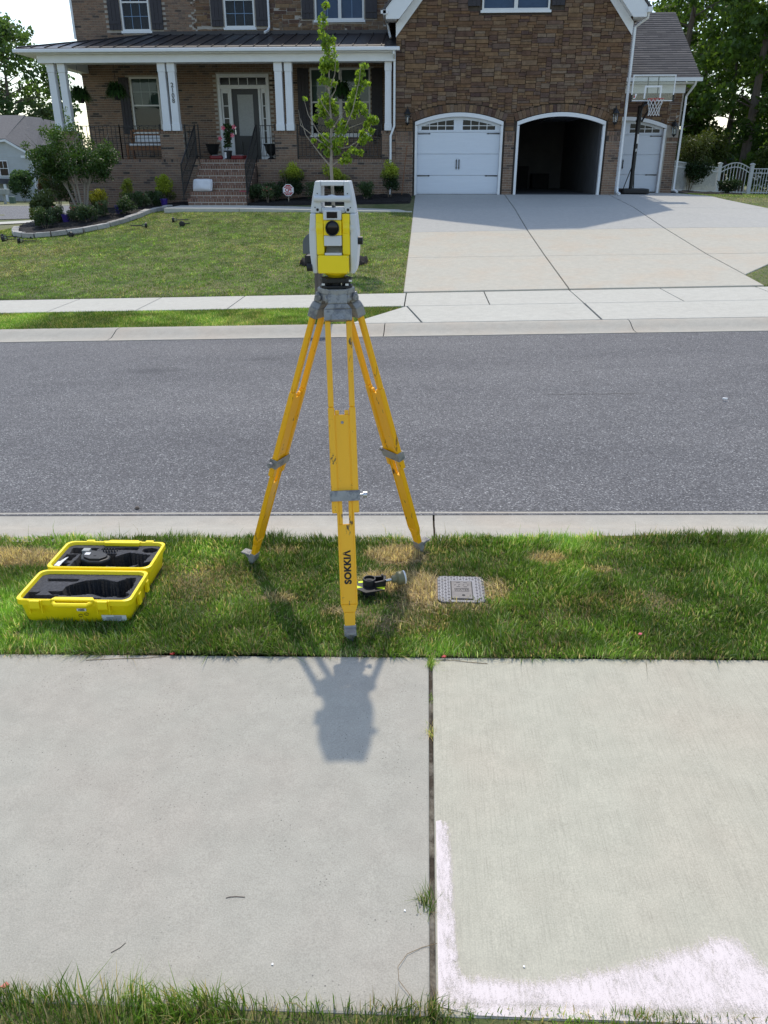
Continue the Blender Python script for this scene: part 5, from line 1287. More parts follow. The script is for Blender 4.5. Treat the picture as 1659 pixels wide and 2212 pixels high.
# ================================================================== water meter lid
ml = thing('meter_cover', 'grey metal water meter cover sunk in the grass verge', 'meter cover', (.21, 3.42, .005))
mz = .012
MB().prism(rrect(.095,.330,3.295,3.555,.03),'z',-.05,mz).build('cover_plate', M['metercast'], ml, bevel=.003)
mb = MB(); r = 0
for i in range(15):
    for j in range(17):
        x = .104+i*.0155; y = 3.302+j*.0155
        if .155 < x < .275 and 3.30 < y < 3.505: continue
        if (i+j) % 2: mb.box(x-.005,x+.005,y-.0012,y+.0012,mz,mz+.0018)
        else: mb.box(x-.0012,x+.0012,y-.005,y+.005,mz,mz+.0018)
o = mb.build('tread_pattern', M['slot'], ml); o['kind'] = 'stuff'
MB().box(.160,.270,3.315,3.500,mz+.0002,mz+.0012).build('lid_recess', M['ink'], ml)
MB().box(.165,.265,3.320,3.491,mz+.0013,mz+.006).build('reader_lid', M['meterlid'], ml, bevel=.002)
flat = lambda x,y: Matrix.Translation((x,y,mz+.0064))
textmesh('WATER', .022, M['ink'], 'lid_lettering', ml, flat(.215,3.402), 0, 1.0, .0003)
mb = MB().box(.178,.252,3.415,3.4165,mz+.0061,mz+.0072).box(.178,.252,3.388,3.3895,mz+.0061,mz+.0072)
for x in (.19,.225): mb.box(x,x+.018,3.474,3.478,mz+.0061,mz+.0069).box(x,x+.018,3.432,3.436,mz+.0061,mz+.0069)
for x in (.18,.20,.222,.244): mb.box(x,x+.008,3.452,3.454,mz+.0061,mz+.0072).box(x,x+.0015,3.444,3.452,mz+.0061,mz+.0072)
mb.build('lid_ribs', M['slot'], ml)
MB().cyl((.222,3.350,mz+.0062),(.222,3.350,mz+.0075),.008,14).build('finger_hole', M['ink'], ml)
# ================================================================== foliage helpers
def leafset(P, size, cols, name, m, parent, droop=0.0, aspect=.55, up=.35, cup=.25):
    """P (n,3) leaf positions; one folded leaf (two triangles) each"""
    P = np.asarray(P, float); n = len(P)
    d = RNG.normal(size=(n,3)); d[:,2] -= droop*1.3; d /= np.linalg.norm(d,axis=1)[:,None]
    nn = RNG.normal(size=(n,3)); nn[:,2] += up*2; t = np.cross(d,nn); t /= np.linalg.norm(t,axis=1)[:,None]+1e-9
    nn = np.cross(t,d)
    L = size*(.6+.8*RNG.random(n))[:,None]; w = L*aspect/2
    a = P - d*L*.5; b = P + t*w + nn*L*cup*.4; c = P + d*L*.5; e = P - t*w + nn*L*cup*.4
    V = np.stack([a,b,c,e],1).reshape(-1,3); k = np.arange(n)*4
    F = np.concatenate([np.stack([k,k+1,k+2],1), np.stack([k,k+2,k+3],1)])
    return npmesh(name, V, F, m, parent, np.repeat(cols,4,0))
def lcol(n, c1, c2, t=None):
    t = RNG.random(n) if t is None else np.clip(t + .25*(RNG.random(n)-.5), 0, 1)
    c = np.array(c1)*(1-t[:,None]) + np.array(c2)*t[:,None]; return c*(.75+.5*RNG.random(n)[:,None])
def blobpts(n, clumps, k=.35):
    """points in many small clumps; clumps: (x,y,z,rx,ry,rz)"""
    cl = np.array(clumps); w = cl[:,3]*cl[:,4]*cl[:,5]; w = w**.75; w /= w.sum(); idx = RNG.choice(len(cl), n, p=w)
    u = RNG.normal(size=(n,3)); u /= np.linalg.norm(u,axis=1)[:,None]; r = RNG.random(n)**k
    return cl[idx,:3] + u*r[:,None]*cl[idx,3:6], idx
def shrub(name, label, x, y, w, h, c1, c2, n=700, leaf=.055, mat='leafdark', top=None, group=None, cat='shrub', z=None, boxy=False, stems=5):
    z0 = (zl(x,y)+.06) if z is None else z
    t = thing(name, label, cat, (x,y,z0), group)
    nc = 22; cl = []
    for i in range(nc):
        a = random.random()*6.28; r = math.sqrt(random.random())*w*.36; zz = z0+h*(.30+.62*random.random())
        if boxy: xx = x+(random.random()-.5)*w*.74; yy = y+(random.random()-.5)*w*.6
        else: k = 1-.5*abs((zz-z0)/h-.5); xx = x+r*math.cos(a)*k; yy = y+r*math.sin(a)*k
        s = w*.20*(.7+.6*random.random()); cl.append((xx,yy,zz,s,s,min(s,h*.25)))
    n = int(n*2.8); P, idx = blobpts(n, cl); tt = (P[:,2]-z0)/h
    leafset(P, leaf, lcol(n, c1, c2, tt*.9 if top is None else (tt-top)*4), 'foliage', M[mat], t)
    mb = MB()
    for i in range(stems):
        a = random.random()*6.28; mb.tube([(x+.03*math.cos(a),y+.03*math.sin(a),z0-.03),(x+w*.15*math.cos(a),y+w*.15*math.sin(a),z0+h*.35),(x+w*.28*math.cos(a),y+w*.28*math.sin(a),z0+h*.75)],[.012,.008,.003],5)
    mb.build('stem', M['bark'], t); return t
DG, MG, YG_ = (.022,.046,.014), (.055,.105,.022), (.36,.42,.04)
# foundation shrubs
shrub('boxwood_shrub', 'yellow-tipped shrub behind the red octagonal yard sign', -4.13, 25.02, .84, 1.0, DG, YG_, 1500, .05, top=.55, boxy=True)
shrub('boxwood_shrub', 'yellow-tipped shrub behind the instrument, under the porch window', -2.65, 25.05, .88, .85, DG, YG_, 1400, .05, top=.5, boxy=True)
shrub('boxwood_shrub', 'yellow-tipped shrub beside the white downspout left of the garage', -1.09, 24.75, .66, .98, DG, YG_, 1300, .05, top=.5, boxy=True)
shrub('bright_shrub', 'bright yellow-green round shrub against the brick left of the steps', -7.72, 24.6, .62, .85, (.05,.08,.015), (.32,.38,.035), 1100, .05, top=.3)
shrub('bright_shrub', 'sparse leggy yellow-green shrub in the middle of the left bed', -8.75, 24.3, .48, .85, (.04,.07,.015), (.27,.31,.04), 600, .05, top=.35)
shrub('golden_shrub', 'golden mounded shrub right of the multi-trunk tree', -9.0, 22.6, .55, .62, (.05,.07,.012), (.38,.36,.03), 800, .045, top=.45)
shrub('bay_shrub', 'tall loose olive shrub at the house corner behind the multi-trunk tree', -10.45, 23.4, .85, 1.7, (.03,.05,.015), (.10,.14,.035), 1500, .06)
shrub('laurel_shrub', 'dark laurel-leaved shrub at the left tip of the bed', -10.1, 21.6, .75, .75, DG, (.12,.15,.05), 900, .085)
shrub('laurel_shrub', 'low yellow-green shrub in front of the laurel at the bed tip', -9.95, 20.9, .5, .42, (.05,.08,.012), (.17,.19,.03), 600, .04)
for i, (x, y, lab) in enumerate(((-8.1,22.9,'low dark shrub in the left bed behind the middle purple pot'),(-8.6,20.75,'low dark shrub just inside the curve of the edging'),(-9.55,20.35,'low dark shrub at the front of the bed tip'),(-7.95,21.75,'low dark shrub close to the edging right of the middle purple pot'),(-4.55,24.75,'low dark shrub left of the red yard sign'),(-7.9,24.0,'low dark shrub left of the coral flowers by the brick wall'),(-5.0,24.45,'low dark shrub right of the step railing'),(-3.3,24.4,'low dark shrub between the yard sign and the instrument'),(-1.75,24.3,'low pale-leaved shrub left of the downspout shrub'))):
    shrub('low_shrub', lab, x, y, .62, .46, DG, (.07,.11,.04), 520, .05, group='low shrubs in the beds')
def flowering(x, y, lab, m='coral', w=.42, h=.4):
    t = shrub('flowering_plant', lab, x, y, w, h, (.04,.07,.02), (.16,.20,.09), 420, .05, cat='flowering plant', group='coral flowering plants')
    z0 = zl(x,y)+.06
    for k in range(4):
        a = random.random()*6.28; r = random.random()*w*.3; c = (x+r*math.cos(a), y-.08+r*math.sin(a)*.5, z0+h*(.75+.25*random.random()))
        mb = MB()
        for p in range(6):
            b = p*1.047; mb.add([c,(c[0]+.03*math.cos(b-.4),c[1]+.03*math.sin(b-.4)*.6-.01,c[2]+.03),(c[0]+.055*math.cos(b),c[1]+.05*math.sin(b)-.01,c[2]+.02),(c[0]+.03*math.cos(b+.4),c[1]+.03*math.sin(b+.4)*.6-.01,c[2]+.03)],[(0,1,2,3)])
        mb.build('bloom', M[m], t)
flowering(-8.0, 23.3, 'coral-flowered plant in the bed below the bright round shrub')
flowering(-8.55, 21.7, 'coral-flowered plant left of the middle purple pot')
flowering(-9.55, 21.15, 'coral-flowered plant between the laurel and the leftmost purple pot')
flowering(-9.05, 21.0, 'coral-flowered plant between the two purple pots under the tree')
flowering(-4.6, 24.2, 'coral-flowered plant right of the brick steps')
# the hanging-basket pots left lying in the bed
for (x, y, lab) in ((-9.25,20.95,'leftmost purple nursery pot in the mulch bed'),(-8.92,21.35,'purple nursery pot at the foot of the multi-trunk tree'),(-8.25,22.05,'middle purple nursery pot in the mulch bed'),(-7.52,23.72,'purple nursery pot at the bed end by the steps')):
    z = zl(x,y)+.10; p = thing('nursery_pot', lab, 'pot', (x,y,z), 'purple nursery pots')
    MB().lathe((x,y,0),[(.075,z-.01),(.098,z+.17),(.108,z+.172),(.108,z+.195),(.10,z+.195),(.092,z+.16)],16).build('pot', M['purple'], p, smooth=True)
# stone edging, each block by itself
edg = thing('bed_edging', 'curved low edging of pale grey blocks round the mulch bed', 'edging', (-8.9,20.3,.4))
path = [Vector((x,y,0)) for x,y in [(-7.35,23.7),(-7.50,22.5),(-7.58,21.9),(-7.70,21.22),(-7.98,20.46),(-8.39,19.84),(-8.96,19.50),(-9.52,19.36),(-9.95,19.66),(-10.38,20.42),(-10.72,21.3)]]
seg = []; 
for a, b in zip(path, path[1:]):
    L = (b-a).length; k = max(1, int(L/.07))
    for i in range(k): seg.append(a+(b-a)*(i/k))
i = 0
while i+5 < len(seg):
    a = seg[i]; b = seg[i+5]; d = (b-a).normalized(); c = (a+b)/2; z = zl(c.x,c.y); nrm = Vector((-d.y,d.x,0))
    mb = MB(); zz = lambda p, h: Vector((p.x,p.y,zl(p.x,p.y)+h))
    L = (b-a).length*.97; a2 = c-d*L/2; b2 = c+d*L/2; j = random.uniform(-.01,.01)
    mb.bar(zz(a2,.06+j), zz(b2,.06+j), nrm, .17, .11).build('edging_block', M['paverstone'], edg, bevel=.012)
    i += 5
# ================================================================== multi-trunk tree in the bed
cx, cy = -9.30, 22.1; cz0 = zl(cx,cy)+.05
cm_ = thing('crape_myrtle', 'small multi-trunk tree with glossy green leaves in the mulch bed', 'tree', (cx,cy,cz0))
mb = MB(); tips = []
for (dx0, dx, dy, hh) in ((-.02,-.75,.1,1.5),(.05,-.12,-.1,1.7),(.10,.45,.1,1.6),(.0,-.40,.25,1.55),(.07,.15,.3,1.5)):
    p0 = (cx+dx0,cy,cz0-.05); p1 = (cx+dx0+dx*.35,cy+dy*.4,cz0+hh*.45); p2 = (cx+dx0+dx,cy+dy,cz0+hh)
    mb.tube([p0,p1,p2],[.034,.026,.012],7); tips.append(p2)
    for k in range(5):
        a = random.random()*6.28; mb.tube([p1 if k < 2 else p2,(p2[0]+.45*math.cos(a),p2[1]+.4*math.sin(a),p2[2]+.1+.5*random.random())],[.012,.004],5)
mb.build('trunk', M['palebark'], cm_, smooth=True)
cl = []
for i in range(75):
    a = random.random()*6.28; r = math.sqrt(random.random()); x = cx-.06+r*1.02*math.cos(a); y = cy+.75*r*math.sin(a)
    top = 2.15 - .65*r*r + (.12 if random.random() > .7 else 0); z = cz0+.92+(top-.92)*random.random() + .10*r
    s = .14+.13*random.random(); cl.append((x,y,z,s*1.25,s,s*.85))
for (x, z, s) in ((-9.33,3.25,.07),(-9.32,3.05,.10),(-9.25,2.9,.14),(-10.0,2.75,.14),(-9.85,2.6,.18),(-8.35,2.45,.12),(-8.55,2.3,.18),(-8.25,2.05,.10),(-8.4,2.0,.14),(-10.55,2.4,.12),(-10.4,2.2,.16),(-10.4,1.9,.12)): cl.append((x,cy,z,s*1.3,s,s))
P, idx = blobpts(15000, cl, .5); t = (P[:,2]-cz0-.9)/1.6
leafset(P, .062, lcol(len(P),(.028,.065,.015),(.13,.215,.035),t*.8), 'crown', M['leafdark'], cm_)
# ================================================================== young maple staked in the lawn
tx, ty = -1.76, 15.75; tz = zl(tx,ty)
mp = thing('young_maple', 'young slender maple with fresh yellow-green leaves behind the instrument', 'tree', (tx,ty,tz))
mb = MB(); trunk = [(-1.74,15.75,tz-.1),(-1.745,15.75,1.0),(-1.78,15.75,1.9),(-1.755,15.75,2.6),(-1.785,15.74,3.2),(-1.765,15.75,3.7),(-1.86,15.75,4.1),(-1.80,15.75,4.47)]
mb.tube(trunk,[.038,.036,.030,.022,.016,.012,.007,.003],8)
BR = [[(-1.785,1.91),(-2.0,2.15),(-2.24,2.45),(-2.33,2.72)],[(-1.77,2.3),(-2.0,2.5),(-2.16,2.78),(-2.22,3.04)],[(-1.76,2.2),(-2.05,2.40),(-2.30,2.60),(-2.32,2.85)],
      [(-1.785,1.93),(-1.60,2.03),(-1.40,2.15),(-1.18,2.45),(-1.03,2.70)],[(-1.76,2.2),(-1.45,2.25),(-1.2,2.4),(-1.05,2.62)],[(-1.76,2.35),(-1.5,2.55),(-1.35,2.85),(-1.28,3.1),(-1.22,3.3),(-1.18,3.56)],
      [(-1.76,2.5),(-1.6,2.75),(-1.5,2.9)],[(-1.77,2.75),(-1.9,2.95),(-1.97,3.1)],[(-1.78,3.0),(-1.66,3.15),(-1.6,3.3)],[(-1.78,3.15),(-1.92,3.35),(-1.9,3.6)],[(-1.77,3.2),(-1.66,3.4),(-1.62,3.7)],[(-1.76,3.5),(-1.68,3.75),(-1.65,3.95)],[(-1.75,2.5),(-1.4,2.58),(-1.12,2.68)]]
for i, b in enumerate(BR):
    dy = random.uniform(-.3,.3); k = len(b); mb.tube([(x,ty+dy*j/(k-1),z) for j,(x,z) in enumerate(b)],[.013-.010*j/(k-1) for j in range(k)],6)
mb.build('trunk', M['palebark'], mp, smooth=True)
CL = [(-1.80,4.45,.06,.05),(-1.86,4.22,.08,.10),(-1.87,4.02,.08,.10),(-1.82,3.86,.09,.08),(-1.72,3.92,.07,.07),(-1.76,3.72,.13,.12),(-1.74,3.58,.15,.10),(-1.86,3.52,.08,.10),(-1.67,3.55,.08,.08),
      (-1.87,3.32,.08,.06),(-1.73,3.27,.09,.06),(-1.85,3.02,.10,.10),(-1.92,2.90,.11,.10),(-1.75,2.95,.10,.12),(-1.70,2.85,.08,.08),(-1.88,2.80,.07,.08),
      (-1.17,3.53,.07,.05),(-1.22,3.42,.07,.06),(-1.24,3.30,.08,.06),(-1.12,3.27,.06,.04),(-1.27,3.18,.09,.06),(-1.32,3.08,.10,.06),(-1.38,2.93,.11,.09),(-1.22,2.92,.08,.06),(-1.36,2.80,.10,.07),(-1.44,2.9,.07,.06),(-1.16,2.84,.05,.05),
      (-1.03,2.70,.10,.08),(-.96,2.66,.06,.05),(-1.1,2.62,.06,.05),(-1.18,2.46,.07,.06),(-1.02,2.5,.05,.04),(-1.20,2.34,.07,.05),(-1.08,2.38,.06,.03),(-1.55,2.62,.08,.07),(-1.60,2.50,.08,.06),(-1.50,2.55,.05,.05),(-1.78,2.62,.08,.06),
      (-1.90,2.42,.08,.06),(-1.80,2.30,.13,.09),(-1.68,2.32,.13,.09),(-1.55,2.36,.10,.06),(-1.93,2.28,.08,.06),(-1.84,2.14,.07,.05),(-1.66,2.18,.06,.05),(-1.36,2.18,.10,.05),(-1.25,2.15,.06,.04),(-1.50,2.12,.06,.04),(-1.56,2.0,.08,.05),(-1.45,2.02,.05,.04),(-2.05,2.72,.04,.05),(-2.22,3.03,.02,.02),(-2.08,2.35,.03,.02)]
P = []
for x, z, rx, rz in CL:
    n = int(30+1700*rx*rz*2); u = RNG.normal(size=(n,3)); u /= np.linalg.norm(u,axis=1)[:,None]; r = RNG.random(n)[:,None]**.45*1.25
    P.append(np.array([x,ty+random.uniform(-.08,.08),z]) + u*r*np.array([rx,max(rx,.08),rz]))
P = np.concatenate(P)
leafset(P, .072, lcol(len(P),(.11,.19,.024),(.27,.36,.045)), 'crown', M['maple'], mp, droop=.8, aspect=.7, cup=.5)
# ================================================================== right side: shrub by the fence
shrub('corner_shrub', 'dark full shrub at the white fence beside the garage corner', 9.45, 31.0, 1.5, 1.9, DG, (.10,.12,.03), 2600, .075, z=zl(9.45,31.0), top=.45)
shrub('corner_shrub', 'low dark shrub in front of the fence shrub', 10.45, 29.9, .9, .42, (.012,.028,.01), (.04,.07,.02), 900, .06, z=zl(10.45,29.9))
heap('mulch_patch', [(8.15,28.4),(9.2,28.5),(10.9,29.3),(10.8,31),(8.2,31)], .03, M['mulch'], .15)
# ================================================================== white picket fence and gate
PK = None
def fence(name, label, p0, p1, arched=False, h=1.05, sp=.115, cat='fence'):
    global PK
    p0 = Vector((*p0, zl(*p0))); p1 = Vector((*p1, zl(*p1))); d = p1-p0; L = d.length; dn = d.normalized()
    f = thing(name, label, cat, tuple(p0))
    top = lambda s: h*.95 + (.20*math.sin(math.pi*s) if arched else 0)
    rl = MB(); k = 12
    for z in (0.0,-.16):
        for i in range(k):
            a, b = i/k, (i+1)/k; rl.bar(p0+d*a+Vector((0,0,top(a)+z)), p0+d*b+Vector((0,0,top(b)+z)), (0,0,1), .035, .03)
    rl.bar(p0+Vector((0,0,.10)), p1+Vector((0,0,.10)), (0,0,1), .035, .03)
    rl.build('rail', M['fencewhite'], f)
    if PK is None: PK = MB().box(-.011,.011,-.008,.008,0,1).mesh('picket'); PK.materials.append(M['fencewhite'])
    n = int(L/sp); ang = math.atan2(d.y,d.x)
    for i in range(1,n):
        s = i/n; o = bpy.data.objects.new('picket', PK); COL.objects.link(o); o.parent = f
        q = p0+d*s; o.location = (q.x-p0.x, q.y-p0.y, q.z-p0.z+.05); o.scale = (1,1,top(s)-.04); o.rotation_euler = (0,0,ang)
    return f
def post(x, y, lab, h=1.14):
    z = zl(x,y); p = thing('fence_post', lab, 'post', (x,y,z), 'white fence posts')
    MB().box(x-.065,x+.065,y-.065,y+.065,z-.1,z+h).build('shaft', M['fencewhite'], p, bevel=.008)
    MB().prism([(x-.085,z+h),(x+.085,z+h),(x+.085,z+h+.03),(x,z+h+.07),(x-.085,z+h+.03)],'y',y-.085,y+.085).build('cap', M['fencewhite'], p)
GY = 35.6
post(11.98, GY, 'white gate post left of the arched gate'); post(13.28, GY, 'white gate post right of the arched gate')
fence('picket_gate', 'arched white metal picket gate between two white posts', (12.06,GY), (13.20,GY), True, 1.06, cat='gate')
fence('picket_fence', 'white picket fence running right from the arched gate', (13.36,GY), (17.5,GY+.2))
fence('picket_fence', 'white picket fence running back from the garage corner to the gate', (8.15,29.0), (11.90,GY-.02))
# ================================================================== basketball hoop
bx, by = 6.27, 26.35; bz = zl(bx,by)+.024
hp = thing('basketball_hoop', 'portable basketball hoop with clear backboard on a black pole', 'basketball hoop', (bx,by,bz))
MB().prism(rrect(5.90,6.77,25.95,26.75,.12),'z',bz,bz+.15).build('base', M['blackplastic'], hp, bevel=.04, seg=3)
MB().tube([(bx,by,bz+.10),(bx,by,bz+1.75)],.060,14).tube([(bx,by,bz+1.74),(bx,by-.02,bz+2.42)],.070,14).build('pole', M['blackmetal'], hp, smooth=True)
MB().tube([(5.98,26.1,bz+.12),(bx-.03,by,bz+.80)],.014,8).tube([(6.42,26.6,bz+.12),(bx+.03,by,bz+.80)],.014,8).build('brace', M['blackmetal'], hp)
BX0, BX1, BZ0, BZ1, BY = 5.74, 6.93, 3.60, 4.26, 25.35
MB().box(BX0+.02,BX1-.02,BY,BY+.008,BZ0+.02,BZ1-.02).build('backboard', M['acrylic'], hp)
fr_ = MB().box(BX0,BX0+.03,BY-.012,BY+.02,BZ0+.16,BZ1).box(BX1-.03,BX1,BY-.012,BY+.02,BZ0+.16,BZ1).box(BX0+.03,BX1-.03,BY-.012,BY+.02,BZ1-.03,BZ1).build('backboard_frame', M['white'], hp)
MB().box(BX0+.015,BX1-.015,BY-.010,BY-.002,BZ0,BZ0+.022).build('backboard_frame', M['white'], hp)
MB().box(BX0-.02,BX0+.03,BY-.02,BY+.03,BZ0-.02,BZ0+.16).box(BX1-.03,BX1+.02,BY-.02,BY+.03,BZ0-.02,BZ0+.16).build('corner_pad', M['blackplastic'], hp, bevel=.01)
tg = MB(); a, b, c, d = 6.09, 6.575, BZ0+.06, BZ0+.39
tg.box(a,a+.045,BY-.006,BY-.001,c,d).box(b-.045,b,BY-.006,BY-.001,c,d).box(a+.045,b-.045,BY-.006,BY-.001,d-.045,d).build('target_square', M['white'], hp)
for x in (6.19,6.48): MB().bar((x-.02,BY+.03,BZ1-.03),(x+.0,BY+.03,BZ0+.05),(1,0,0),.028,.03).build('support_bar', M['blackmetal'], hp)
MB().bar((6.20,BY+.05,BZ0+.12),(bx-.08,by-.05,bz+2.0),(1,0,0),.03,.05).bar((6.47,BY+.05,BZ0+.12),(bx+.08,by-.05,bz+2.0),(1,0,0),.03,.05).box(6.2,6.47,BY+.031,BY+.06,BZ0+.1,BZ0+.15).bar((bx,by,bz+2.38),(6.33,BY+.06,BZ0+.02),(1,0,0),.07,.05).build('arm', M['blackmetal'], hp)
rc = Vector((6.355,25.05,BZ0+.035)); rr = .225
MB().tube([(rc.x+rr*math.cos(i*math.pi/12),rc.y+rr*math.sin(i*math.pi/12),rc.z) for i in range(25)],.010,7).bar((rc.x,rc.y+rr,rc.z-.02),(rc.x,BY-.012,rc.z-.02),(1,0,0),.13,.05).build('rim', M['rimred'], hp, smooth=False)
nt_ = MB(); rows_ = [(rr,0),(.20,-.09),(.165,-.18),(.145,-.27),(.145,-.36),(.16,-.42)]
for k in range(12):
    for s in (-1,1):
        nt_.tube([(rc.x+r*math.cos(2*math.pi*(k+s*i*.5)/12),rc.y+r*math.sin(2*math.pi*(k+s*i*.5)/12),rc.z+z) for i,(r,z) in enumerate(rows_)],.0055,4)
nt_.build('net', M['net'], hp)
MB().prism([(5.80,BZ0+.07),(5.84,BZ0+.05),(5.87,BZ0+.10),(5.90,BZ0+.17),(5.86,BZ0+.20),(5.83,BZ0+.14)],'y',BY-.004,BY-.001).build('decal', M['signwhite'], hp)
MB().prism([(5.81,BZ0+.09),(5.84,BZ0+.08),(5.85,BZ0+.13),(5.83,BZ0+.15)],'y',BY-.0065,BY-.0045).build('decal', M['red'], hp)
MB().box(bx+.0,bx+.05,by-.066,by-.063,bz+1.40,bz+1.66).box(bx-.0,bx+.03,by-.06,by-.055,bz+1.18,bz+1.26).build('label', M['paper'], hp)
# ================================================================== mailbox between kerb and far pavement
mx, my = -1.445, 10.95; mz0 = G*mx
mbx = thing('mailbox', 'dark grey domed mailbox on a weathered wooden post, behind the instrument', 'mailbox', (mx,my,mz0))
MB().box(mx-.052,mx+.052,my-.052,my+.052,mz0-.05,.86).build('post', M['postwood'], mbx, bevel=.006)
MB().box(mx-.005,mx+.028,my-.075,my-.053,.42,.86).build('post_board', M['postwood'], mbx, bevel=.003)
MB().box(mx-.12,mx+.12,my-.30,my+.28,.86,.885).build('shelf', M['postwood'], mbx)
k = 14; pol = [(mx-.150,.8855),(mx-.150,1.0)]+[(mx-.150*math.cos(math.pi*i/k),1.0+.145*math.sin(math.pi*i/k)) for i in range(1,k)]+[(mx+.150,1.0),(mx+.150,.8855)]
MB().prism(pol,'y',my-.32,my+.30).build('box', M['mailgrey'], mbx, bevel=.004)
MB().prism([(mx+(x-mx)*1.02,.885+(z-.885)*1.02) for x,z in pol],'y',my-.335,my-.3205).build('door', M['mailgrey'], mbx, bevel=.004)
MB().box(mx-.145,mx-.06,my-.26,my+.2,.76,.858).build('paper_holder', M['blackplastic'], mbx, bevel=.006)
# ================================================================== yard sign
sx_, sy_ = -4.02, 24.35; sz_ = 1.275
sg = thing('yard_sign', 'red octagonal CPI security yard sign with white border by the porch shrubs', 'sign', (sx_,sy_,zl(sx_,sy_)))
octa = lambda r: [(sx_+r*math.cos(R(22.5+45*i)), sz_+r*math.sin(R(22.5+45*i))) for i in range(8)]
MB().prism(octa(.170),'y',sy_,sy_+.008).build('plate', M['signwhite'], sg)
MB().prism(octa(.150),'y',sy_-.003,sy_-.0003).build('face', M['red'], sg)
MB().box(sx_-.135,sx_+.135,sy_-.0062,sy_-.0034,sz_-.058,sz_+.058).build('band', M['signwhite'], sg)
textmesh('CPI', .125, M['red'], 'lettering', sg, facing(sx_,sy_-.0068,sz_-.002), .006, 1.05, .0005)
textmesh('WARNING', .040, M['signwhite'], 'lettering', sg, facing(sx_,sy_-.0036,sz_+.085), .0006, 1, .0004)
textmesh('SECURITY', .040, M['signwhite'], 'lettering', sg, facing(sx_,sy_-.0036,sz_-.085), .0006, 1, .0004)
textmesh('SYSTEMS', .024, M['signwhite'], 'lettering', sg, facing(sx_,sy_-.0036,sz_-.116), .0004, 1, .0004)
MB().cyl((sx_,sy_+.016,zl(sx_,sy_)),(sx_,sy_+.016,sz_+.05),.007,8).build('stake', M['steel'], sg)
# ================================================================== things on the porch and steps
bn = thing('porch_bench', 'brown wooden bench with white cushions behind the porch railing', 'bench', (-8.75,26.9,2.086))
for x in (-9.42,-8.10):
    for y in (26.6,27.15): MB().box(x-.03,x+.03,y-.03,y+.03,2.086,2.52 if y < 27 else 2.95).build('leg', M['wood'], bn)
    MB().box(x-.035,x+.035,26.55,27.2,2.70,2.73).build('armrest', M['wood'], bn)
for i in range(5): MB().box(-9.39,-8.13,26.58+.11*i,26.67+.11*i,2.46,2.485).build('seat_slat', M['wood'], bn)
MB().box(-9.38,-8.14,26.56,26.578,2.36,2.455).build('apron', M['wood'], bn)
for z in (2.66,2.78,2.90): MB().box(-9.38,-8.14,27.13,27.155,z,z+.07).build('back_slat', M['wood'], bn)
o = MB().box(-9.36,-8.16,26.58,27.08,2.487,2.555).build('seat_cushion', M['cushion'], None, bevel=.03, seg=3); tag(o, 'flat white seat cushion on the porch bench', 'cushion')
o = MB().bar((-9.30,27.08,2.70),(-8.20,27.08,2.70),(0,.25,1),.20,.07).build('back_cushion', M['cushion'], None, bevel=.03, seg=3); tag(o, 'long white back cushion leaning on the porch bench', 'cushion')
def fern(x, y, z, lab):
    f = thing('hanging_fern', lab, 'hanging plant', (x,y,z), 'hanging ferns under the porch ceiling'); n = 620
    a = RNG.random(n)*6.28; r = RNG.random(n)**.6; L = .18+.22*RNG.random(n)
    V = []; F = []; C = []
    for i in range(n):
        d = np.array([math.cos(a[i]),math.sin(a[i]),0]); s = np.array([-d[1],d[0],0])*.022; b = np.array([x,y,z+.02]) + d*.10*r[i]
        up = random.uniform(.0,1.1); m1 = b+d*L[i]*.5*(1.15-.5*up)+np.array([0,0,up*L[i]*.8]); e = b+d*L[i]*(1.05-.55*up)+np.array([0,0,up*L[i]*1.05-.22*r[i]])
        k = len(V); V += [b-s*.3,b+s*.3,m1+s,m1-s,e]; F += [(k,k+1,k+2),(k,k+2,k+3),(k+3,k+2,k+4)]
        c = np.array([.05,.105,.03])*(.6+.9*random.random()); C += [c]*5
    npmesh('fronds', np.array(V), np.array(F), M['leaf'], f, np.array(C))
    MB().lathe((x,y,0),[(.08,z-.14),(.13,z-.02),(.14,z+.02),(.12,z+.02)],14).build('basket', M['blackplastic'], f, smooth=True)
    mb = MB()
    for k in range(3): t = k*2.094; mb.tube([(x+.13*math.cos(t),y+.13*math.sin(t),z+.02),(x,y,z+.55)],.004,4)
    mb.tube([(x,y,z+.55),(x,y,4.88)],.005,4).build('hanger', M['blackmetal'], f)
fern(-10.55, 26.25, 3.80, 'hanging fern nearest the left porch corner'); fern(-9.42, 26.25, 3.88, 'hanging fern left of the narrow porch window'); fern(-2.62, 26.4, 3.90, 'hanging fern in front of the wide porch window')
def urn(x, y, lab):
    u = thing('urn_planter', lab, 'planter', (x,y,2.086), 'black urns by the front door')
    MB().lathe((x,y,0),[(.13,2.087),(.13,2.12),(.06,2.16),(.05,2.20),(.13,2.28),(.18,2.38),(.19,2.46),(.22,2.53),(.235,2.55),(.215,2.56),(.17,2.50)],20).build('urn', M['blackplastic'], u, smooth=True)
    MB().lathe((x,y,0),[(.16,2.495),(.10,2.515),(.01,2.52)],12).build('potting_soil', M['mulch'], u)
urn(-6.93, 27.5, 'black urn planter left of the front door'); urn(-5.02, 27.4, 'black urn planter right of the front door')
hb = thing('potted_hibiscus', 'pink-flowered hibiscus in a black pot at the top of the steps', 'potted plant', (-6.12,26.1,2.086))
MB().lathe((-6.12,26.1,0),[(.10,2.087),(.128,2.32),(.136,2.32),(.136,2.345),(.12,2.345),(.11,2.31)],16).build('pot', M['blackplastic'], hb, smooth=True)
MB().box(-6.20,-6.14,25.962,25.968,2.13,2.30).build('plant_tag', M['paper'], hb)
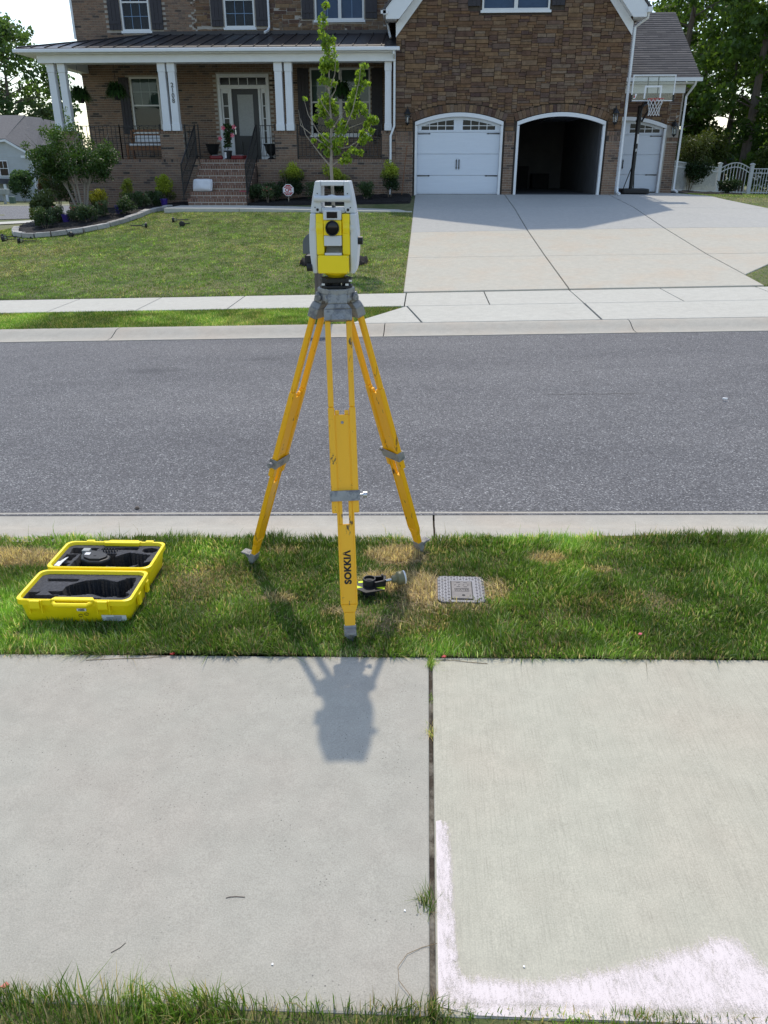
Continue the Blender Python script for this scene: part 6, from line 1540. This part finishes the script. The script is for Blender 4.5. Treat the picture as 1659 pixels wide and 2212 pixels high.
MB().tube([(-6.12,26.1,2.3),(-6.11,26.1,2.6),(-6.09,26.1,3.0)],[.012,.010,.004],6).tube([(-6.115,26.1,2.5),(-6.0,26.1,2.8),(-5.92,26.05,2.95)],[.008,.006,.003],5).build('stem', M['bark'], hb)
P, _ = blobpts(260, [(-6.12,26.1,2.5,.14,.12,.12),(-6.10,26.1,2.75,.15,.12,.14),(-6.06,26.1,2.95,.17,.12,.12),(-5.95,26.05,2.88,.08,.08,.08),(-6.1,26.1,3.03,.1,.08,.05)])
leafset(P, .10, lcol(260,(.02,.045,.015),(.06,.10,.03)), 'foliage', M['leafdark'], hb, droop=.3)
for (x, z) in ((-6.17,2.96),(-5.90,2.76),(-6.28,2.68),(-5.84,2.99)):
    mb = MB()
    for p in range(5): b = p*1.2566; mb.add([(x,25.92,z),(x+.05*math.cos(b-.5),25.90,z+.05*math.sin(b-.5)),(x+.075*math.cos(b),25.89,z+.075*math.sin(b)),(x+.05*math.cos(b+.5),25.90,z+.05*math.sin(b+.5))],[(0,1,2,3)])
    mb.build('bloom', M['flower'], hb)
for (x, lab, rz) in ((-6.52,'red bag of potting mix left of the potted hibiscus',.1),(-5.77,'red bag of potting mix right of the potted hibiscus',-.15)):
    bgm = thing('soil_bag', lab, 'bag', (x,26.15,2.086), 'red soil bags on the porch')
    MB().bar((x-.20,26.15,2.15),(x+.20,26.15+rz,2.155),(0,1,0),.34,.12).build('sack', M['bagred'], bgm, bevel=.05, seg=3)
    MB().bar((x-.10,26.10,2.2165),(x+.12,26.14,2.2185),(0,1,0),.22,.006).build('print_panel', M['paper'], bgm)
# folded white cushion on the second step
zc = .89+rise*2
def pillow(name, c, w, h, t, m, tilt, label):
    n = 14; V = []; F = []
    for side in (-1,1):
        for j in range(n+1):
            for i in range(n+1):
                u = -1+2*i/n; v = -1+2*j/n; k = (max(0,1-u**4)*max(0,1-v**4))**.45
                pinch = 1-.10*(1-v*v)*abs(u)**6*0; x = u*w/2*(1-.06*(v*v)); z = v*h/2*(1-.06*(u*u))
                y = side*t/2*k + .012*math.sin(5*u+2*v)*k; V.append(Vector(c)+Vector((x, y*math.cos(tilt)+z*math.sin(tilt), z*math.cos(tilt)-y*math.sin(tilt))))
    o_ = (n+1)**2
    for j in range(n):
        for i in range(n): a_ = j*(n+1)+i; F.append((a_,a_+1,a_+n+2,a_+n+1)); F.append((o_+a_,o_+a_+n+1,o_+a_+n+2,o_+a_+1))
    mb = MB(); mb.add([tuple(v) for v in V], F); o = mb.build(name, m, None, smooth=True); return tag(o, label, 'pillow')
pillow('white_pillow', (-6.49,24.22,zc+.172), .58, .36, .19, M['cushion'], .42, 'plump white pillow propped on the lower brick steps')
gl = thing('garden_gloves', 'pink garden gloves lying at the right of the steps', 'gloves', (-5.37,24.25,zc))
for dx, rz in ((0,.3),(.10,-.5)):
    mb = MB(); c = Vector((-5.42+dx,24.22,zc+.012)); d = Vector((math.cos(rz),math.sin(rz)*.4,0)).normalized(); s = Vector((-d.y,d.x,0))
    mb.bar(c, c+d*.10, s, .07, .018)
    for k in range(4): mb.tube([c+d*.10+s*(-.027+.018*k), c+d*(.155+.01*(k in (1,2)))+s*(-.032+.021*k)],.008,6)
    mb.tube([c+d*.03+s*.03, c+d*.07+s*.065],.008,6); mb.build('glove', M['flower'], gl)
rk_ = thing('garden_rake', 'thin wooden-handled rake leaning against brick left of the closed garage door', 'rake', (-.74,25.2,1.1))
MB().tube([(-.745,25.15,1.13),(-.61,25.455,2.46)],.013,8).build('handle', M['wood'], rk_)
mb = MB().bar((-.92,25.16,1.16),(-.58,25.16,1.16),(0,0,1),.025,.02)
for i in range(9): mb.tube([(-.90+.038*i,25.16,1.16),(-.90+.038*i,25.12,1.08)],.004,4)
mb.build('head', M['blackmetal'], rk_)
# ================================================================== solar path lights tossed on the lawn
def solar(x, y, ang, lab):
    z = zl(x,y)+.03; t = thing('solar_light', lab, 'garden light', (x,y,z), 'unplanted solar lights on the lawn')
    d = Vector((math.cos(ang), math.sin(ang), 0)); p = Vector((x,y,z+.02))
    MB().tube([p-d*.055,p-d*.05,p-d*.01,p],[.03,.068,.07,.05],14).build('cap', M['blackplastic'], t, smooth=True)
    MB().tube([p,p+d*.06],[.042,.036],12).build('shade', M['acrylic'], t, smooth=True)
    MB().tube([p+d*.06,p+d*.075,p+d*.33,p+d*.36],[.036,.012,.012,.003],8).build('stake', M['blackmetal'], t)
solar(-6.92,20.12,R(195),'solar path light on the lawn, nearest the middle of the bed edging'); solar(-6.36,20.72,R(15),'solar path light on the lawn below the steps, upper of the pair')
solar(-6.0,20.2,R(75),'solar path light standing nose-down on the lawn, lower of the pair'); solar(-8.46,19.34,R(60),'solar path light lying right against the edging blocks')
solar(-9.45,18.75,R(8),'solar path light lying below the left tip of the bed'); solar(-10.0,19.1,R(5),'solar path light cut by the left picture edge, lower one'); solar(-10.25,19.55,R(5),'solar path light cut by the left picture edge, upper one')
# ================================================================== small litter and weeds
def tuft(x, y, z, n, h, lab, name='weed_tuft', dry=.2):
    X = x+RNG.normal(0,.010,n); Y = y+RNG.normal(0,.018,n)
    o = blades(name, X, Y, np.full(n,z), h*(.5+.7*RNG.random(n)), np.full(n,.0024), .8, gcol(X,Y,np.full(n,dry),n)); del o['kind']
    return tag(o, lab, 'weed', 'weeds in the pavement joint')
tuft(.058,2.79,-.012,150,.05,'weed tuft where the pavement joint meets the grass verge'); tuft(.056,2.35,-.012,60,.035,'small yellowish weed midway up the pavement joint',dry=.5)
tuft(.042,1.600,-.010,110,.05,'round grass tuft in the pavement joint beside the chalk'); tuft(.058,1.30,-.01,90,.05,'weed tuft at the near end of the pavement joint',dry=.4); tuft(.058,2.55,-.012,25,.02,'tiny sprout in the pavement joint near the verge')
def twig(pts, r, lab, m='dry'):
    o = MB().tube([(x,y,G*x+z) for x,y,z in pts], r, 5).build('twig', M[m]); tag(o, lab, 'twig')
twig([(.02,1.30,.004),(-.03,1.36,.010),(-.034,1.40,.008),(-.01,1.44,.004),(.03,1.462,.002),(.07,1.475,.002)],.0008,'thin dry stalk curling over the joint near the grass')
twig([(-.545,1.602,.0012),(-.535,1.606,.0012),(-.515,1.608,.0012),(-.49,1.607,.0012)],.0012,'short dark twig on the grey slab','bark')
twig([(-1.45,2.79,.002),(-1.3,2.805,.002),(-1.2,2.808,.002),(-1.1,2.825,.003)],.0012,'long dry stalk along the verge edge on the left slab')
twig([(.3,2.79,.002),(.22,2.80,.002),(.16,2.812,.003),(.08,2.81,.003)],.0012,'dry stalk beside the weed tuft on the brushed slab')
twig([(-.82,1.42,.0012),(-.80,1.435,.0012),(-.79,1.45,.0015)],.0009,'dark grass stalk lying on the grey slab','bark')
for (x, y, m, lab) in ((-1.075,2.83,'red','red petal at the verge edge on the left'),(.98,2.98,'flower','pink petal in the grass on the right'),(-1.06,1.31,'coral','coral petal by the grass at the lower left'),(.115,2.825,'red','red petal beside the joint weed')):
    o = MB().prism([(x-.010,y-.006),(x+.004,y-.009),(x+.011,y+.002),(x,y+.009)],'z',G*x+.032 if y > 2.9 else G*x+.012,G*x+.036 if y > 2.9 else G*x+.016).build('petal', M[m]); tag(o, lab, 'petal')
o = MB().prism([(2.64,6.83),(2.675,6.82),(2.69,6.835),(2.655,6.85)],'z',.062,.072).build('paper_scrap', M['paper']); tag(o, 'white paper scrap lying on the asphalt at the right', 'litter')
o = MB().lathe((-1.84,4.56,0),[(.010,-.100),(.016,-.090),(.008,-.080)],7).build('pebble', M['bark']); tag(o, 'small dark pebble on the asphalt near the gutter', 'pebble')
for (x, y, lab) in ((-.02,1.575,'tiny white chalk crumb beside the round grass tuft'),(-.37,1.40,'tiny white chalk crumb on the grey slab near the grass'),(.30,1.415,'tiny white chalk crumb at the upper edge of the chalk mark')):
    s = .0032; o = MB().prism([(x-s,y-s*.6),(x+s*.8,y-s*.9),(x+s*.6,y+s*.3),(x+s*.2,y+s*1.1),(x-s*.7,y+s*.8)],'z',G*x+.0012,G*x+.003).build('chalk_crumb', M['signwhite']); tag(o, lab, 'chalk crumb', 'chalk crumbs')
# ================================================================== neighbouring house at the left, far off
NY = 80.0
nh = thing('neighbour_house', 'blue-grey sided house with brown roof beyond the side street', 'house', (-42, NY+4, -1.4))
MB().box(-52,-37.9,NY,NY+9,-2.2,2.75).build('wall', M['siding'], nh)
MB().prism([(-46.5,2.751),(-37.9,2.751),(-40.2,4.0),(-44,4.0)],'y',NY,NY+.2).build('gable', M['siding'], nh)
lap = MB(); z = -1.4
while z < 3.8: lap.box(-46 if z < 2.7 else -44,-37.95 if z < 2.7 else -40.1,NY-.03,NY-.001,z,z+.02); z += .2
o = lap.build('siding_laps', M['siding'], nh); o['kind'] = 'stuff'
MB().box(-37.89,-35.4,NY+2,NY+9,-2.2,3.6).build('side_wing', M['brick'], nh)
MB().prism([(-53,2.5),(-53,2.7),(-39.9,4.15),(-37.4,2.75),(-37.4,2.55),(-39.95,3.95)],'y',NY-.35,NY-.15).build('rake_board', M['white'], nh)
def nroof(pts): MB().add(pts+[(x,y,z-.2) for x,y,z in pts],[tuple(range(len(pts))),tuple(range(2*len(pts)-1,len(pts)-1,-1))]+[(i,len(pts)+i,len(pts)+(i+1)%len(pts),(i+1)%len(pts)) for i in range(len(pts))]).build('roof', M['nroof'], nh)
nroof([(-39.9,NY-.3,4.2),(-37.3,NY-.3,2.8),(-36.6,NY+4,4.0),(-38.2,NY+4.5,6.2),(-39.6,NY+4,6.3)]); nroof([(-54,NY-.3,4.2),(-39.9,NY-.3,4.2),(-39.6,NY+4,6.4),(-54,NY+4,6.4)])
nroof([(-37.4,NY+1.6,3.7),(-34.9,NY+1.6,3.7),(-35.4,NY+5,5.6),(-38.2,NY+5,6.1)])
for (a, b, c, d) in ((-41.0,-40.25,1.0,2.25),(-45.5,-44.7,1.0,2.25)):
    w = MB().box(a-.08,b+.08,NY-.06,NY-.031,c-.08,d+.08).build('window', M['white'], nh)
    MB().box(a,b,NY-.075,NY-.061,c,(c+d)/2-.03).build('pane', M['lens'], w); MB().box(a,b,NY-.075,NY-.061,(c+d)/2+.03,d).build('pane', M['lens'], w)
    MB().box((a+b)/2-.02,(a+b)/2+.02,NY-.09,NY-.076,(c+d)/2+.03,d).build('muntin', M['white'], w)
w = MB().box(-36.9,-35.9,NY+1.9,NY+1.99,.2,1.6).build('window', M['white'], nh); MB().box(-36.8,-36.0,NY+1.85,NY+1.899,.3,1.5).build('pane', M['lens'], w)
MB().add([(-47,NY-1.8,.30),(-39.5,NY-1.8,.30),(-39.9,NY-.1,.72),(-47,NY-.1,.72)],[(0,1,2,3)]).build('porch_roof', M['darkroof'], nh)
for x in (-41.6,-40.0): MB().box(x-.1,x+.1,NY-1.75,NY-1.55,-1.4,.28).build('porch_post', M['white'], nh)
MB().tube([(-37.75,NY-.1,2.5),(-37.75,NY-.1,-1.2)],.07,4).build('downspout', M['white'], nh)
MB().box(-38.6,-37.2,NY-.42,NY-.3,2.55,2.75).build('gutter', M['white'], nh)
# things in front of the neighbour
z = zl(-36.0,70.5)
k_ = thing('cluster_mailbox', 'grey box mailbox on a post by the side street', 'mailbox', (-35.9,69.8,z))
MB().box(-36.3,-35.5,69.6,70.1,z+.75,z+1.2).build('box', M['greybox'], k_, bevel=.03); MB().box(-35.98,-35.82,69.75,69.95,z-.1,z+.749).build('post', M['greybox'], k_)
o = MB().box(-36.35,-35.95,71.4,71.9,zl(-36.2,71.6)-.05,zl(-36.2,71.6)+.55).build('utility_box', M['greenbox'], None, bevel=.05); tag(o, 'green utility box in the lawn beyond the side street', 'utility box')
shrub('round_bush', 'large round green bush in front of the blue-grey house', -37.2, 76.0, 2.4, 2.6, (.03,.06,.03), (.09,.15,.06), 1600, .2, 'leaf', z=zl(-37.2,76))
shrub('round_bush', 'small rusty-leaved bush beside the brick wing of the far house', -35.3, 76.5, 1.4, 2.2, (.08,.06,.03), (.16,.10,.05), 700, .16, 'leaf', z=zl(-35.3,76.5))
ar = MB(); zc_ = zl(-34.2,74)
for dx in (0,.9): ar.tube([(-34.6+dx,74,zc_-.05),(-34.6+dx,74,zc_+.8)],.05,6)
ar.tube([(-34.15-.45*math.cos(t*.3142),74,zc_+.8+.35*math.sin(t*.3142)) for t in range(11)],.05,6)
for i in range(5): ar.tube([(-34.5+.18*i,74,zc_),(-34.5+.18*i,74,zc_+1.0)],.025,5)
o = ar.build('garden_arch', M['white']); tag(o, 'white arched garden gate beside the far brick wing', 'gate')
# house far behind the wood, right
fh = thing('distant_house', 'pale grey house glimpsed through the trees at the right', 'house', (34,72,.2))
MB().box(30,44,72,80,-.5,3.4).build('wall', M['greybox'], fh)
MB().prism([(29.2,3.2),(31.5,5.6),(36,5.6),(38.4,3.2)],'y',71.4,80.5).build('roof', M['nroof'], fh)
MB().bar((29.0,71.3,3.2),(31.5,71.3,5.75),(0,1,0),.1,.3).bar((31.5,71.3,5.75),(36,71.3,5.75),(0,1,0),.1,.2).build('fascia', M['white'], fh)
w = MB().box(32.3,33.6,71.9,71.99,.8,2.2).build('window', M['white'], fh); MB().box(32.4,33.5,71.85,71.899,.9,2.1).build('pane', M['lens'], w)
# ================================================================== trees
def tree(name, label, x, y, h, cw, n, leaf, c1, c2, low=.25, lean=0.0, tr=.16, group=None, nclump=80, mat='leaf', dense=1.0, zrange=None):
    z0 = zl(x,y); t = thing(name, label, 'tree', (x,y,z0), group); mb = MB()
    top = (x+lean,y,z0+h*.92); mid = (x+lean*.45+random.uniform(-.2,.2),y,z0+h*.45)
    mb.tube([(x,y,z0-.3),(x+lean*.15,y,z0+h*.18),mid,top],[tr*1.25,tr,tr*.7,tr*.12],9)
    cl = []
    for i in range(nclump):
        f = random.random(); zz = z0+h*(low+(1-low)*f); a = random.random()*6.28
        prof = math.sin(math.pi*min(1,.18+.82*f))**.7; r = cw*prof*(.35+.65*math.sqrt(random.random()))
        bx_ = x+lean*(zz-z0)/h; px, py = bx_+r*math.cos(a), y+r*math.sin(a)*.8; s = cw*(.13+.15*random.random())*dense
        cl.append((px,py,zz,s*1.25,s*1.1,s*.7))
        if i % 2 == 0:
            b0 = (bx_,y,zz-.25*r); mb.tube([b0,((b0[0]+px)/2,(b0[1]+py)/2,zz-.05*r),(px,py,zz)],[tr*.28*(1-.6*f),tr*.16*(1-.6*f),.012],5)
    mb.build('trunk', M['bark'], t, smooth=True)
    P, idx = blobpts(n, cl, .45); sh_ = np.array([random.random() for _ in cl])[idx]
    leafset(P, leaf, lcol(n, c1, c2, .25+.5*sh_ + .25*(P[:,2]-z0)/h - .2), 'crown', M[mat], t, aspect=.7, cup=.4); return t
FC1, FC2 = (.030,.065,.015), (.165,.250,.048)
WG = 'woodland trees behind the white fence'
tree('leaning_tree', 'tree with thick dark leaning trunk right of the arched gate', 20.3, 43.0, 17, 4.2, 6500, .24, FC1, FC2, .38, 2.6, .38)
specs = [(12.2,44,15,2.6,.12,3600,'broadleaf tree rising just right of the shingled garage roof'),(15.0,41.5,14,3.0,.10,4800,'dense tree directly behind the arched gate'),(17.4,40.0,16,3.0,.08,4800,'dense dark tree right of the arched gate'),
         (19.5,46,18,3.6,.15,4600,'tall full-crowned tree at the top right'),(23.5,42.5,17,3.6,.10,4600,'large tree cut by the right picture edge'),(14.0,52,17,3.2,.12,3600,'tree deeper in the wood behind the gate'),
         (22.0,54,19,4.0,.15,3800,'tall tree deep in the wood at the right'),(26.5,50,18,4.2,.12,3600,'wide tree at the far right of the wood'),(17.5,57,18,4.0,.1,3400,'background tree in the middle of the wood'),(11.4,56,13,2.5,.2,2200,'slender tree above the garage roof edge'),
         (16.0,47,9,3.0,.02,3600,'low-branched tree filling the wood behind the gate'),(20.5,49,10,3.4,.02,3800,'low-branched tree below the tall full-crowned tree'),(24.5,47,10,3.2,.02,3600,'low-branched tree near the right picture edge'),(27.5,58,14,4.2,.02,3400,'far low-branched tree at the right edge of the wood'),(19.0,64,14,4.5,.02,3400,'far low-branched tree in the middle of the wood')]
for (x,y,h,cw,low,n,lab) in specs:
    tree('woodland_tree', lab, x, y, h, cw, int(n*1.9), .24, FC1, FC2, low, random.uniform(-.6,.6), .2, WG)
tree('pine_tree', 'tall thin-crowned pine against the sky above the shingled roof', 12.6, 60, 19, 2.6, 1300, .30, (.02,.035,.014), (.06,.085,.03), .35, .3, .16, None, 30, dense=.7)
tree('pine_tree', 'sparse pine against the sky beside the gable', 9.6, 66, 17, 2.6, 900, .32, (.02,.035,.014), (.06,.085,.03), .45, .2, .15, None, 24, dense=.6)
for (x,y,w,h,lab) in ((12.6,39.5,2.2,2.6,'undergrowth bush behind the left gate post'),(15.6,38.8,2.4,2.3,'undergrowth bush behind the fence right of the gate'),(18.6,41,3.0,3.0,'tall undergrowth bush below the leaning tree'),(11.0,42,2.2,4.5,'tall loose bush behind the corner shrub'),(13.2,46,3.0,5.0,'tall dark bush deep behind the gate')):
    shrub('undergrowth_bush', lab, x, y, w, h, FC1, (.10,.115,.025), 1800, .16, 'leaf', z=zl(x,y), group='undergrowth bushes')
tree('far_tree', 'large spreading tree behind the blue-grey house', -49.5, 100, 18.5, 7.0, 12000, .5, (.045,.085,.03), (.15,.23,.07), .22, 1.2, .35, None, 120)
tree('far_tree', 'pale small tree right of the spreading tree, behind the far roof', -43.5, 96, 9.6, 3.2, 1500, .42, (.06,.09,.04), (.14,.18,.08), .3, 0, .14, None, 30)
tree('far_tree', 'bluish tree seen between porch column and house corner', -37.5, 110, 9.2, 2.4, 1300, .45, (.04,.07,.05), (.09,.14,.09), .15, 0, .14, None, 30)
# a far wood closes the horizon
n = 9000; X = RNG.uniform(-160,160,n); Y = 150+RNG.random(n)*25; Z = np.array([-2.5]*n)+RNG.random(n)**.7*(5+5*VN1(X,Y*0,.05))
k = (X > -30); X, Y, Z = X[k], Y[k], Z[k]; n = len(X)
o = leafset(np.stack([X,Y,Z],1), 2.2, lcol(n,(.03,.055,.03),(.07,.11,.05)), 'distant_wood', M['leaf'], None, aspect=.9); tag(o, kind='stuff')
